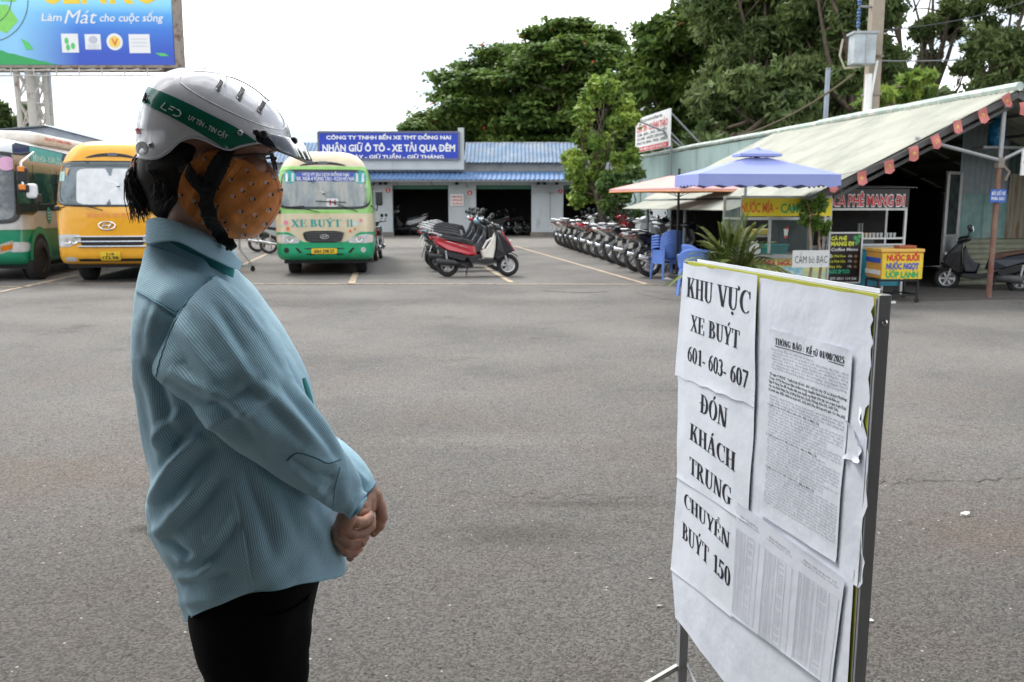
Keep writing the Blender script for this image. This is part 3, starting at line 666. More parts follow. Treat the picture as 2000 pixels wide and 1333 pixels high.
# roof slopes, each sheet lapped over the next
n = 8
for k in range(n):
    y0, y1 = k*LBK/n-.25*(k == 0), (k+1)*LBK/n+.05
    dz = .004*(k % 2)
    corrug('roof_sheet', (0, y1, zr+dz), (0, y0, zr+dz), (xl_, y1, zl_+dz), M_cream, can, .125, .022, nv=2, flip=-1)
    corrug('roof_sheet', (0, y0, zr+dz), (0, y1, zr+dz), (3.4, y0, zl_+.15+dz), M_cream, can, .25, .022, nv=2)
for k in range(7):
    y0 = -.26+k*(LEND+.26)/7; y1 = -.26+(k+1)*(LEND+.26)/7
    m = MB(); zz = zr+.035+.01*math.sin(k*2); m.tube([(0, y0, zz), (0, (y0+y1)/2, zz+.012), (0, y1-.02, zz)], [.07, .065, .07], 8); m.build('ridge_cap', M_ridge, can)
m = MB(); m.beam((0, -.2, zr-.08), (xl_, -.2, zl_-.08), .07, .10); m.beam((0, -.12, zr-.24), (xl_+.45, -.12, zl_-.02), .05, .05); m.beam((0, -.2, zr-.08), (3.4, -.2, zl_+.07), .07, .10); m.build('rake_beam', mat('dark_beam', (.09, .09, .085), .7), can)
m = MB(); m.beam((xl_+.04, -.2, zl_-.07), (xl_+.04, LBK, zl_-.07), .06, .08)
for k in range(1, 6): m.beam((xl_*k/6, -.1, zr+(zl_-zr)*k/6-.07), (xl_*k/6, LBK, zr+(zl_-zr)*k/6-.07), .05, .05); m.beam((3.4*k/6, -.1, zr+(zl_-zr)*k/6-.05), (3.4*k/6, LBK, zr+(zl_-zr)*k/6-.05), .05, .05)
m.build('purlin', mat('dark_beam', (.09, .09, .085), .7), can)
for y in (2.6, 5.4, 8.1):
    m = MB(); m.tube([(xl_+.06, y, 0), (xl_+.06, y, zl_-.08)], .04); m.build('post', M_steel, can)
# awning strip hanging past the low side
corrug('awning', (xl_+.05, LBK, zl_-.03), (xl_+.05, 1.5, zl_-.03), (xl_-.55, LBK, zl_-.22), M_cream, can, .1, .02)
# long side wall standing under the ridge, farther back
yw = cf.on(1506, 300, xl=0).y
corrug('side_wall', (-.02, LEND, .1), (-.02, LBK+.05, .1), (-.02, LEND, zr-.05), M_pgreen, can, .18, .03, nv=4, flip=-1)
m = MB(); m.box((1.4, LEND, zr/2), (2.8, .1, zr-.1)); m.build('end_wall', M_pgreen, can)
m = MB(); a = cf.on(1266, 392, xl=-.1); b = cf.on(1306, 470, xl=-.1); m.box((-.1, (a.y+b.y)/2, 1.0), (.12, abs(a.y-b.y), 1.9)); m.build('white_pier', M_wallw, can)
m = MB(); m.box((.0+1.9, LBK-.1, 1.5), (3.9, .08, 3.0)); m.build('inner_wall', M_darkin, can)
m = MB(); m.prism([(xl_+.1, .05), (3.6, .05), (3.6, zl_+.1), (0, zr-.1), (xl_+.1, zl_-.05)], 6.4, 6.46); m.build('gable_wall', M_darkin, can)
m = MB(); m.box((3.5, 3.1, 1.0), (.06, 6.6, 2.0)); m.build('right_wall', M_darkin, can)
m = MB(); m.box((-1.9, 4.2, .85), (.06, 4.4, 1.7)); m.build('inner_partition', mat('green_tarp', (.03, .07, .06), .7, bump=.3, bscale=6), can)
m = MB(); m.box((0, LBK/2-.2, .02), (6.7, LBK, .04)); m.build('floor_slab', mat('canteen_floor', (.10, .09, .08), .8), can)
# front wall panels right of the door
YW = 1.75
def fw(u, v, y=YW): return cf.on(u, v, y)
def panel(u0, u1, v0, v1, mt, horiz=False, y=YW, pitch=.1):
    a, b = fw(u0, v1, y), fw(u1, v1, y); zt_ = fw((u0+u1)/2, v0, y).z; zb_ = max(.05, a.z if v1 < 560 else .05)
    if horiz: return corrug('wall_sheet', (b.x, y, zb_), (b.x, y, zt_), (a.x, y, zb_), mt, can, .09, .022)
    return corrug('wall_sheet', (a.x, y, zb_), (b.x, y, zb_), (a.x, y, zt_), mt, can, pitch, .02)
panel(1872, 1918, 236, 380, mat('grey_sheet', (.22, .26, .27), .6, var=.15)); panel(1918, 1968, 236, 380, mat('grey_sheet', (.22, .26, .27), .6, var=.15))
panel(1968, 2120, 236, 350, mat('dark_green_sheet', (.05, .09, .08), .6, var=.15))
panel(1870, 1916, 380, 466, mat('teal_sheet', (.16, .29, .27), .55, var=.2, col2=(.24, .35, .32)), y=YW-.02)
panel(1916, 1962, 380, 466, mat('teal_sheet', (.16, .29, .27), .55, var=.2, col2=(.24, .35, .32)), y=YW-.03)
panel(1962, 2120, 340, 466, mat('rust_streak_sheet', (.24, .22, .16), .7, col2=(.17, .08, .04), c2pos=(.5, .6), c2scale=5, stretch=(3, 1, .25)), y=YW-.04)
panel(1864, 1930, 466, 570, mat('ochre_green_sheet', (.27, .28, .20), .6, var=.2, col2=(.17, .12, .07), c2pos=(.6, .75)), True); panel(1930, 2120, 466, 570, mat('ochre_green_sheet', (.27, .28, .20), .6, var=.2), True, y=YW-.005)
# aluminium door leaf, half open
d0, d1 = fw(1838, 350, 1.0), fw(1868, 350, 1.6); zt_ = 2.05
dr = MB(); A = Vector((fw(1834, 560, 1.50).x, 1.50, 0)); Bp = Vector((fw(1862, 560, 1.70).x, 1.70, 0)); ax = (Bp-A).normalized(); W_ = (Bp-A).length
def dp(t, z): return A+ax*t+Vector((0, 0, z))
for a, b in ((dp(.03, .06), dp(.03, zt_)), (dp(W_-.03, .06), dp(W_-.03, zt_)), (dp(0, zt_), dp(W_, zt_)), (dp(0, .95), dp(W_, .95)), (dp(0, .06), dp(W_, .06))): dr.beam(a, b, .05)
dr.build('door_frame', mat('white_alu', (.36, .37, .35), .5, .3), can)
for k in range(8):
    m = MB(); m.beam(dp(.07+k*(W_-.14)/7, .08), dp(.07+k*(W_-.14)/7, .93), .045, .02); m.build('door_slat', mat('white_alu2', (.26, .28, .28), .5, .3), can)
m = MB(); m.add([dp(.05, .98), dp(W_-.05, .98), dp(W_-.05, zt_-.03), dp(.05, zt_-.03)], [(0, 1, 2, 3)]); m.build('door_glass', mat('door_glass', (.04, .05, .05), .15, var=.5), can)
# pole, struts, blue sign
pf = Frame(pb, YAW)
pole = thing('canteen_pole', 'rusty red brown steel pole with grey upper half holding the canteen gable', 'pole', pb, YAW)
zj = pf.on(1955, 312, 0).z; zp = zr-.12
m = MB(); m.tube([(0, 0, 0), (0, 0, zj)], .042, 12); m.build('lower_tube', mat('rusty_red_tube', (.20, .075, .06), .7, col2=(.24, .16, .11), c2pos=(.4, .6), c2scale=5, stretch=(1, 1, .6)), pole)
m = MB(); m.tube([(0, 0, zj), (0, 0, zp)], .036, 12); m.build('upper_tube', mat('galvanised', (.34, .35, .35), .5, .4), pole)
a = pf.on(1788, 270, -.05); b = pf.on(2060, 262, -.05); m = MB(); m.tube([(0, -.02, zj-.02), a], .03, 8); m.build('strut', MATS['galvanised'], pole)
m = MB(); m.tube([(0, -.02, zj-.02), b], .03, 8); m.build('strut', MATS['galvanised'], pole)
m = MB(); m.box((0, 0, zj-.05), (.10, .10, .16)); m.tube([(.05, -.03, zj-.1), (.14, -.05, zj-.2), (.08, -.05, zj-.33)], .022, 6); m.build('rusty_clamp', M_rust, pole)
ps = thing('blue_pole_sign', 'small blue sign with two lines of white writing fixed to the rusty pole', 'sign', pb, YAW)
q0, q1 = pf.on(1933, 396, -.06), pf.on(1966, 370, -.06)
m = MB(); m.box(((q0.x+q1.x)/2, -.06, (q0.z+q1.z)/2), (q1.x-q0.x, .012, q1.z-q0.z)); m.build('plate', mat('blue_plate', (.02, .10, .42), .4), ps)
m = MB(); fn = lambda x, z: (x, -.068, z); h = q1.z-q0.z
put_text(m, 'BÃI GIỮ XE', fn, q0.x+.02, q1.x-.02, q0.z+h*.56, q0.z+h*.82); put_text(m, 'PHÍA SAU', fn, q0.x+.02, q1.x-.03, q0.z+h*.18, q0.z+h*.42); m.build('lettering', M_wprint, ps)
# bottle shelf behind the pole
jg = thing('water_jug', 'translucent blue water jug on the high shelf beneath the canteen gable', 'jug', cf.o, YAW)
c = cf.on(1947, 262, .9); m = MB(); m.lathe((c.x, .9, c.z), [(-.2, 0), (-.2, .13), (-.03, .135), (0, .12), (.03, .135), (.16, .13), (.22, .05), (.26, .045), (.26, 0)], 20, 'z'); m.build('jug_body', mat('jug_blue', (.01, .16, .34), .15), jg, smooth=True)
m = MB(); m.lathe((c.x, .9, c.z+.262), [(0, 0), (0, .05), (.04, .05), (.04, 0)], 14, 'z'); m.build('lid', mat('jug_cap', (.02, .3, .5), .3), jg)
m = MB(); m.box((c.x+.15, .95, c.z-.225), (.9, .3, .04)); o = m.build('shelf', MATS['galvanised'], can)
ws = thing('edge_sign', 'white sign with red lettering cut off by the right photo edge', 'sign', cf.o, YAW)
q0, q1 = cf.on(1993, 343, -.4), cf.on(2090, 293, -.4)
m = MB(); m.box(((q0.x+q1.x)/2, -.4, (q0.z+q1.z)/2), (q1.x-q0.x, .03, q1.z-q0.z)); m.build('panel', M_white, ws)
m = MB(); put_text(m, 'CƠM', lambda x, z: (x, -.417, z), q0.x+.02, q1.x-.05, q0.z+.10, q1.z-.08, .05); m.build('lettering', M_red, ws)
m = MB(); m.tube([(q0.x+.3, -.38, q1.z), (q0.x+.3, -.3, zl_+.6)], .01, 5); m.build('hanger', M_steel, ws)
# bunting flags under the rake
M_flag = mat('faded_flag_cloth', (.58, .19, .17), .8, var=.12, vscale=6); M_flagy = mat('flag_yellow', (.78, .48, .14), .8)
bl = mat('string', (.2, .19, .17), .8)
fl = [(1627, 361, 'partly behind the blue parasol edge'), (1684, 348, 'over the coffee stall sign'), (1737, 326, 'above the end of the coffee sign'), (1785, 300, 'above the dark doorway'), (1829, 277, 'touching the grey strut'), (1871, 248, 'third from the gable tip'), (1921, 226, 'beside the pole top'), (1968, 197, 'folded, at the gable tip'), (2001, 212, 'cut by the right photo edge')]
for i, (u, v, w) in enumerate(fl):
    c = cf.on(u, v, -.32); t = thing('bunting_flag', 'small faded red flag with yellow %s %s' % ('star' if i % 2 else 'hammer and sickle', w), 'flag', cf.o+cf.x*c.x+cf.y*c.y+Vector((0, 0, c.z)), YAW, 'little flags strung under the canteen roof')
    tl = R((-14, -9, -17, -12, -20, -8, -22, -38, -10)[i])
    Rm = Matrix.Rotation(tl, 3, 'Y'); W2, H2 = .074, .108-.006*(i % 3); ph = i*1.3
    def ff(x, z, off=0, Rm=Rm, ph=ph, i=i):
        y = .012*math.sin(z*22+ph)+.010*math.sin(x*30+ph); k = 1 if i != 7 else .5+.5*(z+H2)/(2*H2)*1.0
        return Rm @ Vector((x*k, y+off, z))
    m = MB(); m.grid(lambda a, b: ff(-W2+2*W2*a, -H2+2*H2*b+(.015*math.cos(a*3.14*2) if b < .01 else 0)), 8, 10); m.build('cloth', M_flag, t, smooth=True, fixn=False)
    m = MB()
    g2 = lambda x, z: ff(x, z, -.004)
    if i % 2: star(m, g2, 0, 0, .045)
    else:
        n_ = 10; vs = []
        for k in range(n_+1):
            a = R(-60+k*24); vs += [g2(.036*math.cos(a), .036*math.sin(a)), g2(.026*math.cos(a)-.004, .026*math.sin(a))]
        m.add(vs, [(2*k, 2*k+2, 2*k+3, 2*k+1) for k in range(n_)]); m.add([g2(-.03, -.024), g2(-.022, -.032), g2(.018, .008), g2(.01, .016)], [(0, 1, 2, 3)])
        m.add([ff(-.002, .018, -.006), ff(.014, .002, -.006), ff(.022, .010, -.006), ff(.006, .026, -.006)], [(0, 1, 2, 3)])
    m.build('emblem', M_flagy, t, fixn=False)
m = MB(); pts = [cf.on(u+2, v-16, -.32) for u, v, w in fl]; m.tube(pts, .004, 4); o = m.build('bunting_string', bl, None); o.location = cf.o; o.rotation_euler = (0, 0, YAW); tag(o, 'thin string under the canteen gable that carries the faded flags', 'string')
# rooftop sign, lamp on the side wall
rs = thing('rooftop_sign', 'white rooftop signboard with red title and red bottom strip on the canteen wall', 'signboard', cf.o, YAW)
xq = -.25; c00, c10 = cf.on(1242, 302, xl=xq), cf.on(1308, 284, xl=xq); ya, yb = c00.y, c10.y; za = (c00.z+c10.z)/2; zc = (cf.on(1238, 235, xl=xq).z+cf.on(1303, 215, xl=xq).z)/2
m = MB(); m.box((xq, (ya+yb)/2, (za+zc)/2), (.06, abs(ya-yb), zc-za)); m.build('panel', M_white, rs)
fn = lambda t, z: (xq-.036, ya+(yb-ya)*t, za+(zc-za)*z)
m = MB(); rectp(m, lambda t, z: (xq-.033, ya+(yb-ya)*t, za+(zc-za)*z), 0.01, .99, .01, .14); put_text(m, 'CĂN TIN - CHÁNH THẢO', fn, .04, .96, .58, .76, .03); m.build('red_lettering', M_red, rs)
m = MB(); put_text(m, 'BẾN XE KHÁCH ĐỒNG NAI', fn, .15, .8, .85, .92); m.build('black_lettering', M_kprint, rs)
for k, s in enumerate(('CƠM - BÚN - PHỞ - HỦ TIẾU', 'CÀ PHÊ - NƯỚC GIẢI KHÁT', 'PHỤC VỤ: SÁNG - TRƯA - CHIỀU')): m = MB(); put_text(m, s, fn, .06, .94, .46-k*.12, .53-k*.12, .02); m.build('black_lettering', M_kprint, rs)
m = MB(); put_text(m, 'KÍNH MỜI QUÝ KHÁCH', fn, .08, .92, .04, .11, .02); m.build('white_lettering', M_wprint, rs)
for t in (.15, .55, .95):
    y = ya+(yb-ya)*t; m = MB(); m.tube([(xq+.05, y, zc-.1), (xq+1.5, y, zr-.1)], .03, 6); m.build('brace', M_steel, rs); m = MB(); m.tube([(xq+.05, y, za+.3), (xq+.8, y, zr-.1)], .03, 6); m.build('brace', M_steel, rs)
lp = thing('wall_street_lamp', 'thin grey street lamp with curved arm reaching left over the young tree', 'lamp', cf.o, YAW)
pz = cf.on(1311, 352, xl=-.15); q1 = cf.on(1311, 280, xl=-.15); q2 = cf.on(1296, 256, xl=-.4); q3 = cf.on(1250, 238, xl=-1.); q4 = cf.on(1209, 225, xl=-1.5)
m = MB(); m.tube([(pz.x, pz.y, .04), pz, q1, q2, q3], .035, 8); m.build('arm', M_steel, lp)
m = MB(); m.tube([q3, q3+(q4-q3)*.5, q4], [.05, .09, .06], 8); m.build('lamp_head', mat('lamp_grey', (.10, .11, .13), .5), lp)
# utility pole with transformer and conduits
YU = 21.
up = thing('utility_pole', 'tall square concrete utility pole rising behind the cream canteen roof', 'pole', (P(1701, 200, YU).x, YU, 0))
ux = lambda u, v, Y=YU: P(u, v, Y).x-P(1701, 200, YU).x
uz = lambda v, Y=YU: P(1700, v, Y).z
m = MB(); m.box((0, 0, 6.5), (.33, .30, 13), taper=.62); m.build('shaft', mat('pole_concrete', (.33, .28, .22), .9, var=.1, bump=.2), up)
for v in (112, 185):
    m = MB(); m.box((0, 0, uz(v)), (.36-.01*uz(v)+.02, .34, .05)); m.build('band', M_rust, up)
m = MB(); m.tube([(ux(1683, 240), -.25, 2), (ux(1683, 240), -.25, uz(148))], .075, 10); m.build('conduit', M_white, up)
m = MB(); m.tube([(ux(1692, 240), -.22, 2), (ux(1693, 200), -.22, uz(190)), (ux(1702, 150), -.22, uz(140)), (ux(1706, 120), -.22, uz(122))], .03, 8); m.build('thin_pipe', M_white, up)
tb = thing('transformer_box', 'pale grey metal meter box mounted high on the concrete utility pole', 'electric box', (ux(1672, 100)+up.location.x, YU-.35, uz(103)))
m = MB(); w = ux(1694, 100)-ux(1652, 100); h = uz(75)-uz(133); m.box((0, 0, 0), (w, .38, h)); m.build('cabinet', mat('box_grey', (.42, .47, .50), .5, col2=(.30, .33, .34), c2scale=3), tb, bevel=.02)
m = MB(); m.box((0, 0, h/2+.02), (w+.08, .44, .05)); m.box((.02, -.2, 0), (.02, .03, h*.96)); m.build('lid', mat('box_grey2', (.35, .37, .38), .5), tb)
m = MB(); m.tube([(-w/2-.2, 0, h*.35), (-w/2-.25, 0, -h*.2), (-w/2-.12, 0, -h*.62), (0, 0, -h*.55), (.02, .1, -h/2)], .025, 8); m.build('cable_loop', mat('cable_cream', (.4, .36, .28), .6), tb)
ins = thing('insulator_bracket', 'blue and white insulators on brackets near the pole top', 'insulator', (ux(1674, 30)+up.location.x, YU-.1, 0))
for v in (5, 28, 48):
    m = MB(); m.lathe((0, 0, uz(v)), [(-.1, .02), (-.08, .05), (-.03, .03), (0, .055), (.04, .03), (.08, .05), (.1, .02)], 12, 'z'); m.build('insulator', mat('insulator_blue', (.05, .12, .28), .3), ins)
m = MB(); m.tube([(0, 0, uz(60)), (0, 0, uz(-20))], .015, 6); m.tube([(0, 0, uz(15)), (.3, .05, uz(15))], .03, 6); m.tube([(.02, 0, uz(60)), (.02, 0, uz(75))], .035, 6); m.build('bracket', M_steel, ins)
def cable(name, label, a, b, sag, r=.012, mt=M_black):
    a, b = Vector(a), Vector(b); m = MB(); n = 16
    m.tube([a+(b-a)*t-Vector((0, 0, sag*4*t*(1-t))) for t in np.linspace(0, 1, n)], r, 5); return tag(m.build(name, mt), label, 'cable')
cable('power_cable', 'thick sagging brown cable from meter box down to canteen ridge', P(1668, 145, YU-.3), P(1410, 273, 26), .25, .028, mat('cable_brown', (.12, .10, .06), .8))
cable('power_cable', 'thin grey cable running right from the utility pole through the trees', P(1712, 119, YU), P(1880, 117, 26), .02, .018, mat('cable_grey', (.16, .16, .16), .8))
cable('power_cable', 'faint wire crossing high at the right from tree to tree', P(1716, 60, YU), P(2100, -40, 30), .3, .012)
gp = thing('thin_grey_post', 'thin light grey post standing in front of dark trees left of the utility pole', 'post', (P(1614, 200, 27).x, 27, 0)); m = MB(); m.tube([(0, 0, 0), (0, 0, P(1614, 136, 27).z)], .07, 10); m.build('shaft', mat('galv2', (.30, .34, .40), .5), gp)
m = MB(); m.lathe((0, 0, P(1614, 136, 27).z), [(0, .08), (.04, .08), (.05, 0)], 10, 'z'); m.build('cap', M_steel, gp)
# ------------------------------------------------------------------ parasols
def parasol(name, label, loc, rz, w, d, z_hem, z_val, z_top, mt, vent=True, scal=True, pole_mt=None, zpole=None, edge=None, tilt=0., pole_at=(0, 0)):
    t = thing(name, label, 'parasol', loc, rz)
    m = MB(); N = 14
    cor = [(-w/2, -d/2), (w/2, -d/2), (w/2, d/2), (-w/2, d/2)]
    per = []
    for i in range(4):
        a, b = cor[i], cor[(i+1) % 4]
        for k in range(N): f = k/N; per.append((a[0]+(b[0]-a[0])*f, a[1]+(b[1]-a[1])*f, math.sin(math.pi*f), f))
    n = len(per); rg = []
    for s in (.12, .3, .5, .7, .88, 1.):
        rg.append([(x*s, y*s, z_top-(z_top-z_hem)*s+(-.05*sg*s*(1-s)*1.5)+tilt*x*s) for x, y, sg, f in per])
    rg.append([(x*1.005, y*1.005, z_hem-(z_hem-z_val)*(1+(.22*abs(math.sin(f*math.pi*7)) if scal else 0))+tilt*x+.01*sg) for x, y, sg, f in per])
    m.rings(rg, False); o = m.build('canopy', mt, t, smooth=False, fixn=False, solid=.004)
    if edge:
        e = MB(); e.tube([Vector(q) for q in rg[-1]]+[Vector(rg[-1][0])], .008, 5); e.build('edge_tape', edge, t)
    if vent:
        v = MB(); rr = [[(x*s, y*s, zz) for x, y, sg, f in per] for s, zz in ((.02, z_top+.10), (.14, z_top+.07), (.30, z_top+.015), (.302, z_top-.02))]
        v.rings(rr, True); v.build('vent_cap', mt, t, fixn=False)
        v = MB(); v.lathe((0, 0, z_top+.08), [(0, 0), (0, .03), (.04, .045), (.07, .02), (.07, 0)], 12, 'z'); v.build('finial', M_white, t, smooth=True)
    p = MB(); p.tube([(*pole_at, 0), (*pole_at, z_top-.10), (0, 0, z_top-.02)] if pole_at != (0, 0) else [(0, 0, 0), (0, 0, z_top+.1)], .024, 10); p.build('pole', pole_mt or M_steel, t)
    for i in range(8):
        a = cor[i//2] if i % 2 == 0 else ((cor[i//2][0]+cor[(i//2+1) % 4][0])/2, (cor[i//2][1]+cor[(i//2+1) % 4][1])/2)
        r = MB(); r.tube([(0, 0, z_top-.03), (a[0]*.98, a[1]*.98, z_hem-.02+tilt*a[0])], .008, 5); r.tube([(0, 0, z_hem-.15), (a[0]*.5, a[1]*.5, (z_top+z_hem)/2-.04+tilt*a[0]*.5)], .007, 5); r.build('rib', M_steel, t)
    b = MB(); b.lathe((*pole_at, 0), [(.0, 0), (0, .24), (.05, .25), (.08, .2), (.09, .04), (.09, 0)], 20, 'z'); b.build('base', mat('parasol_base', (.2, .2, .2), .8), t)
    return t
M_lilac = mat('lilac_blue_canvas', (.27, .31, .60), .8, var=.06, vscale=2)
a = P(1365, 350, 12.25); b = P(1643, 346, 12.55)
w = (b-a).length; cen = (a+b)/2+Vector((-math.sin(YAW), math.cos(YAW), 0))*w*.24
parasol('blue_parasol', 'large square lilac blue parasol with double top over the juice stall', (cen.x, cen.y, 0), math.atan2(b.y-a.y, b.x-a.x), w, w*.48, P(1500, 346, 12.4).z+.04, P(1500, 352, 12.4).z-.07, P(1480, 303, 12.8).z, M_lilac, pole_at=(.38, 1.25))
M_pink = mat('faded_pink_canvas', (.62, .33, .30), .8, var=.06, vscale=3); M_or = mat('orange_tape', (.7, .28, .06), .7)
c = P(1325, 400, 17.2)
parasol('pink_parasol', 'faded pink square parasol with orange edge on black pole over parked motorbikes', (c.x, c.y, 0), R(35), 1.9, 1.9, P(1325, 374, 17.2).z+.04, P(1325, 374, 17.2).z-.02, P(1325, 340, 17.2).z, M_pink, False, False, M_black, edge=M_or, tilt=-.0)

# ------------------------------------------------------------------ juice stall
M_zinc = mat('zinc_sheet', (.42, .43, .42), .35, .6, var=.15, vscale=3)
M_glass = glass('stall_glass', (.10, .13, .13), .35)
jo = G(1442, 591); jf = Frame(jo)
js = thing('juice_stall', 'sugarcane juice stall with yellow sign, glass case and yellow printed front', 'stall', jo, YAW)
X1 = jf.on(1622, 420, 0).x
def J(u, v, y=0.): return jf.on(u, v, y)
zS0, zS1, zC, zD = J(1500, 424).z, J(1500, 386).z, J(1500, 499).z, J(1500, 492).z
m = MB()
for x in (0, X1):
    for y in (0, .7): m.beam((x, y, .02), (x, y, zS1+.03), .035)
for y in (0, .7):
    m.beam((0, y, zS0-.03), (X1, y, zS0-.03), .035); m.beam((0, y, zS1+.01), (X1, y, zS1+.01), .03)
m.beam((0, 0, zS0-.03), (0, .7, zS0-.03), .03); m.beam((J(1503, 450).x, 0, zC), (J(1503, 450).x, 0, zS0), .035); m.build('frame', M_zinc, js)
m = MB(); m.box((X1/2, -.022, (zS0+zS1)/2), (X1-.0, .02, zS1-zS0-.02)); sp = m.build('sign_panel', M_yel, js)
m = MB(); fn = lambda x, z: (x, -.036, z)
put_text(m, 'NƯỚC MÍA', fn, J(1446, 405).x, J(1509, 405).x, J(1480, 415).z, J(1480, 397).z, .022); rectp(m, fn, J(1513, 405).x, J(1518, 405).x, J(1500, 409).z, J(1500, 406).z); m.build('orange_lettering', mat('orange_print', (.8, .14, .02), .5), sp)
m = MB(); put_text(m, 'CAM ÉP', fn, J(1523, 405).x, J(1580, 405).x, J(1540, 416).z, J(1540, 398).z, .022); m.build('green_lettering', M_grn, sp)
m = MB(); m.box((X1/2, .35, zC-.02), (X1+.06, .8, .06)); m.build('counter', M_zinc, js)
m = MB(); m.box((X1/2, .35, (zC-.05)/2+.06), (X1, .7, zC-.17)); fp = m.build('cabinet', mat('yellow_front_print', (.72, .70, .22), .5, col2=(.30, .58, .60), c2pos=(.5, .7), c2scale=1.6), js)
m = MB(); put_text(m, 'NƯỚC MÍA NGUYÊN CHẤT', lambda x, z: (x, -.012, z), .02, X1-.03, J(1500, 519).z, J(1500, 509).z, .03); m.build('lettering', mat('dim_red_print', (.5, .06, .08), .5), fp)
m = MB(); rectp(m, lambda x, z: (x, -.008, z), J(1527, 530).x, J(1566, 530).x, .1, J(1500, 522).z); m.build('picture_print', mat('teal_print', (.25, .55, .66), .5, col2=(.8, .85, .85), c2scale=8), fp)
for (u0, u1) in ((1505, 1590),):
    m = MB(); m.box(((J(u0, 450).x+J(u1, 450).x)/2, .01, (zC+zS0)/2), (J(u1, 450).x-J(u0, 450).x, .006, zS0-zC-.05)); m.build('glass_pane', M_glass, js)
m = MB(); m.box((.003, .35, (zC+zS1)/2), (.006, .66, zS1-zC-.05)); m.build('side_glass', M_glass, js)
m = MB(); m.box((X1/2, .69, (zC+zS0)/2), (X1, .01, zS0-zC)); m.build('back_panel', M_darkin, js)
bs = thing('teal_basin', 'teal plastic basin inside the glass case of the juice stall', 'basin', jo+jf.x*((J(1495, 470, .2).x+J(1542, 470, .2).x)/2)+jf.y*.3+Vector((0, 0, zC+.012)), YAW)
w = J(1542, 470, .2).x-J(1495, 470, .2).x; m = MB(); m.hull([(0, 0, 0, w*.42, .12), (.01, 0, 0, w*.43, .12), (.13, 0, 0, w*.5, .15)], 20, 5, 'z'); m.build('tub', mat('teal_plastic', (.02, .36, .33), .4), bs)
m = MB(); m.tube([(w*.51*math.copysign(abs(math.cos(t))**.4, math.cos(t)), .15*math.copysign(abs(math.sin(t))**.4, math.sin(t)), .135) for t in np.linspace(0, 2*math.pi, 25)], .008, 5); m.build('rim', MATS['teal_plastic'], bs)
m = MB(); c = J(1535, 455); fn = lambda x, z: (c.x+x, -.002, c.z+z)
m.add([fn(-.02, -.08), fn(.02, -.08), fn(.04, .06), fn(-.04, .06)], [(0, 1, 2, 3)]); m.build('cup_sticker', mat('sticker_white', (.7, .72, .65), .5), js)
m = MB(); fn2 = lambda x, z: (c.x+x, -.005, c.z+z); disc(m, fn2, .015, .075, .022); disc(m, fn2, 0, -.065, .022); m.build('sticker_red', M_red, js)
sgc = thing('sugarcane_bundle', 'stack of peeled yellow sugarcane sticks in the juice stall window', 'sugarcane', jo+jf.x*.12+jf.y*.3+Vector((0, 0, J(1470, 452).z-.08)), YAW)
for k in range(9):
    m = MB(); m.tube([(0, (k % 3)*.03, .02+(k//3)*.032), (.48, (k % 3)*.03+.02, .025+(k//3)*.032)], .016, 7); m.build('cane', mat('cane_yellow', (.42, .36, .12), .6, var=.3), sgc)
m = MB(); m.box((.2, .04, -.01), (.6, .2, .02)); m.build('tray', M_zinc, sgc)
wb = thing('white_plastic_bag', 'white plastic bag beside the teal basin behind the palm', 'bag', jo+jf.x*.2+jf.y*.12+Vector((0, 0, zC+.012)), YAW)
m = MB(); m.hull([(0, 0, 0, .17, .09), (.06, 0, 0, .18, .1), (.16, -.01, 0, .15, .08), (.2, -.03, 0, .08, .04)], 14, 2.5, 'z'); m.build('bag', M_white, wb, smooth=True)
m = MB(); m.tube([(-.05, 0, .19), (-.03, 0, .25), (.0, 0, .2)], .006, 5); m.build('handle', M_white, wb)

# ------------------------------------------------------------------ coffee stall
co = G(1606, 583); cfr = Frame(co)
cs = thing('coffee_stall', 'takeaway coffee cart with black sign, red outlined lettering and blue lower panels', 'stall', co, YAW)
def K(u, v, y=0.): return cfr.on(u, v, y)
W = K(1768, 400).x-K(1611, 400).x; x0 = K(1613, 400).x
zA, zB, zC2, zE = K(1690, 409).z, K(1690, 369).z, K(1690, 482).z, K(1690, 466).z
m = MB()
for x in (x0, x0+W):
    for y in (0, .55): m.beam((x, y, .04), (x, y, zB), .035)
for y in (0, .55): m.beam((x0, y, zA), (x0+W, y, zA), .035)
m.beam((x0, 0, zA), (x0, .55, zA), .03); m.beam((x0+W, 0, zA), (x0+W, .55, zA), .03)
for z in (zE, zC2+.03): m.beam((x0, -.01, z), (x0+W, -.01, z), .028)
m.build('frame', mat('white_steel_tube', (.62, .63, .62), .4, .2), cs)
m = MB(); m.box((x0+W/2, -.03, (zA+zB)/2+.015), (W+.03, .03, zB-zA-.03)); sp = m.build('sign_panel', mat('sign_black', (.018, .014, .012), .4), cs)
vs = [K(1620, 400), K(1766, 400)]
m = MB(); put_text(m, 'CÀ PHÊ MANG ĐI', lambda x, z: (x, -.05, z), vs[0].x+.02, vs[1].x-.02, K(1690, 403).z, K(1690, 381).z, .065); m.build('white_outline', M_wprint, sp)
m = MB(); put_text(m, 'CÀ PHÊ MANG ĐI', lambda x, z: (x, -.054, z), vs[0].x+.028, vs[1].x-.028, K(1690, 402).z, K(1690, 382).z, .02); m.build('red_lettering', M_red, sp)
corrug('roof', (x0-.06, -.12, zB+.02), (x0+W+.1, -.12, zB+.02), (x0-.06, .65, zB+.06), M_steel, cs, .06, .012)
m = MB(); m.box((x0+W/2, .27, zC2-.02), (W+.02, .6, .05)); m.build('counter', M_zinc, cs)
for k in range(3):
    m = MB(); m.box((x0+W*(k+.5)/3, .28, (zC2-.05)/2+.09), (W/3-.008, .52, zC2-.24)); m.build('side_panel', mat('cart_blue', (.02, .27, .38), .45, var=.15), cs)
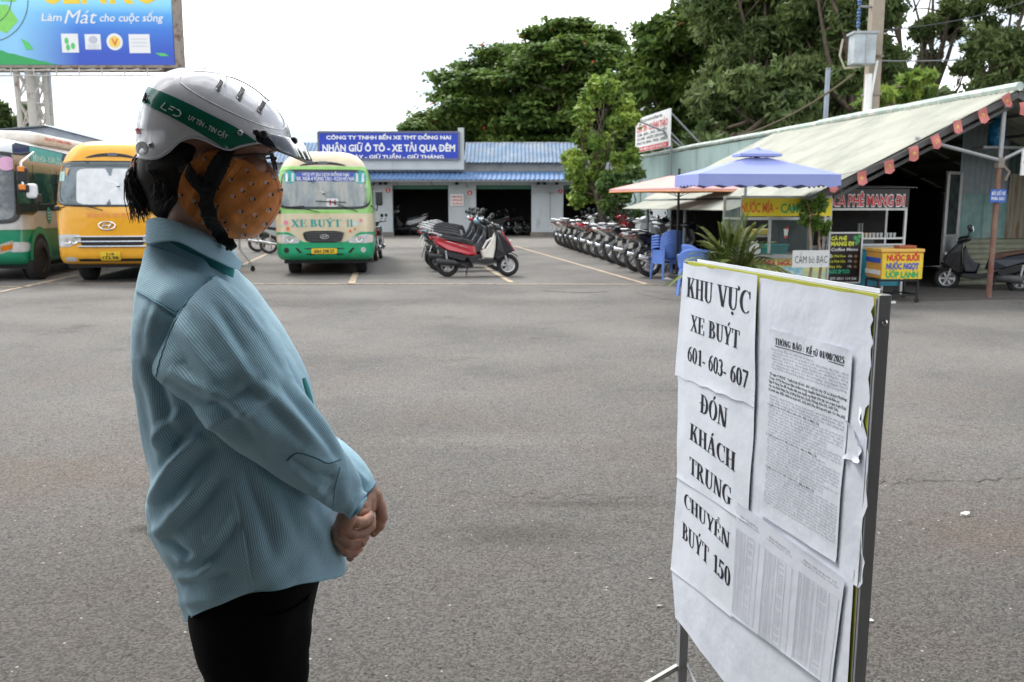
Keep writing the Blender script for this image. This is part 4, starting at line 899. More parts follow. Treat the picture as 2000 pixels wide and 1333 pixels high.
m = MB(); m.box((x0+W/2, .54, (zC2+zA)/2), (W, .01, zA-zC2)); m.build('back_panel', M_darkin, cs)
for x in (x0+.08, x0+W-.08):
    m = MB(); m.lathe((x, -.015, .06), [(0, 0), (0, .06), (.03, .06), (.03, 0)], 16, 'y'); m.build('caster', M_rubber, cs)
# machine inside, dried plant, cups
mc = thing('juice_dispenser', 'dark metal drinks machine standing inside the coffee cart', 'machine', co+cfr.x*(x0+W*.62)+cfr.y*.33+Vector((0, 0, zC2+.006)), YAW)
m = MB(); m.box((0, 0, .1), (.3, .2, .2)); m.build('body', mat('dim_steel', (.10, .10, .10), .4, .5), mc, bevel=.01); 
for x in (-.08, -.03): m = MB(); m.lathe((x, 0, .2), [(0, .022), (.16, .022), (.16, 0)], 10, 'z'); m.build('cylinder_jar', mat('dim_steel2', (.2, .2, .2), .3, .5), mc)
r = random.Random(4)
dpn = thing('dried_plant', 'orange brown dried plant standing at the left post inside the coffee cart', 'plant', co+cfr.x*(x0+.13)+cfr.y*.12+Vector((0, 0, zC2+.006)), YAW)
m = MB()
for k in range(16):
    a = r.uniform(0, 6.28); l = r.uniform(.14, .28); e = Vector((math.cos(a)*.1, math.sin(a)*.06, l)); s_ = Vector((-math.sin(a), math.cos(a), 0))*.022
    m.add([(0, 0, .02), e*.5+s_, e, e*.5-s_], [(0, 1, 2, 3)])
m.build('foliage', mat('dry_leaf', (.45, .22, .08), .7, var=.4), dpn); m = MB(); m.lathe((0, 0, 0), [(0, 0), (0, .05), (.06, .055), (.06, 0)], 12, 'z'); m.build('pot', M_black, dpn)
cup0 = None
for k in range(13):
    u = 1657+k*7.3+(4 if k > 9 else 0); q = K(u, 460, -.0)
    loc = co+cfr.x*q.x+cfr.y*(.03)+Vector((0, 0, zE+.015))
    lab = 'small plastic cup on the coffee cart rail, %s' % (['beside the menu board', 'second from the menu board', 'third from the menu board', 'fourth from the menu board', 'fifth from the menu board', 'sixth from the menu board', 'exactly in the middle', 'sixth from the right post', 'fifth from the right post', 'fourth from the right post', 'third from the right post', 'second from the right post', 'touching the right post'][k])
    m = MB(); m.lathe((0, 0, 0), [(0, 0), (0, .016), (.062, .024), (.07, .024), (.074, 0)], 12, 'z'); o = m.build('plastic_cup', mat('cup_white' if k < 7 and k > 1 else 'cup_grey', (.75, .66, .55) if k < 7 and k > 1 else (.6, .62, .62), .3), None, smooth=False)
    o.location = loc; tag(o, lab, 'cup', 'cups along the coffee cart rail')
# menu board hung on the cart
mn = thing('menu_board', 'black coffee menu board with white frame hung on the blue coffee cart', 'menu board', co+cfr.y*(-.07), YAW)
mf = Frame(co+cfr.y*(-.07)); Q = lambda u, v: mf.on(u, v, 0)
a, b = Q(1612, 553), Q(1684, 455)
m = MB(); m.box(((a.x+b.x)/2, 0, (a.z+b.z)/2), (b.x-a.x, .015, b.z-a.z)); m.build('panel', MATS['sign_black'], mn)
m = MB()
for p, q in (((a.x, a.z), (b.x, a.z)), ((a.x, b.z), (b.x, b.z)), ((a.x, a.z), (a.x, b.z)), ((b.x, a.z), (b.x, b.z))): m.beam((p[0], -.006, p[1]), (q[0], -.006, q[1]), .022)
m.build('frame', M_white, mn)
w, h = b.x-a.x, b.z-a.z; fn = lambda x, z: (a.x+w*x, -.012, a.z+h*z)
for s, x0, x1, z0, z1, bo, mt, sl_ in (('CÀ PHÊ', .09, .55, .855, .925, .05, 'y', 0), ('MANG ĐI', .09, .76, .745, .825, .05, 'y', 0), ('Cà Phê Đen', .08, .54, .515, .56, .02, 'y', 0), ('Cà Phê Sữa', .08, .54, .41, .455, .02, 'y', 0), ('Bạc Xỉu', .08, .44, .305, .35, .02, 'y', 0),
        ('Coffee Menu', .1, .88, .64, .70, .02, 'w', .3), ('15k', .62, .74, .515, .56, .02, 'w', 0), ('17k', .62, .74, .41, .455, .02, 'w', 0), ('17k', .62, .74, .305, .35, .02, 'w', 0), ('ĐT: 0911 114 266', .12, .9, .06, .11, .03, 'w', 0)):
    m = MB(); put_text(m, s, fn, x0, x1, z0, z1, bo, slant=sl_); m.build('lettering', mat('menu_yellow', (.72, .75, .05), .5) if mt == 'y' else M_wprint, mn)
m = MB(); put_text(m, 'NƯỚC ÉP TƯƠI', fn, .06, .68, .19, .26, .05); m.build('green_lettering', mat('menu_green', (.05, .5, .3), .5), mn)
m = MB()
for (x, z) in ((.80, .9), (.88, .84), (.84, .8), (.92, .93)): disc(m, lambda p, q: fn(p, q), x, z, .06, 8, rz=.045)
m.build('leaf_print', mat('menu_leaf', (.06, .36, .12), .5), mn)
m = MB()
for k in range(3): disc(m, fn, .84, .53-k*.105, .05, 12, rz=.03)
m.build('drink_print', mat('menu_drink', (.35, .17, .08), .5), mn)
# hand lettered card
hc = thing('handwritten_card', 'white card with thin black hand lettering hung on the two small trees', 'sign', co+cfr.y*(-1.05), YAW)
hf = Frame(co+cfr.y*(-1.05)); a, b = hf.on(1547, 523, 0), hf.on(1620, 489, 0)
m = MB(); m.box(((a.x+b.x)/2, 0, (a.z+b.z)/2), (b.x-a.x, .008, b.z-a.z)); m.build('card', mat('card_white', (.68, .68, .66), .8, var=.05), hc)
w, h = b.x-a.x, b.z-a.z; fn = lambda x, z: (a.x+w*x, -.007, a.z+h*z); m = MB()
put_text(m, 'CẤM bò BẠC', fn, .06, .95, .25, .68, -.008); m.build('lettering', M_kprint, hc)
# cooler box on black trolley
ko = G(1722, 592); kf = Frame(ko, R(2)); O_ = lambda u, v, y=0.: kf.on(u, v, y)
tr = thing('black_trolley', 'black steel trolley stand with small casters under the yellow cooler box', 'trolley', ko, kf.rz)
xa, xb = O_(1712, 560).x+.02, O_(1792, 560).x; zt2 = O_(1750, 546).z
m = MB()
for x in (xa, xb):
    for y in (0, .42): m.beam((x, y, .08), (x, y, zt2-.03), .028)
for z in (zt2-.02, .12):
    for y in (0, .42): m.beam((xa, y, z), (xb, y, z), .025)
    for x in (xa, xb): m.beam((x, 0, z), (x, .42, z), .025)
m.build('frame', M_black, tr)
for x in (xa, xb):
    for y in (0, .42): m = MB(); m.lathe((x, y-.012, .038), [(0, 0), (0, .036), (.024, .036), (.024, 0)], 14, 'y'); m.beam((x, y, .04), (x, y, .1), .02); m.build('caster', M_rubber, tr)
kb = thing('cooler_box', 'yellow foam drinks cooler with red, blue and green lettering on black trolley', 'cooler', ko+Vector((0, 0, zt2)), kf.rz)
xa2, xb2 = O_(1720, 520).x, O_(1799, 520).x; hh = O_(1750, 487).z-zt2; wx = xb2-xa2
M_coolY = mat('cooler_yellow', (.80, .56, .04), .45); M_coolO = mat('cooler_orange', (.72, .36, .07), .5)
m = MB(); m.box(((xa2+xb2)/2, .24, hh/2-.02), (wx, .52, hh-.06), taper=1.03); m.build('tub', M_coolO, kb, bevel=.01)
m = MB(); m.box(((xa2+xb2)/2, .24, hh-.022), (wx+.05, .57, .05)); m.build('lid', mat('cooler_lid', (.75, .45, .10), .5), kb, bevel=.01)
m = MB(); m.box(((xa2+xb2)/2, -.045, hh/2-.03), (wx-.0, .012, hh-.08)); fp = m.build('front_print', M_coolY, kb)
m = MB()
for k, (s, mt) in enumerate((('NƯỚC SUỐI', M_red), ('NƯỚC NGỌT', mat('blue_print', (.03, .10, .5), .5)), ('ƯỚP LẠNH', M_grn))):
    m = MB(); z = hh-.03-(k+.85)*hh*.28; put_text(m, s, lambda x, z: (x, -.055, z), xa2+wx*.10, xb2-wx*.10, z-.03, z+hh*.12, .05); m.build('lettering', mt, fp)
m = MB(); m.box((xa2-.012, .24, hh*.62), (.012, .50, hh*.16)); m.build('blue_stripe', MATS['blue_print'], kb); m = MB(); m.box((xa2-.012, .24, hh*.22), (.012, .50, hh*.15)); m.build('white_stripe', M_white, kb)
m = MB(); m.box((xb2-.2, .15, hh+.025), (.28, .2, .04)); o = m.build('red_tray', mat('brick_red', (.35, .10, .05), .6), None, bevel=.01); o.location = ko+Vector((0, 0, zt2+.006)); o.rotation_euler = (0, 0, kf.rz); tag(o, 'small brick red tray lying on the lid of the yellow cooler', 'tray')
# ------------------------------------------------------------------ plants by the stalls
def potted_tree(label, u, vb, Y, vcrown, ru, rv, seed, n=2600):
    q = random.Random(seed); rng = np.random.default_rng(seed); b = P(u, vb, Y); t = thing('small_tree', label, 'tree', (b.x, Y, 0), 0, 'two slim trees between the stalls')
    zc = P(u, vcrown, Y).z; m = MB(); m.tube([(0, 0, .25), (.03, 0, .6), (-.02, .01, zc-.2), (.0, 0, zc+.1)], [.028, .022, .018, .01], 8); m.build('trunk', mat('pale_bark', (.32, .22, .15), .8), t)
    m = MB()
    for k in range(6): a = q.uniform(0, 6.3); m.tube([(-.01, 0, zc-.22+k*.03), (.12*math.cos(a), .12*math.sin(a), zc-.02+k*.04)], .006, 5)
    m.build('limb', MATS['pale_bark'], t)
    s = Y/FPX; bl = [((q.uniform(-1, 1)*ru*s*.7, q.uniform(-.2, .2), zc+q.uniform(-1, 1)*rv*s*.8), (ru*s*.55, ru*s*.55, rv*s*.42)) for k in range(9)]
    leaves_mesh('crown', bl, n, .045, leafmat('small_leaf', (.09, .17, .03), (.17, .27, .05), sc=4), t, rng, 1.9, .2)
    m = MB(); m.lathe((0, 0, 0), [(0, 0), (0, .13), (.26, .17), (.28, .17), (.28, 0)], 18, 'z'); m.build('pot', mat('dark_pot', (.05, .04, .04), .7), t)
potted_tree('slim potted tree with bright round crown left, trunk behind the handwritten card', 1582, 500, 13.05, 413, 20, 32, 41)
potted_tree('thinner potted tree touching the left post of the coffee cart', 1601, 500, 13.1, 444, 9, 16, 42, 700)
pm = P(1432, 500, 10.8); pt = thing('potted_palm', 'bushy potted palm with yellow green fronds just behind the notice board', 'palm', (pm.x, pm.y, 0))
q = random.Random(8); pz0 = P(1432, 520, 10.8).z
m = MB(); m.lathe((0, 0, 0), [(0, 0), (0, .16), (.34, .21), (.36, .21), (.36, .18), (.33, .17), (.33, 0)], 20, 'z'); m.build('pot', mat('clay_pot', (.28, .12, .07), .8), pt)
for k in range(58):
    a = q.uniform(0, 6.283); el = q.uniform(.45, 1.45); ln_ = q.uniform(.60, .86); m = MB()
    pts = []
    for i in range(9):
        t = i/8; r_ = ln_*t; drop = .55*t*t*math.cos(el)*ln_*1.3
        pts.append(Vector((math.cos(a)*math.cos(el)*r_*1.05, math.sin(a)*math.cos(el)*r_*1.05, .40+.26*min(1, t*2)+math.sin(el)*r_-drop)))
    m.tube(pts, [.006*(1-.8*i/8) for i in range(9)], 5)
    for i in range(2, 9):
        for s_ in (-1, 1):
            for j in range(3):
                p = pts[i-1]+(pts[i]-pts[i-1])*(j+1)/3; d = (pts[i]-pts[i-1]).normalized(); sd_ = d.cross(Vector((0, 0, 1))).normalized()*s_
                L_ = .17*(1-.5*abs(i/8-.5)); e = p+(d*.75+sd_*.8+Vector((0, 0, -.15)))*L_; w_ = Vector((0, 0, 1)).cross(e-p).normalized()*.014+d*.004
                m.add([p-w_*.4, (p+e)/2-w_, e, (p+e)/2+w_], [(0, 1, 2, 3)])
    m.build('frond', LF_palm, pt, fixn=False)
# ------------------------------------------------------------------ plastic chairs
M_chb = mat('blue_plastic', (.13, .25, .68), .4, var=.06)
def chair(label, loc, rz, group, mt=M_chb):
    t = thing('plastic_chair', label, 'chair', loc, rz, group)
    # local: faces -y, seat .42 high
    m = MB(); m.grid(lambda i, j: (.21*(2*i-1)*(1-.08*j), -.2+.4*j, .42-.02*math.sin(math.pi*i)+.004*j), 6, 6); m.build('seat', mt, t, smooth=True, solid=.012, fixn=False)
    m = MB()
    def bk(i, j):
        a = R(-75+150*i); w = .235+.02*j; top = .80-.02-.14*abs(2*i-1)**2.5
        return (w*math.sin(a), .02+.2*math.cos(a)*1.0+.06*j, .44+(top-.44)*j)
    m.grid(bk, 18, 8); m.build('backrest', mt, t, smooth=True, solid=.01, fixn=False)
    for s_ in (-1, 1):
        m = MB(); m.tube([(s_*.235, .06, .66), (s_*.25, -.08, .65), (s_*.25, -.2, .63), (s_*.235, -.22, .5), (s_*.22, -.2, .42)], [.02, .022, .022, .018, .02], 8); m.build('armrest', mt, t, smooth=True)
        for yy, fy in ((-.2, -.25), (.19, .25)):
            m = MB(); m.beam((s_*.2, yy, .43), (s_*.245, fy, .0), .045, .028); m.build('leg', mt, t)
        m = MB()
        m.beam((s_*.232, -.21, .34), (s_*.232, .2, .34), .01, .05); m.build('side_rail', mt, t)
    m = MB(); m.beam((-.2, .205, .33), (.2, .205, .33), .05, .012); m.build('back_rail', mt, t)
    return t
cl = G(1303, 545); z = 0
c0 = chair('lowest blue plastic armchair of the stack beside the nearest parked motorbike', (cl.x, cl.y, 0), R(200), 'stacked blue plastic chairs')
ords = ['second from the bottom', 'middle', 'second from the top', 'topmost']
for k in range(4): dup(c0, (cl.x+.0, cl.y, .055*(k+1)), R(200), '%s blue plastic armchair in the stack beside the nearest parked motorbike' % ords[k])
c1 = G(1352, 575); dup(c0, (c1.x, c1.y, 0), R(170), 'single light blue plastic armchair half hidden behind the notice board corner', 'loose blue plastic chairs')
c2 = P(1362, 480, 16.2); dup(c0, (c2.x, c2.y, 0), R(120), 'blue plastic armchair farther back behind the chair stack', 'loose blue plastic chairs')
tb_ = G(1345, 550); t = thing('old_tyre', 'old black tyre lying flat on the ground under the parasol pole', 'tyre', (tb_.x-.12, tb_.y, 0))
m = MB(); m.lathe((0, 0, .075), [(-.07, .17), (-.07, .27), (-.04, .30), (.04, .30), (.07, .27), (.07, .17), (-.07, .17)], 28, 'z'); m.build('tyre', M_rubber, t, smooth=True)
m = MB(); m.lathe((0, 0, .075), [(-.05, .172), (-.05, .155), (.05, .155), (.05, .172)], 28, 'z'); m.build('bead', M_black, t)
st = P(1392, 510, 12.4); t = thing('red_stool', 'red plastic stool mostly hidden behind the potted palm', 'stool', (st.x, st.y, 0))
Mr = mat('red_plastic', (.6, .05, .03), .4); m = MB(); m.hull([(0, 0, 0, .15, .15), (.03, 0, 0, .14, .14)], 16, 5, 'z'); o = m.build('seat', Mr, t, loc=(0, 0, .56))
for sx in (-1, 1):
    for sy in (-1, 1): m = MB(); m.beam((sx*.12, sy*.12, .57), (sx*.17, sy*.17, 0), .04, .02); m.build('leg', Mr, t)
# ------------------------------------------------------------------ buses
M_seal = mat('window_rubber', (.02, .02, .02), .5)
M_wind = glass('windscreen_glass', (.12, .15, .16), .18, .03)
M_sideg = mat('dark_side_glass', (.03, .04, .04), .06, var=.4, spec=.8)
M_lens = mat('lamp_lens', (.55, .56, .55), .08, var=.2, coat=1.)
M_lamp = mat('lamp_reflector', (.75, .75, .72), .15, .7)
M_amber = mat('amber_lens', (.75, .22, .02), .15, coat=1.)
M_plate = mat('plate_yellow', (.75, .50, .03), .4)
M_under = mat('underbody', (.02, .02, .02), .9)
class Shell:
    def __init__(s, W, zb, H, L, rake=.2, zr=1.3, bulge=.10, edge=.22, tp=4.5, bt=14., tum=.05):
        s.W, s.zb, s.H, s.L, s.rk, s.zr, s.bg, s.ed, s.tp, s.bt, s.tum = W, zb, H, L, rake, zr, bulge, edge, tp, bt, tum
        s.zc = zb+(H-zb)*.45
    def out(s, t):
        c, d = math.cos(t), math.sin(t); up = d > 0; e = s.tp if up else s.bt; hh = (s.H-s.zc) if up else (s.zc-s.zb)
        x = s.W/2*math.copysign(abs(c)**(2/e), c); z = s.zc+hh*math.copysign(abs(d)**(2/e), d)
        x *= 1-s.tum*max(0, (z-s.zc)/(s.H-s.zc))
        return x, z
    def rad(s, x, z):
        "0 at the centre, 1 on the outline"
        zz = z-s.zc; hh = (s.H-s.zc) if zz > 0 else (s.zc-s.zb); e = s.tp if zz > 0 else s.bt
        xx = x/(1-s.tum*max(0, zz/hh)) if zz > 0 else x
        return (abs(xx/(s.W/2))**e+abs(zz/hh)**e)**(1/e)
    def y(s, x, z, off=0.):
        r = min(1, s.rad(x, z)); q = max(0, (r-.80)/.20)
        return s.rk*max(0, z-s.zr)+s.bg*(2*x/s.W)**2*.6+s.ed*(1-math.sqrt(max(0, 1-q*q)))-off
    def p(s, x, z, off=0.): return (x, s.y(x, z, off), z)
    def body(s, name, mt, par):
        n = 96; m = MB(); ts = [2*math.pi*k/n for k in range(n)]; rg = []
        o = [s.out(t) for t in ts]
        for q in (.02, .2, .4, .6, .72, .80, .85, .89, .925, .95, .97, .985, .996, 1.):
            rg.append([(x*q, s.y(x*q, s.zc+(z-s.zc)*q), s.zc+(z-s.zc)*q) for x, z in o])
        yb = [max(a[1] for a in rg[-1])+.02]+[s.L*k/6 for k in range(1, 7)]
        for k, y_ in enumerate(yb): rg.append([(x, max(y_, rg[len(rg)-1-k if k else -1][i][1]) if k == 0 else y_, z) for i, (x, z) in enumerate(o)])
        rg.append([(x*.9, s.L+.1, s.zc+(z-s.zc)*.92) for x, z in o])
        m.rings(rg, True); return m.build(name, mt, par, smooth=True)
    def patch(s, x0, x1, z0, z1, off, e=5., n=16, cut=None):
        "rounded patch following the front"
        m = MB(); cx, cz, hx, hz = (x0+x1)/2, (z0+z1)/2, (x1-x0)/2, (z1-z0)/2
        rg = []
        for q in (.04, .3, .55, .75, .9, 1.):
            g = []
            for k in range(64):
                t = 2*math.pi*k/64; c, d = math.cos(t), math.sin(t)
                x = cx+hx*q*math.copysign(abs(c)**(2/e), c); z = cz+hz*q*math.copysign(abs(d)**(2/e), d)
                if cut: x, z = cut(x, z)
                g.append(s.p(x, z, off))
            rg.append(g)
        m.rings(rg, False); m.f.append(tuple(range(64))); m.m.append(0); return m
def bus_wheel(m_parent, x, y, r=.40, w=.24, side=1):
    m = MB(); m.lathe((x, y, r), [(-w/2, r*.55), (-w/2, r*.93), (-w/2+.03, r), (w/2-.03, r), (w/2, r*.93), (w/2, r*.55)], 32, 'x'); o = m.build('wheel', M_rubber, m_parent, smooth=True)
    m = MB(); m.lathe((x, y, r), [(side*(w/2-.03), 0), (side*(w/2-.02), r*.2), (side*(w/2-.08), r*.3), (side*(w/2-.05), r*.5), (side*w/2, r*.56)], 24, 'x'); m.build('rim', M_alu, o, smooth=True)
def blade(par, sh, x0, z0, x1, z1, xa, za):
    m = MB(); a, b, c = Vector(sh.p(x0, z0, .03)), Vector(sh.p(x1, z1, .035)), Vector(sh.p(xa, za, .05))
    m.tube([a, b], .010, 6); m.tube([c, (a+b)/2+Vector((0, -.015, 0))], .009, 6); m.build('wiper', M_black, par)
def minibus(name, label, loc, sh, paint, cfg):
    t = thing(name, label, 'bus', loc, YAW)
    b = sh.body('body', paint, t)
    m = sh.patch(cfg['wx0']-.022, cfg['wx1']+.022, cfg['wz0']-.024, cfg['wz1']+.024, .006, cfg.get('we', 7)); m.build('window_seal', M_seal, t, smooth=True, fixn=False)
    m = sh.patch(cfg['wx0'], cfg['wx1'], cfg['wz0'], cfg['wz1'], .020, cfg.get('we', 7)); g = m.build('windscreen', M_wind, t, smooth=True, fixn=False)
    bo_ = .0078
    for (x0, x1, z0, z1, mt, nm) in cfg['behind']:
        bo_ += .0012; m = sh.patch(x0, x1, z0, z1, bo_, 9); m.build(nm, mt, g, smooth=True, fixn=False)
    W2 = sh.W/2
    for sx in (-1, 1): bus_wheel(t, sx*(W2-.30), 1.0, side=sx); bus_wheel(t, sx*(W2-.30), sh.L-1.5, side=sx)
    m = MB(); m.box((0, sh.L/2, sh.zb-.02+.09), (sh.W-.3, sh.L-.5, .26)); m.build('chassis', M_under, t)
    # side windows
    for sx in (-1, 1):
        ys = np.linspace(1.0, sh.L-.3, 6)
        for k in range(5):
            z0_, z1_ = cfg.get('sz', (1.25, 2.1)); m = MB(); xx = lambda z: sx*(W2*(1-sh.tum*max(0, (z-sh.zc)/(sh.H-sh.zc)))+.008)
            m.add([(xx(z0_), ys[k]+.03, z0_), (xx(z0_), ys[k+1]-.03, z0_), (xx(z1_), ys[k+1]-.03, z1_), (xx(z1_), ys[k]+.03, z1_)], [(0, 1, 2, 3)]); m.build('side_window', M_sideg, t)
    return t
def mirror(par, a, b, c, w=.17, h=.28, mt=None):
    m = MB(); m.tube([a, b, c], .014, 6); o = m.build('mirror_arm', M_black, par)
    m = MB(); m.box(c, (w, .07, h)); m.build('mirror_housing', mt or M_black, o, bevel=.03)
    m = MB(); m.box(Vector(c)+Vector((0, .045, 0)), (w*.85, .012, h*.88)); m.build('mirror_glass', M_chrome, o)

# --- bus 11: cream, light green and green
f0 = P(632, 400, 18.5); bf = Frame((f0.x, f0.y, 0)); b11 = bf.o
kx, kz = 1.0, 1.0
def bx(u): return (u-632)*18.55/FPX
def bz(v, u=632): return P(u, v, 18.55).z
sh = Shell(2.05, bz(510), 2.62, 6.6, rake=.26, zr=bz(410), edge=.26, tp=4.0, tum=.07)
CR, LG, DG = (.68, .58, .40), (.30, .60, .16), (.015, .36, .16)
paint = bands('bus_green_cream', 2, [(0, DG), (bz(474), DG), (bz(474)+.001, CR), (bz(418), LG), (bz(326), CR)], rough=.3, coat=.4)
# sweep of the green corner: raise green towards the sides
n = paint.node_tree
def sweep(m, k):
    "raise the lowest colour edge towards the sides of the bus"
    n = m.node_tree; ns = n.nodes; ln = n.links.new
    mr = [x for x in ns if x.type == 'MATH' and x.operation == 'DIVIDE'][0]; sep = [x for x in ns if x.type == 'SEPXYZ'][0]
    ab = ns.new('ShaderNodeMath'); ab.operation = 'ABSOLUTE'; ln(sep.outputs[0], ab.inputs[0])
    r1 = ns.new('ShaderNodeMapRange'); r1.interpolation_type = 'SMOOTHSTEP'; r1.inputs[1].default_value = .40; r1.inputs[2].default_value = .78; r1.inputs[3].default_value = 0; r1.inputs[4].default_value = k; ln(ab.outputs[0], r1.inputs[0])
    r2 = ns.new('ShaderNodeMapRange'); r2.interpolation_type = 'SMOOTHSTEP'; r2.inputs[1].default_value = bz(440); r2.inputs[2].default_value = bz(425); r2.inputs[3].default_value = 1; r2.inputs[4].default_value = 0; ln(sep.outputs[2], r2.inputs[0])
    mu = ns.new('ShaderNodeMath'); mu.operation = 'MULTIPLY'; ln(r1.outputs[0], mu.inputs[0]); ln(r2.outputs[0], mu.inputs[1])
    sb = ns.new('ShaderNodeMath'); sb.operation = 'SUBTRACT'; ln(sep.outputs[2], sb.inputs[0]); ln(mu.outputs[0], sb.inputs[1]); ln(sb.outputs[0], mr.inputs[0])
sweep(paint, (474-455)*18.55/FPX)
M_ban = mat('bus_banner_blue', (.05, .09, .50), .5); M_teal = mat('bus_teal_print', (.01, .33, .33), .5)
cur = mat('curtain_cream', (.50, .50, .46), .9, col2=(.24, .30, .33), c2pos=(.40, .6), c2scale=2.2, stretch=(1.5, 1, .35))
z0w, z1w = bz(407), bz(333)
t = minibus('route_bus', 'cream and green minibus facing the camera with large teal route lettering and number 11', b11, sh, paint,
    dict(wx0=bx(546), wx1=bx(719), wz0=z0w, wz1=z1w, behind=[(bx(552), bx(713), bz(404), bz(354), cur, 'interior_curtain'), (bx(580), bx(694), bz(354), bz(336), M_ban, 'route_banner')], sz=(1.35, 2.25)))
g = [c for c in bpy.data.objects if c.name.startswith('windscreen')][-1]
m = MB()
for u, r_ in ((568.5, 12.5), (702, 12.5)): disc(m, lambda x, z: sh.p(x, z, .0125), bx(u), bz(346), r_*18.55/FPX, 28)
m.build('number_disc', mat('disc_teal', (.03, .42, .42), .5), g); m = MB(); fn = lambda x, z: sh.p(x, z, .0145)
for u in (568.5, 702): put_text(m, '11', fn, bx(u-8), bx(u+8), bz(354), bz(339), .05)
m.build('white_number', M_wprint, g)
for s, u0, u1, v0, v1 in (('HTX VT DU LỊCH ĐỒNG NAI', 593, 681, 343.5, 338), ('BX. NGÃ 4 VŨNG TÀU - KCN HỐ NAI', 582, 691, 352.5, 345.5)): m = MB(); put_text(m, s, fn, bx(u0), bx(u1), bz(v0), bz(v1), .03); m.build('white_lettering', M_wprint, g)
m = sh.patch(bx(637), bx(660), bz(404), bz(388), .0125, 9); m.build('route_card', M_white, g, fixn=False)
m = MB(); put_text(m, '11', fn, bx(643), bx(655), bz(401), bz(391), .03); m.build('card_lettering', M_red, g)
m = MB(); fn = lambda x, z: sh.p(x, z, .006)
m.build
# serif style lettering on the nose drawn in teal
def serif_ticks(mb, fn, xs, z0, z1, w=.035, h=.016):
    for x in xs: rectp(mb, fn, x-w, x+w, z0, z0+h); rectp(mb, fn, x-w, x+w, z1-h, z1)
GL_LATER = (t, sh, bx, bz)
m = MB()
for (u, v, r_) in ((560, 435, 4.5), (702, 431, 3.2)):
    m = MB()
    for k in range(5): disc(m, lambda x, z: sh.p(x, z, .006+.0004*k), bx(u)+r_*.006*math.cos(k*1.257), bz(v)+r_*.006*math.sin(k*1.257), r_*.0055, 10)
    m.build('pink_flower_print', mat('pink_print', (.75, .25, .35), .5), t)
for (u, v, r_) in ((563, 447, 4.2), (681, 452, 3), (690, 448, 2.5)):
    m = MB(); disc(m, fn, bx(u), bz(v), r_*.0085, 10, rz=r_*.011); m.build('strawberry_print', mat('orange_print2', (.75, .16, .04), .5), t)
for (u, v, r_) in ((549, 441, 3), (691, 437, 5)): m = MB(); disc(m, fn, bx(u), bz(v), r_*.0109, 10); m.build('pale_flower_print', mat('pale_blue_print', (.5, .65, .68), .5), t)
m = sh.patch(bx(588), bx(675), bz(321), bz(315), .004, 2.2, cut=lambda x, z: (x, z-.06*(x/.5)**2)); o = m.build('roof_vent', M_black, t, fixn=False)
m = sh.patch(bx(622), bx(642), bz(320), bz(314.5), .02, 4); m.build('marker_lamp', MATS['lamp_grey'], o, fixn=False)
gr = sh.patch(bx(590), bx(669), bz(474), bz(451), .012, 4, cut=lambda x, z: (x*(1-.18*(bz(455)-z)/.25 if z < bz(455) else 1), z)); go_ = gr.build('grille', M_black, t, fixn=False)
for k in range(6):
    zz = bz(471)+k*(bz(455)-bz(471))/5; w_ = bx(632+(32+k*1.2)); m = MB(); m.tube([sh.p(x, zz, .024) for x in np.linspace(-w_, w_, 7)], .011, 6); m.build('grille_bar', mat('grille_dark', (.06, .06, .06), .35), go_)
def oval_badge(sh, par, cx, cz, rx, rz_, off, mt, slant=.15):
    m = MB(); pts = [Vector(sh.p(cx+rx*math.cos(a), cz+rz_*math.sin(a), off)) for a in np.linspace(0, 2*math.pi, 25)]; m.tube(pts, rz_*.16, 6)
    f = lambda x, z: sh.p(cx+x*rx+z*rx*.35, cz+z*rz_, off+.004)
    m.tube([f(-.42, -.55), f(-.38, .5)], rz_*.15, 5); m.tube([f(.38, -.5), f(.42, .55)], rz_*.15, 5); m.tube([f(-.4, -.12), f(0, .05), f(.4, .12)], rz_*.12, 5)
    m.build('emblem', mt, par)
oval_badge(sh, t, 0, bz(462.5), .085, .042, .035, M_alu)
for s_ in (-1, 1):
    ua, ub = (538, 585) if s_ < 0 else (676, 726)
    cutf = lambda x, z, s_=s_: (x, bz(475.5)+(z-bz(475.5))*(1-.65*max(0, min(1, (abs(x)-.95*0-.5)/-.12 if abs(x) < .5 else 0)))-0.0)
    def cut2(x, z):
        a = abs(x); k = 1-.55*max(0, min(1, (.78-a)/.32)); return (x, bz(475.5)+(z-bz(475.5))*k)
    hl = sh.patch(bx(ua+1), bx(ub-1), bz(475.5), bz(458), .010, 5, cut=cut2).build('headlight', M_lens, t, fixn=False)
    m = MB(); xc = s_*.72; a = Vector(sh.p(xc, bz(467), .018)); m.lathe(tuple(a), [(.0, .0), (-.004, .05), (-.01, .068), (-.004, .072)], 20, 'y'); m.build('reflector', M_lamp, hl)
    sh.patch(*( (bx(ub-13), bx(ub-2)) if s_ > 0 else (bx(ua+2), bx(ua+11)) ), bz(474), bz(460), .016, 5).build('turn_lamp', mat('clear_lens', (.7, .62, .55), .1), hl, fixn=False)
    sh.patch(s_*.80-.055, s_*.80+.055, bz(494), bz(483.5), .006, 2).build('fog_lamp', M_black if s_ < 0 else M_lens, t, fixn=False)
    m = MB(); sgn = s_; x_ = s_*.56; f = lambda x, z: sh.p(x, z, .006); m.add([f(x_-.03*s_, bz(495)), f(x_+.06*s_, bz(485)), f(x_+.01*s_, bz(484)), f(x_-.08*s_, bz(493))], [(0, 1, 2, 3)]); m.build('bumper_slot', M_black, t)
for (u0, u1, v) in ((593, 669, 485.5), (596, 612, 497), (652, 668, 497)): sh.patch(bx(u0), bx(u1), bz(v+1.2), bz(v-1), .005, 4).build('bumper_slot', M_black, t, fixn=False)
pl = sh.patch(bx(606), bx(655), bz(496), bz(485), .03, 12).build('number_plate', M_plate, t, fixn=False, solid=.006)
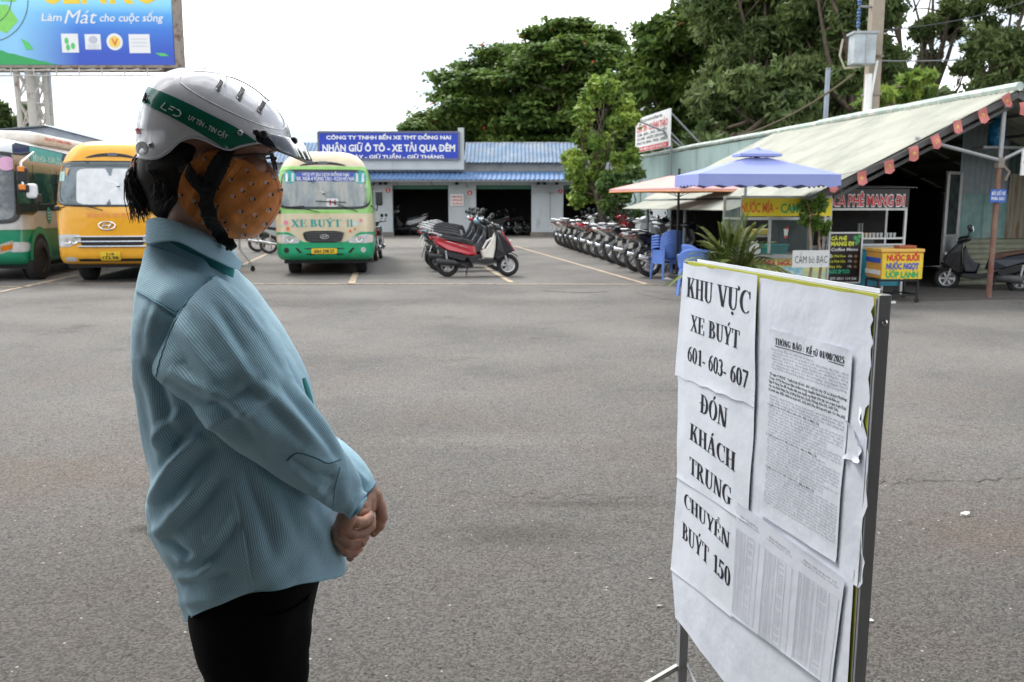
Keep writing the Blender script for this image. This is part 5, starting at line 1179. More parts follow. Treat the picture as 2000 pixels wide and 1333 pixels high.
m = MB(); put_text(m, '60H 298 57', lambda x, z: sh.p(x, z, .036), bx(611), bx(650), bz(494), bz(487.5), .02); m.build('lettering', M_kprint, pl)
mirror(t, sh.p(.98, bz(402)), (1.10, .05, bz(412)), (1.155, .02, bz(388)), .15, .30); mirror(t, sh.p(-.98, bz(402)), (-1.0, -.05, bz(410)), (-.98, -.08, bz(396)), .14, .26)
m = MB(); a = Vector(sh.p(-.94, bz(413), .06)); m.box(a, (.10, .06, .10)); m.build('corner_mirror', M_black, t, bevel=.03)
blade(t, sh, bx(560), bz(405), bx(596), bz(403), bx(624), bz(415)); blade(t, sh, bx(617), bz(393), bx(674), bz(395.5), bx(697), bz(414))
# rocker: darker green skirt line
# --- yellow bus
DY = 16.75
g0 = P(214, 400, DY-.05)
def yx(u): return (u-214)*DY/FPX*1.0
def yz(v): return P(214, v, DY).z
sh2 = Shell(2.10, yz(518), 2.72, 6.6, rake=.26, zr=yz(412), edge=.27, tp=4.0, tum=.07)
M_ybus = mat('bus_orange_yellow', (.80, .38, .02), .28, coat=.6, var=.05)
shade = mat('white_sunshade', (.92, .93, .94), .7)
k_ = .96
t = minibus('minibus', 'orange yellow minibus with white sunshade behind its windscreen between the woman and the white bus', (g0.x, g0.y, 0), sh2, M_ybus,
    dict(wx0=yx(113), wx1=yx(313), wz0=yz(402), wz1=yz(316), behind=[(yx(116), yx(310), yz(401), yz(317), mat('cab_inside', (.26, .31, .34), .8, col2=(.10, .13, .14), c2pos=(.45, .62), c2scale=2.4), 'cab_interior'), (yx(152), yx(306), yz(400), yz(329), shade, 'sunshade'), (yx(119), yx(307), yz(326), yz(318.5), mat('tint_band', (.10, .12, .12), .3), 'tint_band'), (yx(119), yx(130), yz(354), yz(335), mat('sticker_teal', (.45, .68, .66), .4), 'sticker')], sz=(1.35, 2.25), we=6))
m = sh2.patch(yx(168), yx(262), yz(305), yz(298), .004, 2.2, cut=lambda x, z: (x, z-.07*(x/.5)**2)); o = m.build('roof_vent', M_black, t, fixn=False)
sh2.patch(yx(209), yx(227), yz(304.5), yz(297.5), .02, 4).build('marker_lamp', MATS['lamp_grey'], o, fixn=False)
m = MB(); put_text(m, 'VẬN TẢI XE BUÝT', lambda x, z: sh2.p(x, z, .005), yx(170), yx(262), yz(425), yz(416), .01); m.build('faded_lettering', mat('faded_red_print', (.82, .30, .12), .4), t)
oval_badge(sh2, t, -.07, yz(441), .15, .075, .018, M_chrome)
gr = sh2.patch(yx(146), yx(282), yz(483), yz(461), .006, 8, cut=lambda x, z: (x*(1-.22*(yz(461)-z)/(yz(461)-yz(483))), z)).build('grille', M_black, t, fixn=False)
for zz, th in ((yz(462.5), .017), (yz(472), .017), (yz(481.5), .017)):
    w_ = .62 if zz < yz(470) else .68; m = MB(); m.tube([sh2.p(x, zz, .02) for x in np.linspace(-w_, w_*.98, 9)], th, 6); m.build('chrome_bar', M_chrome, gr)
for s_ in (-1, 1):
    def cut3(x, z):
        a = abs(x); k = 1-.6*max(0, min(1, (.80-a)/.32)); return (x, yz(457)-(yz(457)-z)*(k if z < yz(470) else k*.5+.5))
    x0_, x1_ = (-1.02, -.56) if s_ < 0 else (.56, 1.02)
    hl = sh2.patch(x0_, x1_, yz(482.5), yz(458), .010, 5, cut=cut3).build('headlight', M_lens, t, fixn=False)
    for xc in (.80, .68): m = MB(); a = Vector(sh2.p(s_*xc, yz(470), .018)); m.lathe(tuple(a), [(.0, .0), (-.004, .04), (-.01, .058), (-.004, .062)], 18, 'y'); m.build('reflector', M_lamp, hl)
    sh2.patch(s_*.78-.11, s_*.78+.11, yz(510.5), yz(502), .008, 4).build('fog_lamp', M_lens, t, fixn=False)
sh2.patch(-.64, .64, yz(511), yz(505.5), .006, 12).build('bumper_slot', M_black, t, fixn=False)
pl = sh2.patch(yx(191)-.0, yx(228), yz(509), yz(491), .028, 12).build('number_plate', M_plate, t, fixn=False, solid=.006)
m = MB(); f = lambda x, z: sh2.p(x, z, .034); put_text(m, '51B', f, yx(202), yx(217), yz(498.5), yz(493.5), .02); put_text(m, '173.98', f, yx(195), yx(224), yz(506.5), yz(500.5), .02); m.build('lettering', M_kprint, pl)
blade(t, sh2, yx(114), yz(405), yx(150), yz(401), yx(120), yz(408)); blade(t, sh2, yx(150), yz(401), yx(190), yz(404), yx(202), yz(411))
m = MB(); a = Vector(sh2.p(yx(116), yz(407), .06)); m.box(a, (.1, .06, .09)); m.build('corner_mirror', M_black, t, bevel=.03)
m = MB(); m.tube([sh2.p(-1.0, yz(398)), (-1.14, -.05, yz(400)), (-1.28, -.1, yz(398))], .015, 6); m.build('mirror_arm', M_black, t)
m = MB(); m.box((-1.32, -.1, yz(374)), (.20, .12, .27)); o = m.build('mirror_housing', mat('white_mirror', (.72, .72, .74), .3, coat=.5), t, bevel=.05); m = MB(); m.box((-1.22, -.06, yz(388)), (.07, .12, .16)); m.build('mirror_bracket', M_black, o, bevel=.02)
# --- white and green bus at the left edge
DW = 16.9
w0 = P(-74, 400, DW); wf = Frame((w0.x, w0.y, 0))
def wz(v, u=30): return P(u, v, DW).z
sh3 = Shell(2.25, wz(522), 2.80, 8.2, rake=.14, zr=1.0, edge=.30, tp=5., tum=.04)
M_wbus = bands('bus_white_green', 2, [(0, (.01, .20, .10)), (.3, (.01, .25, .13)), (wz(455), (.01, .20, .10)), (wz(450), (.52, .52, .50)), (1.5, (.66, .67, .67))], rough=.3, coat=.5)
t = minibus('city_bus', 'white bus with green lower body and roof air conditioner at the left photo edge', wf.o, sh3, M_wbus,
    dict(wx0=-.98, wx1=.98, wz0=1.15, wz1=2.5, behind=[(-.9, .9, 1.2, 2.45, mat('bus_inside', (.16, .18, .19), .8, col2=(.4, .42, .42), c2scale=2), 'interior')], sz=(.0, .001), we=8))
for o in [o for o in bpy.data.objects if o.parent == t and o.name.startswith('side_window')]: bpy.data.objects.remove(o)
sx_ = 1.125
def ws(y, z, off=.006): return (sx_*(1-.04*max(0, (z-sh3.zc)/(sh3.H-sh3.zc)))+off, y, z)
def WL(u, v, xl=1.125): q = wf.on(u, v, xl=xl); return q.y, q.z
def spatch(pts, name, mt, off, par=t): m = MB(); m.add([ws(*WL(u, v), off) for u, v in pts], [tuple(range(len(pts)))]); return m.build(name, mt, par, fixn=True)
spatch([(27, 283), (34, 279), (248, 326), (248, 412), (74, 412), (66, 420), (32, 420)], 'window_band', M_sideg, .004)
spatch([(34, 322), (60, 322), (60, 398), (34, 398)], 'driver_window', mat('driver_glass', (.03, .09, .07), .08, col2=(.12, .2, .16), c2pos=(.5, .7), c2scale=2.5), .008)
spatch([(66, 322), (105, 330), (105, 398), (66, 398)], 'side_window', mat('side_glass_green', (.02, .07, .05), .08, col2=(.10, .2, .12), c2pos=(.5, .7), c2scale=2.5), .008)
for k in range(5):
    u0 = 112+k*27; spatch([(u0, 335+k*2), (u0+23, 337+k*2), (u0+23, 396), (u0, 396)], 'side_window', MATS['side_glass_green'], .008)
bn = spatch([(60, 286), (125, 301), (121, 323), (62, 315)], 'green_banner', mat('banner_teal', (.04, .35, .36), .5), .009)
spatch([(33, 420), (33, 322), (36, 322), (36, 420)], 'pillar', M_black, .010)
m = MB(); y0_, z0_ = WL(67, 308); y1_, _ = WL(120, 308)
put_text(m, 'BIÊN HÒA - XUÂN LỘC', lambda x, z: ws(x, z, .012), y0_, y1_, z0_-.07, z0_+.05, .02); m.build('lettering', mat('banner_pale', (.45, .68, .66), .5), bn)
yy, zz = WL(95, 421); m = MB(); disc(m, lambda x, z: ws(x, z, .008), yy, zz, .12, 20, rz=.17); o = m.build('green_badge', mat('badge_teal', (.03, .36, .30), .5), t)
m = MB()
for k in range(3): rectp(m, lambda x, z: ws(x, z, .011), yy-.07, yy+.07, zz-.08+k*.06, zz-.06+k*.06)
m.build('badge_print', M_wprint, o)
# wheel arch
ya_, za_ = WL(80, 470); m = MB(); n = 20; r0_, r1_ = .44, .56
cy = wf.on(82, 545, xl=1.1).y
vs = []
for k in range(n+1): a = math.pi*k/n; vs += [ws(cy+r0_*math.cos(a), .42+r0_*math.sin(a)*1.15, .012), ws(cy+r1_*math.cos(a), .42+r1_*math.sin(a)*1.15, .006)]
m.add(vs, [(2*k, 2*k+2, 2*k+3, 2*k+1) for k in range(n)]); m.build('wheel_arch', mat('arch_green', (.02, .28, .16), .4), t)
m = MB(); m.add([ws(cy+r0_*math.cos(math.pi*k/n), .42+r0_*1.15*math.sin(math.pi*k/n), .009) for k in range(n+1)]+[ws(cy-r0_, .2, .009), ws(cy+r0_, .2, .009)], [tuple(range(n+3))]); m.build('wheel_well', M_under, t)
m = MB(); m.lathe((1.03, cy, .41), [(-.1, .2), (-.1, .38), (.0, .41), (.1, .41), (.13, .38), (.13, .24)], 32, 'x'); o = m.build('wheel', M_rubber, t, smooth=True)
m = MB(); m.lathe((1.11, cy, .41), [(0, 0), (.0, .08), (-.04, .12), (-.02, .22), (.03, .24)], 24, 'x'); m.build('rim', mat('dirty_rim', (.10, .10, .10), .6, .5), o, smooth=True)
m = MB(); m.hull([(1.6, .0, 2.86, .80, .11), (1.75, 0, 2.88, .88, .15), (4.6, 0, 2.88, .88, .15), (4.9, 0, 2.86, .75, .10)], 24, 4, 'y'); o = m.build('roof_unit', mat('ac_white', (.62, .58, .52), .5), t, smooth=True)
m = MB(); put_text(m, 'XE BUÝT THÂN THIỆN', lambda x, z: (.884, x, z), 2.0, 3.6, 2.86, 2.92, .02); m.build('red_lettering', M_red, o)
sh3.patch(.75, 1.10, wz(494), wz(474), .010, 4).build('headlight', M_lens, t, fixn=False)
q = spatch([(-2, 478), (24, 470), (23, 490), (-2, 497)], 'corner_lamp', M_lens, .012); spatch([(0, 482), (23, 477), (23, 486), (0, 492)], 'turn_lamp', M_amber, .018)
m = sh3.patch(.62, .95, 2.15, 2.42, .03, 2); m.build('pink_sticker', mat('pink_sticker', (.75, .42, .6), .5), t, fixn=False)
q = wf.on(43, 345, xl=1.42); m = MB(); m.tube([(1.1, .1, wz(300)), (1.38, -.05, wz(297)), (1.42, q.y, wz(320)), (1.42, q.y, wz(365))], .02, 8); o = m.build('mirror_arm', M_chrome, t)
for v0, v1 in ((344, 28), (370, 14)):
    m = MB(); m.box((1.42, q.y+.02, wz(v0)), (.20, .09, .27 if v1 == 28 else .14)); oo = m.build('mirror_housing', M_black, o, bevel=.03)
    m = MB(); m.box((1.42, q.y-.03, wz(v0-11 if v1 == 28 else v0-3)), (.12, .03, .10)); m.build('turn_lamp', M_amber, oo, bevel=.02)
# trolley behind the woman
tp = G(494, 530); t = thing('steel_trolley', 'pale grey steel trolley frame with small caster between woman and route bus', 'trolley', (tp.x, tp.y, 0))
M_tro = mat('trolley_paint', (.38, .42, .40), .6, .2); m = MB()
A_ = Vector((0, 0, .13)); Tt = P(468, 487, tp.y)-Vector((tp.x, tp.y, 0)); 
m.beam(A_, Tt, .035); m.beam(A_, (-.42, -.02, .13), .04); m.beam((-.42, -.02, .13), (-.42, 0, .8), .04); m.beam(Tt, Tt+Vector((0, 0, .5)), .04); m.beam(Tt+Vector((0, 0, .5)), (-.9, 0, Tt.z+.5), .04); m.beam((-.42, -.02, .13), (-.9, 0, .13), .04); m.beam((-.9, 0, .13), (-.9, 0, Tt.z+.5), .04); m.build('frame', M_tro, t)
for x in (0, -.86): m = MB(); m.lathe((x, -.02, .05), [(0, 0), (0, .05), (.04, .05), (.04, 0)], 16, 'y'); m.box((x, 0, .10), (.06, .05, .04)); m.build('caster', M_rubber, t)
# ------------------------------------------------------------------ serif capitals built from strokes
def _ring(o, i, a0, a1, n=22):
    P_ = []
    for k in range(n+1):
        a = R(a0+(a1-a0)*k/n); P_.append(((o[0]+o[2]*math.cos(a), o[1]+o[3]*math.sin(a)), (i[0]+i[2]*math.cos(a), i[1]+i[3]*math.sin(a))))
    return [[P_[k][0], P_[k+1][0], P_[k+1][1], P_[k][1]] for k in range(n)]
def _r(a, b, c, d): return [[(a, b), (c, b), (c, d), (a, d)]]
def _p(x0, y0, x1, y1, w): return [[(x0, y0), (x0+w, y0), (x1+w, y1), (x1, y1)]]
def _stem(x, w=.17, y0=0, y1=1, s=.09):
    q = _r(x, y0, x+w, y1)
    if y0 == 0: q += _r(x-s, 0, x+w+s, .035)
    if y1 == 1: q += _r(x-s, .965, x+w+s, 1)
    return q
SG = {
 'K': (.82, _stem(.12)+_p(.30, .42, .60, .97, .06)+_r(.50, .965, .78, 1)+_p(.55, .03, .34, .58, .18)+_r(.46, 0, .82, .035)),
 'H': (.84, _stem(.10)+_stem(.56)+_r(.27, .48, .56, .525)),
 'U': (.78, _r(.10, .3, .27, .965)+_r(.0, .965, .37, 1)+_r(.60, .3, .645, .965)+_r(.50, .965, .76, 1)+_ring((.3725, .3, .2725, .32), (.435, .3, .165, .27), 180, 360)),
 'V': (.78, _p(.33, 0, .07, .965, .17)+_p(.42, .0, .64, .965, .05)+_r(.0, .965, .34, 1)+_r(.53, .965, .78, 1)),
 'C': (.76, _ring((.42, .5, .38, .51), (.47, .5, .27, .47), 48, 312)+_r(.69, .66, .72, .99)),
 'G': (.84, _ring((.42, .5, .38, .51), (.47, .5, .27, .47), 48, 330)+_r(.69, .70, .72, .99)+_r(.56, .08, .73, .42)+_r(.47, .40, .82, .435)),
 'X': (.80, _p(.54, .03, .08, .97, .19)+_p(.08, .03, .62, .97, .055)+_r(.0, 0, .25, .035)+_r(.45, 0, .80, .035)+_r(.0, .965, .34, 1)+_r(.54, .965, .78, 1)),
 'E': (.70, _stem(.1)+_r(.28, .965, .62, 1)+_r(.585, .76, .62, .965)+_r(.27, .49, .48, .53)+_r(.46, .40, .49, .63)+_r(.37, 0, .65, .035)+_r(.62, .035, .66, .26)),
 'B': (.72, _stem(.1)+_ring((.30, .745, .28, .255), (.30, .745, .13, .22), -90, 90)+_ring((.30, .27, .36, .27), (.30, .27, .19, .235), -90, 90)),
 'Y': (.78, _r(.31, 0, .48, .44)+_r(.21, 0, .58, .035)+_p(.31, .42, .07, .965, .17)+_p(.43, .42, .64, .965, .05)+_r(.0, .965, .33, 1)+_r(.53, .965, .78, 1)),
 'T': (.74, _r(.285, 0, .455, .965)+_r(.18, 0, .56, .035)+_r(.03, .965, .71, 1)+_r(.03, .75, .06, .965)+_r(.68, .75, .71, .965)),
 'Đ': (.80, _stem(.1)+_ring((.28, .5, .46, .5), (.28, .5, .28, .465), -90, 90)+_r(-.03, .47, .42, .52)),
 'O': (.80, _ring((.40, .5, .37, .515), (.40, .5, .20, .475), 0, 360, 36)),
 'N': (.80, _r(.12, .03, .165, .965)+_r(.02, 0, .27, .035)+_p(.50, .0, .06, 1, .19)+_r(.64, .03, .685, .965)+_r(.54, .965, .79, 1)),
 'A': (.80, _p(.07, .03, .35, .97, .05)+_p(.52, .03, .30, 1, .18)+_r(.19, .29, .56, .33)+_r(0, 0, .24, .035)+_r(.42, 0, .80, .035)),
 'R': (.80, _stem(.1)+_ring((.30, .745, .30, .255), (.30, .745, .14, .22), -90, 90)+_p(.55, .03, .30, .5, .18)+_r(.48, 0, .80, .035)),
 '6': (.52, _ring((.26, .32, .23, .33), (.26, .32, .10, .29), 0, 360, 30)+_ring((.50, .33, .47, .67), (.50, .33, .33, .64), 95, 178)),
 '0': (.52, _ring((.26, .49, .23, .51), (.26, .49, .10, .475), 0, 360, 30)),
 '1': (.48, _r(.2, .03, .35, 1)+_r(.09, 0, .46, .035)+_p(.20, .86, .20, .9, -.12)),
 '3': (.50, _ring((.22, .74, .20, .26), (.22, .74, .07, .225), -80, 155)+_ring((.19, .28, .27, .29), (.19, .28, .11, .25), -150, 85)),
 '7': (.50, _r(.04, .87, .47, 1)+_p(.13, 0, .38, .88, .09)),
 '5': (.50, _r(.12, .88, .45, 1)+_p(.08, .55, .12, .9, .05)+_ring((.19, .32, .27, .33), (.19, .32, .11, .29), -150, 105)),
 '2': (.50, _ring((.24, .72, .21, .28), (.24, .72, .07, .245), -20, 165)+_p(.04, .06, .36, .66, .07)+_r(.04, 0, .46, .12)),
 '8': (.50, _ring((.25, .74, .19, .26), (.25, .74, .07, .225), 0, 360, 26)+_ring((.25, .26, .23, .27), (.25, .26, .10, .235), 0, 360, 26)),
 '-': (.32, _r(.04, .26, .28, .35)), '/': (.32, _p(.0, -.02, .24, 1.02, .05)), ' ': (.34, []), ':': (.3, _r(.1, .05, .2, .17)+_r(.1, .48, .2, .6)),
}
def _ac(x): return _p(x-.03, 1.07, x+.10, 1.27, .09)
_dot = lambda x: _ring((x, -.17, .085, .075), (x, -.17, .001, .001), 0, 360, 12)
SG['Ý'] = (SG['Y'][0], SG['Y'][1]+_ac(.38)); SG['Ó'] = (SG['O'][0], SG['O'][1]+_ac(.38)); SG['Á'] = (SG['A'][0], SG['A'][1]+_ac(.38))
SG['Ự'] = (.84, SG['U'][1]+_dot(.38)+_ring((.72, 1.02, .12, .10), (.70, 1.04, .05, .05), -90, 100, 10)); SG['Ô'] = (.80, SG['O'][1]+_p(.22, 1.07, .36, 1.2, .06)+_p(.5, 1.07, .36, 1.2, .06))
SG['Ể'] = (SG['E'][0], SG['E'][1]+_p(.18, 1.05, .32, 1.17, .07)+_p(.46, 1.05, .32, 1.17, .07)+_ring((.42, 1.28, .07, .08), (.42, 1.28, .03, .04), -60, 180, 10))
def put_serif(mb, body, fn, x0, x1, z0, z1, step=.00004, mi=0, gap=.02):
    "fn(x, z, off) -> point"
    tot = sum(SG[c][0]+gap for c in body)-gap; k = (x1-x0)/tot; h = z1-z0; x = 0; j = 0
    for c in body:
        w, polys = SG[c]
        for sh_ in (0, .02, .04):
            for p in polys:
                off = step*(j % 7); j += 1
                mb.add([fn(x0+(x+a+sh_)*k, z0+b*h, off) for a, b in p], [tuple(range(len(p)))], mi)
        x += w+gap
# lettering on the nose of the route bus
t, sh, bx, bz = GL_LATER
m = MB(); f = lambda x, z, off=0: sh.p(x, z, .006+off*6)
for s, u0, u1 in (('XE', 569, 599), ('BUÝT', 605, 664), ('11', 673, 686)): m = MB(); put_serif(m, s, f, bx(u0), bx(u1), bz(443.5), bz(429)); m.build('route_lettering', M_teal, t)
# ------------------------------------------------------------------ motorbikes (local x forward, rear axle at x=0)
M_bred = mat('bike_red', (.42, .018, .03), .25, coat=.7, var=.05); M_bwhite = mat('bike_white', (.72, .72, .70), .3, coat=.5); M_bblack = mat('bike_black', (.012, .012, .015), .3, coat=.5, var=.2)
M_bsilver = mat('bike_silver', (.40, .41, .42), .35, .4); M_bblue = mat('bike_navy', (.006, .009, .022), .3, coat=.4); M_bpanel = mat('bike_panel', (.5, .03, .04), .3, coat=.6)
M_tail = mat('dark_tail_lens', (.20, .012, .012), .2, coat=.6); M_amb2 = mat('dull_amber', (.35, .12, .03), .3); M_dust = mat('dusty_rubber', (.055, .052, .048), .9, var=.3, bump=.2)
M_leg = mat('bike_inner_cream', (.66, .63, .55), .5); M_brown = mat('brown_vinyl', (.12, .055, .035), .5); M_mirror = mat('sky_mirror', (.8, .84, .88), .05, 1.)
def bwheel(t, x, r, w=.10, spoke=True, rimmt=None, steer=0., tyre=None):
    m = MB(); pr = [(w*.5*math.cos(a), r-w*.45+w*.45*math.sin(a)) for a in np.linspace(-2.6, 2.6+3.14*0, 9)]
    m.lathe((x, 0, r), [(w*.5*math.sin(a), r-w*.42+w*.42*math.cos(a)) for a in np.linspace(-math.pi, math.pi, 13)], 30, 'y'); o = m.build('wheel', tyre or M_rubber, t, smooth=True)
    m = MB(); ri = r-w*.84; m.lathe((x, 0, r), [(-w*.35, ri), (-w*.25, ri-.02), (w*.25, ri-.02), (w*.35, ri), (w*.3, ri+.004), (-w*.3, ri+.004), (-w*.35, ri)], 30, 'y')
    m.lathe((x, 0, r), [(-.05, 0), (-.05, .035), (.05, .035), (.05, 0)], 14, 'y')
    k_ = 6
    for k in range(k_): a = 2*math.pi*k/k_; m.beam((x, 0, r), (x+(ri-.01)*math.cos(a), 0, r+(ri-.01)*math.sin(a)), .03 if not spoke else .012, .035 if not spoke else .012)
    if spoke:
        for k in range(14): a = 2*math.pi*k/14; m.beam((x, .03*(-1)**k, r), (x+ri*math.cos(a+.3), 0, r+ri*math.sin(a+.3)), .006)
    m.build('rim', rimmt or M_alu, o, smooth=False)
def bmirror(t, x, z, glassmt=None):
    for s_ in (-1, 1):
        m = MB(); m.tube([(x, s_*.26, z), (x-.02, s_*.33, z+.10), (x-.03, s_*.34, z+.14)], .007, 6); o = m.build('mirror', M_black, t)
        m = MB(); m.hull([(-.012, 0, 0, .04, .03), (0, 0, 0, .062, .045), (.018, 0, 0, .045, .03)], 16, 2.2, 'x'); m.v = [(a*.64+b*.77+x-.03, b*.64-a*.77+s_*.34, c*1.15+z+.17) for a, b, c in m.v]; m.build('mirror_shell', M_bwhite if glassmt else M_black, o, smooth=True)
        m = MB(); disc(m, lambda p, q, s_=s_: (x-.03-.0135*.64+p*.77, s_*.34+.0135*.77+p*.64-.021, z+.17+q), 0, 0, .056, 16, rz=.048); m.build('mirror_glass', glassmt or M_mirror, o)
def scooter(label, group, c1, c2, c3, seatmt, rimmt=None, stripe=None, name='scooter', cls=False):
    "step-through scooter: c1 main panels, c2 lower trim, c3 inner leg panel"
    t = thing(name, label, 'scooter', (0, 0, 0), 0, group); WB = 1.22; r = .215
    bwheel(t, 0, r+.01, .11, False, rimmt); bwheel(t, WB, r+.01, .10, False, rimmt)
    # front shield (profile slabs with width)
    def slab(name, poly, wf_, mt, par=t, n=7, lab=None):
        "side profile polygon thickened to a rounded body; wf_(x,z) half width"
        m = MB(); c = Vector((sum(p[0] for p in poly)/len(poly), 0, sum(p[1] for p in poly)/len(poly))); N = len(poly); rg = []
        for a in np.linspace(-1, 1, n):
            k = math.sqrt(max(0, 1-abs(a)**3))*.16+.84
            rg.append([(c.x+(x-c.x)*k, a*wf_(x, z), c.z+(z-c.z)*k) for x, z in poly])
        m.rings(rg, True); return m.build(name, mt, par, smooth=False, bevel=0)
    slab('front_shield', [(WB-.05, .42), (WB+.10, .50), (WB+.09, .58), (WB-.02, .72), (WB-.16, .92), (WB-.24, .95), (WB-.22, .78), (WB-.24, .55), (WB-.30, .34), (WB-.22, .30), (WB-.10, .36)], lambda x, z: .17 if z > .45 else .13, c2)
    slab('nose_panel', [(WB-.20, .96), (WB-.11, .90), (WB+.06, .66), (WB+.14, .50), (WB+.10, .50), (WB-.02, .64), (WB-.15, .82)], lambda x, z: .11 if z > .6 else .13, c1)
    slab('leg_panel', [(WB-.30, .33), (WB-.25, .55), (WB-.235, .80), (WB-.27, .88), (WB-.33, .72), (WB-.44, .56), (WB-.55, .52), (WB-.50, .34)], lambda x, z: .155 if z > .5 else .16, c3)
    slab('floorboard', [(WB-.22, .26), (WB-.20, .33), (WB-.60, .34), (WB-.85, .40), (WB-.80, .28), (WB-.45, .22)], lambda x, z: .19, c2)
    slab('side_panel', [(WB-.62, .42), (WB-.66, .60), (WB-.9, .66), (0-.25, .78), (-.30, .74), (-.22, .64), (.0, .52), (.25, .46), (.45, .40)], lambda x, z: .15-.05*max(0, -x/.3), c1)
    slab('tail_fairing', [(-.16, .80), (-.34, .81), (-.33, .77), (-.05, .73), (.3, .70), (.3, .74)], lambda x, z: .12, c1)
    slab('lower_cover', [(.45, .38), (.28, .45), (.0, .51), (-.18, .60), (-.24, .60), (-.12, .47), (.1, .36), (.38, .28)], lambda x, z: .13, c2)
    slab('seat', [(.56, .60), (.50, .72), (.36, .75), (.1, .79), (-.16, .83), (-.22, .80), (-.12, .76), (.2, .69), (.45, .60)], lambda x, z: .14-.03*(x > .4), seatmt)
    m = MB(); m.tube([(WB, .06, r), (WB-.05, .06, .40), (WB-.08, .05, .5)], .022, 8); m.tube([(WB, -.06, r), (WB-.05, -.06, .40), (WB-.08, -.05, .5)], .022, 8); m.build('fork', M_alu, t)
    m = MB(); m.grid(lambda i, j: (WB+(r+.05)*math.cos(R(40+100*i)), (-1+2*j)*.06, r+(r+.05)*math.sin(R(40+100*i))), 10, 3); m.build('front_fender', c2, t, solid=.008, fixn=False)
    m = MB(); m.grid(lambda i, j: ((r+.06)*math.cos(R(100+80*i)), (-1+2*j)*.06, r+(r+.08)*math.sin(R(100+80*i))), 8, 2); m.build('rear_fender', M_black, t, solid=.008, fixn=False)
    m = MB(); m.hull([(WB-.36, 0, 1.0, .10, .04), (WB-.28, 0, .99, .13, .07), (WB-.18, 0, .97, .11, .07), (WB-.12, 0, .95, .07, .05)], 14, 2.6); hb = m.build('handlebar_cover', c2, t, smooth=True)
    m = MB(); m.tube([(WB-.34, -.33, 1.02), (WB-.26, -.15, 1.0), (WB-.24, 0, .99), (WB-.26, .15, 1.0), (WB-.34, .33, 1.02)], .016, 8); m.build('handlebar', M_black, hb)
    m = MB(); m.hull([(0, 0, 0, .085, .04), (.03, 0, 0, .07, .035), (.04, 0, 0, .03, .02)], 14, 2.5); m.v = [(a+WB-.13, b, c+.955) for a, b, c in m.v]; m.build('headlight', M_lens, t, smooth=True)
    m = MB(); m.box((WB+.05, 0, .70), (.05, .16, .07)); m.build('turn_lamp', M_lens, t, bevel=.02)
    bmirror(t, WB-.30, 1.02)
    m = MB(); m.box((-.335, 0, .775), (.03, .16, .05)); m.build('tail_light', M_red, t, bevel=.012)
    m = MB(); m.tube([(-.1, -.11, .82), (-.28, -.10, .88), (-.36, 0, .88), (-.28, .10, .88), (-.1, .11, .82)], .012, 7); m.build('grab_rail', M_alu, t)
    m = MB(); m.hull([(-.22, -.15, .30, .05, .06), (-.18, -.15, .30, .055, .065), (.14, -.15, .27, .05, .06), (.25, -.14, .24, .03, .03)], 12, 2.5); m.tube([(.25, -.14, .24), (.45, -.12, .18), (.52, -.05, .22)], .014, 6); m.build('exhaust', mat('exhaust_dark', (.05, .05, .05), .4, .6), t, smooth=True)
    m = MB(); m.hull([(-.05, .10, .25, .05, .07), (.2, .10, .26, .06, .08), (.5, .02, .26, .08, .08)], 12, 3); m.build('engine', mat('engine_grey', (.10, .10, .10), .5, .6), t, smooth=True)
    m = MB(); m.tube([(.0, .12, .28), (-.03, .12, .52)], .02, 7); m.tube([(.0, -.12, .28), (-.03, -.12, .52)], .02, 7); m.build('shock', M_alu, t)
    m = MB(); m.box((-.33, 0, .56), (.012, .17, .13), Matrix.Rotation(R(18), 3, 'Y')); m.build('number_plate', M_white, t)
    m = MB(); m.tube([(.42, .12, .24), (.38, .24, .0)], .012, 6); m.build('kickstand', M_black, t)
    if stripe:
        m = MB(); m.add([(.33, -.158, .60), (.43, -.158, .56), (.02, -.151, .70), (-.04, -.150, .71)], [(0, 1, 2, 3)]); m.build('side_sticker', stripe, t)
        m = MB(); m.tube([(WB-.50, -.0, .56), (WB-.42, 0, .70), (WB-.33, 0, .76), (WB-.28, 0, .70)], .022, 8); m.build('bag_hook_bar', M_alu, t)
    return t
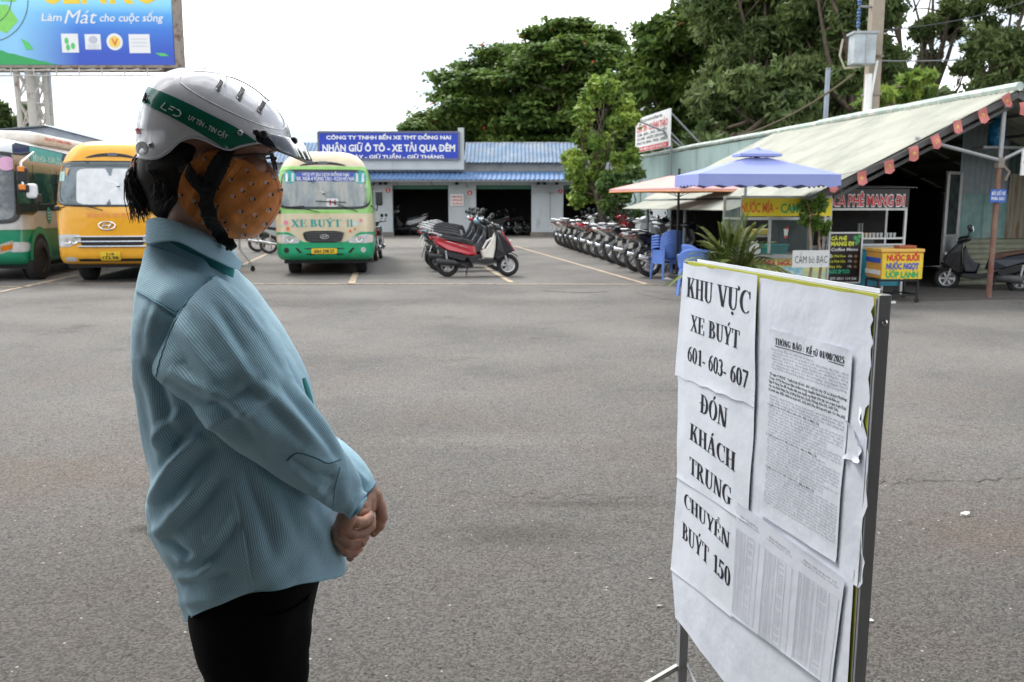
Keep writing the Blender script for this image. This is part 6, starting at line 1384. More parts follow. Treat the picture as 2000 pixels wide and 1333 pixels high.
def underbone(label, group, c1, c2, seatmt):
    t = thing('motorbike', label, 'motorbike', (0, 0, 0), 0, group); WB = 1.24; r = .29
    bwheel(t, 0, r, .10, True, tyre=M_dust); bwheel(t, WB, r, .08, True, tyre=M_dust)
    def slab(name, poly, w, mt, n=5):
        m = MB(); c = Vector((sum(p[0] for p in poly)/len(poly), 0, sum(p[1] for p in poly)/len(poly))); rg = []
        for a in np.linspace(-1, 1, n): k = .84+.16*math.sqrt(max(0, 1-abs(a)**3)); rg.append([(c.x+(x-c.x)*k, a*w, c.z+(z-c.z)*k) for x, z in poly])
        m.rings(rg, True); return m.build(name, mt, t)
    slab('leg_shield', [(WB-.02, .62), (WB-.10, .74), (WB-.22, .90), (WB-.30, .90), (WB-.26, .70), (WB-.42, .46), (WB-.34, .34), (WB-.20, .42)], .17, c1)
    slab('centre_frame', [(WB-.30, .62), (WB-.24, .52), (WB-.55, .40), (WB-.75, .44), (WB-.72, .58), (WB-.50, .56)], .07, c2)
    slab('side_panel', [(WB-.62, .56), (WB-.74, .44), (.2, .50), (-.05, .62), (-.34, .78), (-.30, .83), (0, .74), (.4, .68)], .115, c1)
    slab('seat', [(.60, .70), (.55, .77), (.25, .79), (-.15, .85), (-.22, .82), (.1, .73), (.4, .68)], .115, seatmt)
    m = MB()
    for s_ in (-1, 1): m.tube([(WB, s_*.07, r), (WB-.10, s_*.06, .62), (WB-.16, s_*.03, .8)], .02, 7)
    m.build('fork', M_alu, t)
    m = MB(); m.grid(lambda i, j: (WB+(r+.03)*math.cos(R(35+110*i)), (-1+2*j)*.05, r+(r+.03)*math.sin(R(35+110*i))), 10, 3); m.build('front_fender', c1, t, solid=.006, fixn=False)
    m = MB(); m.grid(lambda i, j: ((r+.04)*math.cos(R(80+90*i)), (-1+2*j)*.055, r+(r+.05)*math.sin(R(80+90*i))), 8, 2); m.build('rear_fender', M_black, t, solid=.006, fixn=False)
    m = MB(); m.hull([(WB-.40, 0, .97, .08, .03), (WB-.30, 0, .98, .12, .07), (WB-.18, 0, .95, .10, .07), (WB-.12, 0, .92, .05, .04)], 14, 2.6); m.build('handlebar_cover', c1, t, smooth=True)
    m = MB(); m.tube([(WB-.40, -.33, 1.0), (WB-.30, -.12, .99), (WB-.28, .12, .99), (WB-.40, .33, 1.0)], .016, 8); m.build('handlebar', M_black, t)
    m = MB(); m.lathe((WB-.115, 0, .93), [(-.02, .0), (-.01, .06), (.02, .055), (.03, 0)], 14, 'x'); m.build('headlight', M_lens, t, smooth=True)
    bmirror(t, WB-.34, 1.0)
    m = MB(); m.box((-.35, 0, .79), (.04, .11, .04)); m.build('tail_light', M_tail, t, bevel=.012)
    for s_ in (-1, 1): m = MB(); m.box((-.33, s_*.10, .74), (.04, .04, .03)); m.build('turn_lamp', M_amb2, t, bevel=.012)
    m = MB(); m.tube([(0, -.10, .84), (-.25, -.10, .89), (-.34, 0, .90), (-.25, .10, .89), (0, .10, .84)], .011, 7); m.build('grab_rail', M_chrome, t)
    m = MB(); m.tube([(WB-.5, -.08, .3), (.45, -.12, .24), (.1, -.13, .30), (-.3, -.14, .38)], [.015, .018, .04, .045], 10); m.build('exhaust', M_chrome, t, smooth=True)
    m = MB(); m.hull([(WB-.78, 0, .32, .10, .10), (WB-.6, 0, .34, .12, .11), (WB-.42, 0, .36, .08, .08)], 12, 3); m.build('engine', mat('engine_alu', (.25, .25, .25), .45, .7), t, smooth=True)
    m = MB()
    for s_ in (-1, 1): m.tube([(.0, s_*.11, r), (.06, s_*.11, .64)], .024, 8); m.beam((0, s_*.09, r), (WB-.8, s_*.08, .34), .03)
    m.build('shock', M_alu, t)
    m = MB(); m.box((-.38, 0, .60), (.012, .15, .11), Matrix.Rotation(R(15), 3, 'Y')); m.build('number_plate', mat('dirty_plate', (.22, .21, .19), .6), t)
    m = MB(); m.tube([(.5, .1, .24), (.46, .22, .0)], .012, 6); m.build('kickstand', M_black, t)
    return t
G1 = 'scooters parked side by side in the middle of the yard'; G2 = 'motorbikes parked in the long row along the canteen'; G3 = 'motorbikes inside the garage bays'
def place(t, gp, rz, lean=0.): t.location = gp; t.rotation_euler = (lean, 0, rz); return t
ra, fa = G(874, 541), G(992, 540); rz0 = math.atan2(fa.y-ra.y, fa.x-ra.x)
s0 = scooter('red and black scooter with white inner panel, nearest in the middle of the yard', G1, M_bred, M_bblack, M_leg, M_seat, None, M_bwhite)
place(s0, ra, rz0, R(-6)); k_ = (fa-ra).length/1.22; s0.scale = (k_,)*3
sB = scooter('scooter', G1, M_bblack, M_bblack, M_bblack, M_seat, None)
cols = [(M_bwhite, M_bblack, 'white'), (M_bblack, M_bblack, 'black'), (M_bsilver, M_bblack, 'silver'), (M_bred, M_bblack, 'dark red'), (M_bblue, M_bblack, 'navy blue'), (M_bwhite, M_bblack, 'pale')]
labs = ['silver and black scooter directly behind the nearest red scooter', 'black scooter second behind the nearest red scooter', 'white scooter third behind the nearest red one', 'dark red scooter fourth behind the nearest red one', 'navy blue scooter fifth behind the nearest red one', 'pale scooter farthest back in the middle group near the garage']
M_bsky = mat('bike_pale_blue', (.30, .50, .62), .3, coat=.5)
oc = [(M_bsilver, 0), (M_bsky, 0), (M_bwhite, 0), (M_bred, 0), (M_bsky, 0), (M_bwhite, 0)]
sB.location = (ra+FWD*.62+Vector((-.02, 0, 0))); sB.rotation_euler = (R(-6), 0, rz0+.05); sB['label'] = labs[1]
MID = [G(857, 530), G(850, 523), G(856, 516), G(850, 510), G(858, 504), G(852, 499), G(860, 495), G(866, 491), G(872, 488)]
q = random.Random(5)
for k in range(6):
    loc = MID[k]; rz = rz0+q.uniform(-.08, .1)
    if k == 0: sB.location = loc; sB.scale = (1.12,)*3; sB['label'] = 'black scooter directly behind the nearest red scooter'; continue
    mt = oc[k][0]; lb_ = ['', 'pale blue scooter second behind the nearest red one', labs[2], labs[3], 'second pale blue scooter, fifth behind the nearest red one', labs[5]][k]
    # recolour only the painted panels of the copy
    c = dup(sB, loc, rz, lb_, G1); c.rotation_euler = (R(-6), 0, rz)
    for o in [o for o in bpy.data.objects if o.parent == c and o.name.split('.')[0] in ('nose_panel', 'side_panel', 'tail_fairing', 'handlebar_cover', 'front_fender')]:
        o.material_slots[0].link = 'OBJECT'; o.material_slots[0].material = mt
uB = sB
for k, (lb2, mt2) in enumerate([('black scooter beyond the pale scooter in the middle group', M_bblack), ('silver scooter at the very back of the middle group', M_bsilver), ('dark scooter last of the middle group before the white pier', M_bblue)]):
    loc = MID[k+6]; c = dup(uB if k == 1 else sB, loc, rz0+q.uniform(-.08, .1), lb2, G1); c.rotation_euler = (R(-6), 0, rz0+q.uniform(-.08, .1))
    for o in [o for o in bpy.data.objects if o.parent == c and o.name.split('.')[0] in ('nose_panel', 'side_panel', 'tail_fairing')]: o.material_slots[0].link = 'OBJECT'; o.material_slots[0].material = mt2
# long row on the right
uA = underbone('motorbike', G2, M_bpanel, M_bblack, M_seat)
row = [(1268, 541, 'bk', 'black motorbike with big rear wheel nearest in the row beside the chair stack'), (1243, 531, 'sv', 'grey motorbike second nearest in the long row with dusty rear tyre'), (1220, 522, 'bk', 'dark motorbike third nearest in the long row'), (1199, 515, 'sv', 'silver tailed motorbike fourth nearest in the long row'), (1181, 508, 'wh', 'white tailed motorbike fifth nearest in the long row'), (1165, 503, 'bk', 'black motorbike sixth nearest in the long row'),
       (1150, 498, 'rd', 'dark red motorbike seventh nearest in the long row'), (1137, 494, 'sv', 'silver motorbike eighth nearest in the long row'), (1126, 490, 'bk', 'dark motorbike ninth nearest in the long row'), (1116, 487, 'bk', 'dark motorbike third from the far end of the long row'), (1107, 484, 'wh', 'pale motorbike second from the far end of the long row'), (1099, 481, 'bk', 'black motorbike at the far end of the long row by the office')]
CM = dict(bk=M_bblack, sv=M_bsilver, rd=M_bred, wh=M_bwhite)
first = True
for i, (u, v, c_, lab) in enumerate(row):
    g_ = G(u, v); rz = R(24+q.uniform(-9, 12)); sc_k = 1.12
    if first: o_ = uA; o_['label'] = lab; first = False; place(uA, g_, rz, R(-7))
    else: o_ = dup(uA, g_, rz, lab, G2); o_.rotation_euler = (R(-7+q.uniform(-2, 2)), 0, rz)
    o_.scale = (sc_k*q.uniform(.96, 1.05),)*3
    for o in [o for o in bpy.data.objects if o.parent == o_ and o.name.split('.')[0] in ('leg_shield', 'side_panel', 'front_fender', 'handlebar_cover')]:
        o.material_slots[0].link = 'OBJECT'; o.material_slots[0].material = CM[c_]
# second row under the parasols, fronts seen over the first row
for i, (u, v, c_, lab) in enumerate([(1322, 512, 'bk', 'dark motorbike behind the chair stack under the pink parasol'), (1358, 507, 'rd', 'red motorbike half hidden between chair stack and palm'), (1296, 500, 'sv', 'silver motorbike behind the first row under the pink parasol'), (1275, 492, 'bk', 'black motorbike behind the first row near the white pier'), (1250, 486, 'wh', 'white motorbike behind the first row close to the shrub')]):
    g_ = G(u, v); o_ = dup(uA, g_, R(25), lab, 'motorbikes parked under the canteen eave'); o_.rotation_euler = (R(-7), 0, R(20+i*4))
    for o in [o for o in bpy.data.objects if o.parent == o_ and o.name.split('.')[0] in ('leg_shield', 'side_panel', 'front_fender', 'handlebar_cover')]:
        o.material_slots[0].link = 'OBJECT'; o.material_slots[0].material = CM[c_]
# inside the bays and behind the bus
def bay(u, v, Y, rz, lab, grp, src=None, col=M_bblack, sc=1.):
    p = P(u, 420, Y); o_ = dup(src or sB, (p.x, p.y, .0 if Y < 41 else .045), rz, lab, grp); o_.scale = (sc,)*3
    for o in [o for o in bpy.data.objects if o.parent == o_ and o.name.split('.')[0] in ('nose_panel', 'side_panel', 'tail_fairing', 'leg_shield', 'front_fender', 'handlebar_cover')]:
        o.material_slots[0].link = 'OBJECT'; o.material_slots[0].material = col
    return o_
bay(820, 0, 42.8, R(180), 'grey scooter parked inside the first garage bay facing left', G3, col=M_bsilver, sc=1.15)
bay(981, 0, 42.6, R(165), 'dark scooter at the left side inside the second garage bay', G3)
bay(1012, 0, 43.4, R(150), 'dark motorbike in the middle of the second garage bay', G3, uA)
bay(1028, 0, 43.8, R(150), 'dark motorbike at the right side inside the second garage bay', G3, uA)
bay(1118, 0, 42.9, R(150), 'dark motorbike in the third garage bay behind the long row', G3, uA)
bay(733, 0, 23.5, R(100), 'dark motorbike with red tail light just right of the route bus', 'motorbikes behind the route bus', uA, M_bred)
bay(742, 0, 24.6, R(100), 'second dark motorbike right of the route bus, farther back', 'motorbikes behind the route bus', uA)
bay(523, 0, 27., R(20), 'silver motorbike with bright wheel seen left of the route bus', 'motorbikes behind the route bus', uA, M_bsilver)
bay(500, 0, 28., R(30), 'dark motorbike behind the mask, left of the route bus', 'motorbikes behind the route bus', uA)
# navy scooter at the right, facing left
s9 = scooter('navy blue scooter with brown seat parked before the ochre sheet wall', None, M_bblue, M_bblack, M_bblue, M_brown, name='scooter')
if 'group' in s9: del s9['group']
fr = G(1848, 567); rr_ = G(1990, 573); d = (fr-rr_); k_ = d.length/1.22; s9.scale = (k_,)*3; place(s9, rr_, math.atan2(d.y, d.x), R(5))

# ------------------------------------------------------------------ notice board in the foreground
far = P(1340, 508, 2.1); near = P(1715, 572, 1.31)
brz = math.atan2(near.y-far.y, near.x-far.x)
nb_o = Vector((far.x, far.y, 0)); nf = Frame(nb_o, brz)
W_ = (Vector((near.x, near.y, 0))-nb_o).length
bd = thing('notice_board', 'folding steel notice board covered with white paper notices in the right foreground', 'notice board', nb_o, brz)
def N_(u, v): q = nf.on(u, v, 0); return q.x, q.z
zT = N_(1484, 538)[1]+.002; zB_ = N_(1311, 1196)[1]+.004
M_byel = mat('board_yellow_green', (.48, .49, .06), .6, var=.12, col2=(.35, .36, .06), c2pos=(.55, .7), c2scale=12)
M_bgrey = mat('board_frame_grey', (.40, .405, .41), .5, .3, var=.08, vscale=20, bump=.05)
M_paper = mat('notice_paper', (.83, .855, .92), .75, var=.02, vscale=20, bump=.25, bscale=9)
M_paper2 = mat('notice_paper_thin', (.80, .825, .90), .7, var=.03, vscale=14, bump=.4, bscale=7)
M_ink = mat('ink', (.008, .008, .02), .6, var=.1); M_ink2 = mat('grey_ink', (.34, .34, .38), .7); M_ink3 = mat('pale_ink', (.42, .43, .48), .7)
m = MB(); m.box((W_/2, .006, (zT+zB_)/2), (W_, .006, zT-zB_)); m.build('front_panel', M_byel, bd)
m = MB(); m.box((W_/2, .017, (zT+zB_)/2+.0), (W_, .004, zT-zB_)); m.build('back_panel', M_bgrey, bd)
m = MB(); m.box((W_+.003, .0095, (zT+zB_)/2-.1), (.006, .020, zT-zB_+.2)); m.box((W_-.0015, -.0002, (zT+zB_)/2-.1), (.003, .003, zT-zB_+.19)); m.build('side_channel', M_bgrey, bd, bevel=.002)
m = MB(); m.box((-.003, .0125, (zT+zB_)/2), (.006, .026, zT-zB_)); m.build('side_channel', M_bgrey, bd, bevel=.002)
m = MB(); m.box((W_/2, .014, zT-.012), (W_, .010, .02)); m.build('gap_shade_strip', M_black, bd)  # black strip: shade of the gap between the panels put into its colour
m = MB(); m.box((W_*.50, .0205, zT+.001), (W_*.94, .004, .010)); m.build('top_paper_fold', M_paper, bd)
m = MB(); m.lathe((W_+.0065, .0105, N_(1714, 631)[1]), [(.003, 0), (.0025, .003), (.001, .0045), (0, .005)], 16, 'x'); m.build('rivet', M_chrome, bd)
for x, y0, y1 in ((.005, .02, .02), (W_-.005, .02, .02)):
    m = MB(); m.beam((x, y0, zB_+.05), (x, y1, 0), .022); m.build('leg', M_bgrey, bd)
for x in (.04, W_-.04): m = MB(); m.beam((x, .06, zB_+.1), (x, .42, 0), .02); m.build('leg', M_bgrey, bd)
a = N_(1307, 1288); m = MB(); m.beam((.005, .01, a[1]), (.03, -.30, a[1]-.14), .012, .012); m.build('stay_bar', mat('white_bar', (.5, .5, .48), .5), bd)
m = MB(); m.beam((.01, .03, a[1]+.01), (W_-.01, .05, .05), .006, .006); m.build('tie_wire', M_bgrey, bd)
def wr(x, z):
    return .0011*math.sin(x*17+z*9+math.sin(z*13)*1.5)*math.sin(z*15-x*6+1)+.0005*math.sin(x*41+z*23)*math.sin(z*37+x*5)
def sheet(name, tl, tr, br, bl_, off, mt=M_paper, n=26, edge=None, curl=0., seed=1, label=None):
    q = random.Random(seed); c = [p if abs(p[0]) < 5 else N_(*p) for p in (tl, tr, br, bl_)]; ph = q.uniform(0, 6)
    def fn(i, j):
        t = (c[0][0]*(1-i)+c[1][0]*i, c[0][1]*(1-i)+c[1][1]*i); b = (c[3][0]*(1-i)+c[2][0]*i, c[3][1]*(1-i)+c[2][1]*i)
        x, z = t[0]*(1-j)+b[0]*j, t[1]*(1-j)+b[1]*j
        if edge: x += edge(i, j)[0]; z += edge(i, j)[1]
        lift = curl*max(0, abs(2*j-1)-.955)/.045*(.5+.5*math.sin(i*7+ph))+curl*.8*max(0, i-.965)/.035*(.5+.5*math.sin(j*9+ph))
        return (x, -off-wr(x, z)-lift, z)
    m = MB(); m.grid(fn, n, n); return m.build(name, mt, bd, smooth=True, fixn=False, label=label)
def tear(s, amp):
    q = random.Random(9); jj = np.linspace(0, 1, 41); vals = np.cumsum([q.uniform(-1, 1) for _ in jj]); vals = vals-np.linspace(vals[0], vals[-1], 41); vals = vals/np.abs(vals).max(); vals = [v-(.9 if 14 < k < 18 else 0)+q.uniform(-.2, .2) for k, v in enumerate(vals)]
    return lambda i, j: ((amp*float(np.interp(j, jj, vals)) if i > .97 else 0), (amp*.06*math.sin(i*23) if j < .02 else 0))
sheet('backing_sheet', (1484, 543), (1709, 580), (1680, 1150), (1462, 1010), .0006, M_paper2, 40, tear(1.3, .010), .0008, 1)
sheet('lower_sheet', (1312, 1108), (1669, 1110), (W_-.004, zB_-.002), (.004, zB_-.002), .0012, M_paper2, 30, None, .0003, 2)
sheet('notice_sheet', (1326, 928), (1458, 1015), (1432, 1206), (1312, 1112), .0030, M_paper, 24, None, .0012, 3)
sheet('notice_sheet', (1328, 733), (1479, 785), (1464, 1022), (1325, 932), .0042, M_paper, 24, None, .0014, 4)
sheet('notice_sheet', (1339, 513), (1484, 538), (1479, 795), (1323, 733), .0056, M_paper, 26, lambda i, j: (0, -.004*abs(math.sin(i*9)) if j < .02 and i < .5 else (.002*math.sin(i*30) if j > .98 else 0)), .0016, 5)
sheet('torn_strip', (1655, 815), (1688, 870), (1683, 905), (1652, 895), .0022, M_paper2, 8, None, .006, 7)
sheet('announcement_sheet', (1508, 642), (1670, 684), (1636, 1099), (1487, 1004), .0034, M_paper2, 30, None, .0012, 8)
sheet('timetable_sheet', (1444, 980), (1655, 1131), (1629, 1345), (1431, 1200), .0050, mat('timetable_paper', (.78, .80, .875), .7, var=.03, bump=.3, bscale=7), 30, None, .0010, 9)
def TF(off0): return lambda x, z, off=0.: (x, -off0-wr(x, z)-.0005-off, z)
m = MB(); F_ = TF(.0056)
def line(mb, body, uL, uR, base, top, F_, refu=None):
    xl = N_(uL, base[1])[0]; xr = N_(uR, base[1]+ (uR-uL)*.45)[0]
    # x only weakly depends on v: refine with the slope of the board's horizontals
    zb_ = N_(*base)[1]; zt_ = N_(*top)[1]
    def xat(u):
        v = base[1]
        for _ in range(8):
            x, z = N_(u, v); v += (z-zb_)*900
        return N_(u, v)[0]
    mb = MB(); put_serif(mb, body, F_, xat(uL), xat(uR), zb_, zt_); mb.build('lettering', M_ink, bd)
line(m, 'KHU', 1344, 1396.5, (1343.5, 578.8), (1345, 541.3), F_); line(m, 'VỰC', 1405, 1470, (1343.5, 578.8), (1345, 541.3), F_)
line(m, 'XE', 1352.5, 1380, (1352.5, 645.5), (1354.8, 614.8), F_); line(m, 'BUÝT', 1387.5, 1449, (1352.5, 645.5), (1354.8, 614.8), F_)
line(m, '601-', 1347, 1380.5, (1348.7, 704.4), (1348.7, 674.5), F_); line(m, '603-', 1386.5, 1423, (1348.7, 704.4), (1348.7, 674.5), F_); line(m, '607', 1430.7, 1465.3, (1348.7, 704.4), (1348.7, 674.5), F_)
F_ = TF(.0042)
line(m, 'ĐÓN', 1370, 1423, (1370.8, 804.6), (1370.8, 768.4), F_); line(m, 'KHÁCH', 1349.4, 1440, (1350.3, 857.6), (1350.3, 825), F_); line(m, 'TRUNG', 1349.5, 1431.5, (1355.6, 927.6), (1352, 892), F_)
F_ = TF(.0030)
line(m, 'CHUYỂN', 1337.5, 1428, (1342, 992), (1339.5, 961.6), F_); line(m, 'BUÝT', 1333.5, 1386, (1334.5, 1050.6), (1334.5, 1017.7), F_); line(m, '150', 1394.7, 1428, (1334.5, 1050.6), (1334.5, 1017.7), F_)
# announcement text
c = [N_(*p) for p in ((1508, 642), (1670, 684), (1636, 1099), (1487, 1004))]
def AF(off0, c):
    def f(i, j):  # sheet coordinates, i across, j down
        t = (c[0][0]*(1-i)+c[1][0]*i, c[0][1]*(1-i)+c[1][1]*i); b = (c[3][0]*(1-i)+c[2][0]*i, c[3][1]*(1-i)+c[2][1]*i)
        x, z = t[0]*(1-j)+b[0]*j, t[1]*(1-j)+b[1]*j; return (x, -off0-wr(x, z)-.0005, z)
    return f
fa_ = AF(.0034, c); fs = lambda x, z: fa_(x, -z); f3_ = lambda x, z, off=0: tuple(np.array(fa_(x, -z))+np.array((0, -off, 0)))
m = MB(); put_serif(m, 'THÔNG BÁO :', f3_, .08, .46, -.072, -.040); put_text(m, 'Kể từ', fs, .49, .63, -.072, -.040, .02, res=1); put_serif(m, '01/08/2025', f3_, .65, .92, -.072, -.040); rectp(m, fs, .08, .92, -.083, -.079); m.build('heading', M_ink, bd)
txt = ['- Lượt đi: Bến xe Biên Hòa - đường Nguyễn Ái Quốc - đường Phạm Văn Thuận - đường', 'Đồng Khởi - ngã tư Tân Phong - đường Xa lộ Hà Nội - ngã tư Vũng Tàu - đường Võ', 'Nguyên Giáp - Quốc lộ 51 - đường Nguyễn Thị Minh Khai - cầu Đồng Nai - đường', '- Lượt về: Bến xe Ngã 4 Vũng Tàu - Xa lộ Hà Nội - cầu Sài Gòn - đường Điện Biên', 'Phủ - đường Hàng Xanh - Bến xe Chợ Lớn - đường Hồng Bàng - đường Nguyễn Văn Cừ', 'đường Trần Phú - đường An Dương Vương - đường Lê Hồng Phong - đường Hùng Vương']
bold_ = ['Từ ngày 01/8/2025 : Tuyến buýt số 601, 603, 607 do Cty CP xe khách Phương', 'Trang - FUTA Bus Lines đảm nhiệm trung chuyển hành khách từ Bến xe', 'Ngã 4 Vũng Tàu để chuyển tiếp qua tuyến xe Buýt 150 tại các trạm buýt Đại', 'Học An Ninh Nhân Dân, trường Đại học Quốc Phòng, Khu DL Suối Tiên.', 'Lộ trình tạm điều chỉnh xe buýt 601, 603, 607 (Xe không trợ giá- Có thu phí)']
mg = MB(); mk = MB(); j = .105; k = 0; q = random.Random(2)
put_text(mg, 'Thông số hoạt động của tuyến buýt 150 như sau :', fs, .03, .60, -j, -j+.012, .0, res=1)
for n_ in range(50):
    j += .0158
    if .215 < j < .225:
        for s in bold_: j += .0205; put_text(mk, s, fs, .03, .97 if 'Lộ' in s or 'Từ' in s or '4' in s else .90, -j, -j+.0135, .012, res=1)
        j += .012; continue
    if n_ in (10, 20, 31): put_text(mk, '%d. Tuyến xe buýt số %s: Bến xe Biên Hòa - Bến xe Miền Tây' % (n_//10, ('601', '603', '607')[n_//12]), fs, .03, .70, -j, -j+.010, .004, res=1); rectp(mk, fs, .03, .70, -j-.003, -j-.002); continue
    if j > .93: break
    put_text(mg, txt[n_ % 6], fs, .05, q.choice((.97, .97, .96, .8, .97)), -j, -j+.010, .0, res=1)
mg.build('body_text', M_ink2, bd); mk.build('bold_text', M_ink, bd)
# timetable: three tables of rows
c = [N_(*p) for p in ((1444, 980), (1655, 1131), (1629, 1345), (1431, 1200))]
ft = AF(.0050, c); fs = lambda x, z: ft(x, -z); mg = MB(); ml = MB()
for (xa, xb, ja, jb, hd) in ((.02, .27, .22, .97, 'BẢNG GIỜ XE BUÝT 601'), (.33, .60, .22, 1.02, 'BẢNG GIỜ XE BUÝT 603'), (.66, .98, .20, 1.0, 'BẢNG GIỜ XE BUÝT 607')):
    put_text(mg, hd, fs, xa+.03, xb-.03, -ja+.11, -ja+.128, .006, res=1); put_text(mg, 'Tuyến Bến xe Biên Hòa - Suối Tiên', fs, xa+.01, xb-.01, -ja+.085, -ja+.10, .004, res=1)
    nr = 34; hgt = (jb-ja)/nr
    for r_ in range(nr+1):
        if r_ % 1 == 0: rectp(ml, fs, xa, xb, -ja-r_*hgt, -ja-r_*hgt+.0012)
        if r_ < nr:
            put_text(mg, '%02d Trạm %02d' % (r_+1, (r_*7) % 50), fs, xa+.006, xa+(xb-xa)*.42, -ja-r_*hgt-hgt*.8, -ja-r_*hgt-hgt*.25, 0, res=1)
            if q.random() < .85: put_text(mg, '%02d:%02d' % (5+r_//3, (r_*20) % 60), fs, xa+(xb-xa)*.55, xa+(xb-xa)*.72, -ja-r_*hgt-hgt*.8, -ja-r_*hgt-hgt*.25, 0, res=1)
    for x in (xa, xa+(xb-xa)*.5, xa+(xb-xa)*.78, xb-.002): rectp(ml, lambda p, z: tuple(np.array(fs(p, z))+np.array((0, -.0002, 0))), x, x+.003, -jb, -ja)
mg.build('table_text', M_ink2, bd); ml.build('table_lines', M_ink3, bd)
for o in [o for o in bpy.data.objects if o.parent == bd and o.name.split('.')[0] in ('body_text', 'bold_text', 'table_text', 'table_lines')]: o['kind'] = 'stuff'
# ------------------------------------------------------------------ the woman
from mathutils.bvhtree import BVHTree
import openvdb
YC = 1.72
wo_ = P(480, 700, YC); WO = Vector((wo_.x, YC, 0))
wm_ = thing('person', 'woman in white helmet, orange dotted mask and blue pinstriped shirt facing the notice board', 'person', WO)
def striped(name, c1, c2, period=.004, ref=None, rough=.75):
    m = mat(name, c1, rough, var=.05, vscale=6, sheen=.15); n = m.node_tree; ns = n.nodes; ln = n.links.new; p = ns['Principled BSDF']
    uv = ns.new('ShaderNodeUVMap'); uv.uv_map = 'UVMap'; s = ns.new('ShaderNodeSeparateXYZ'); ln(uv.outputs[0], s.inputs[0])
    a = ns.new('ShaderNodeMath'); a.operation = 'MULTIPLY'; a.inputs[1].default_value = 2*math.pi/period; ln(s.outputs[0], a.inputs[0])
    b = ns.new('ShaderNodeMath'); b.operation = 'SINE'; ln(a.outputs[0], b.inputs[0])
    r = ns.new('ShaderNodeMapRange'); r.inputs[1].default_value = -.35; r.inputs[2].default_value = .55; ln(b.outputs[0], r.inputs[0])
    x = ns.new('ShaderNodeMix'); x.data_type = 'RGBA'; x.inputs['A'].default_value = (*c1, 1); x.inputs['B'].default_value = (*c2, 1); ln(r.outputs[0], x.inputs['Factor'])
    t = ns.new('ShaderNodeTexCoord'); nz_ = ns.new('ShaderNodeTexNoise'); nz_.inputs['Scale'].default_value = 500; ln(t.outputs['Object'], nz_.inputs['Vector'])
    q = ns.new('ShaderNodeMapRange'); q.inputs[3].default_value = .82; q.inputs[4].default_value = 1.15; ln(nz_.outputs['Fac'], q.inputs[0])
    v = ns.new('ShaderNodeVectorMath'); v.operation = 'SCALE'; ln(x.outputs['Result'], v.inputs[0]); ln(q.outputs[0], v.inputs['Scale']); ln(v.outputs[0], p.inputs['Base Color'])
    nb_ = ns.new('ShaderNodeTexNoise'); nb_.inputs['Scale'].default_value = 45; nb_.inputs['Detail'].default_value = 5; ln(t.outputs['Object'], nb_.inputs['Vector'])
    bp = ns.new('ShaderNodeBump'); bp.inputs['Strength'].default_value = .35; bp.inputs['Distance'].default_value = .006; ln(nb_.outputs['Fac'], bp.inputs['Height']); ln(bp.outputs[0], p.inputs['Normal'])
    return m
M_shirt = striped('pinstripe_cotton', (.45, .68, .78), (.21, .39, .49), .0031)
M_shirt_in = mat('shirt_lining_teal', (.02, .20, .19), .8)
M_skin = mat('skin', (.46, .245, .165), .5, var=.12, vscale=30, col2=(.50, .21, .14), c2pos=(.5, .7), c2scale=25, bump=.12, bscale=260, subsurf=.08)
M_hair = mat('black_hair', (.007, .006, .0055), .5, var=.4, vscale=60, stretch=(1, 1, .2)); M_hairb = mat('brown_hair', (.22, .075, .025), .4, var=.4, vscale=60)
M_trous = mat('black_trousers', (.004, .004, .0045), .95, spec=.15, bump=.1, bscale=40, var=.3)
M_helm = mat('helmet_white', (.84, .84, .87), .16, coat=.8, var=.03, col2=(.76, .76, .79), c2pos=(.5, .7), c2scale=6)
M_hgreen = mat('helmet_green', (.012, .17, .10), .22, coat=.6, var=.08)
M_mask = mat('mask_orange', (.58, .19, .035), .85, var=.12, vscale=30, bump=.25, bscale=35, sheen=.2)
M_strap = mat('strap_webbing', (.006, .006, .006), .8, bump=.5, bscale=300)
def crom(rows, n):
    rows = np.array(rows, float); k = len(rows)-1; out = []
    for t in np.linspace(0, k, n):
        i = min(int(t), k-1); f = t-i
        p0, p1, p2, p3 = rows[max(i-1, 0)], rows[i], rows[i+1], rows[min(i+2, k)]
        out.append(.5*((2*p1)+(p2-p0)*f+(2*p0-5*p1+4*p2-p3)*f*f+(3*p1-p0-3*p2+p3)*f**3))
    return np.array(out)
def vproj(V):
    zz = V[..., 2]-CAM_H; f = V[..., 1]*CP-zz*SP; up = V[..., 1]*SP+zz*CP
    return 1000+FPX*V[..., 0]/f, 666.5-FPX*up/f
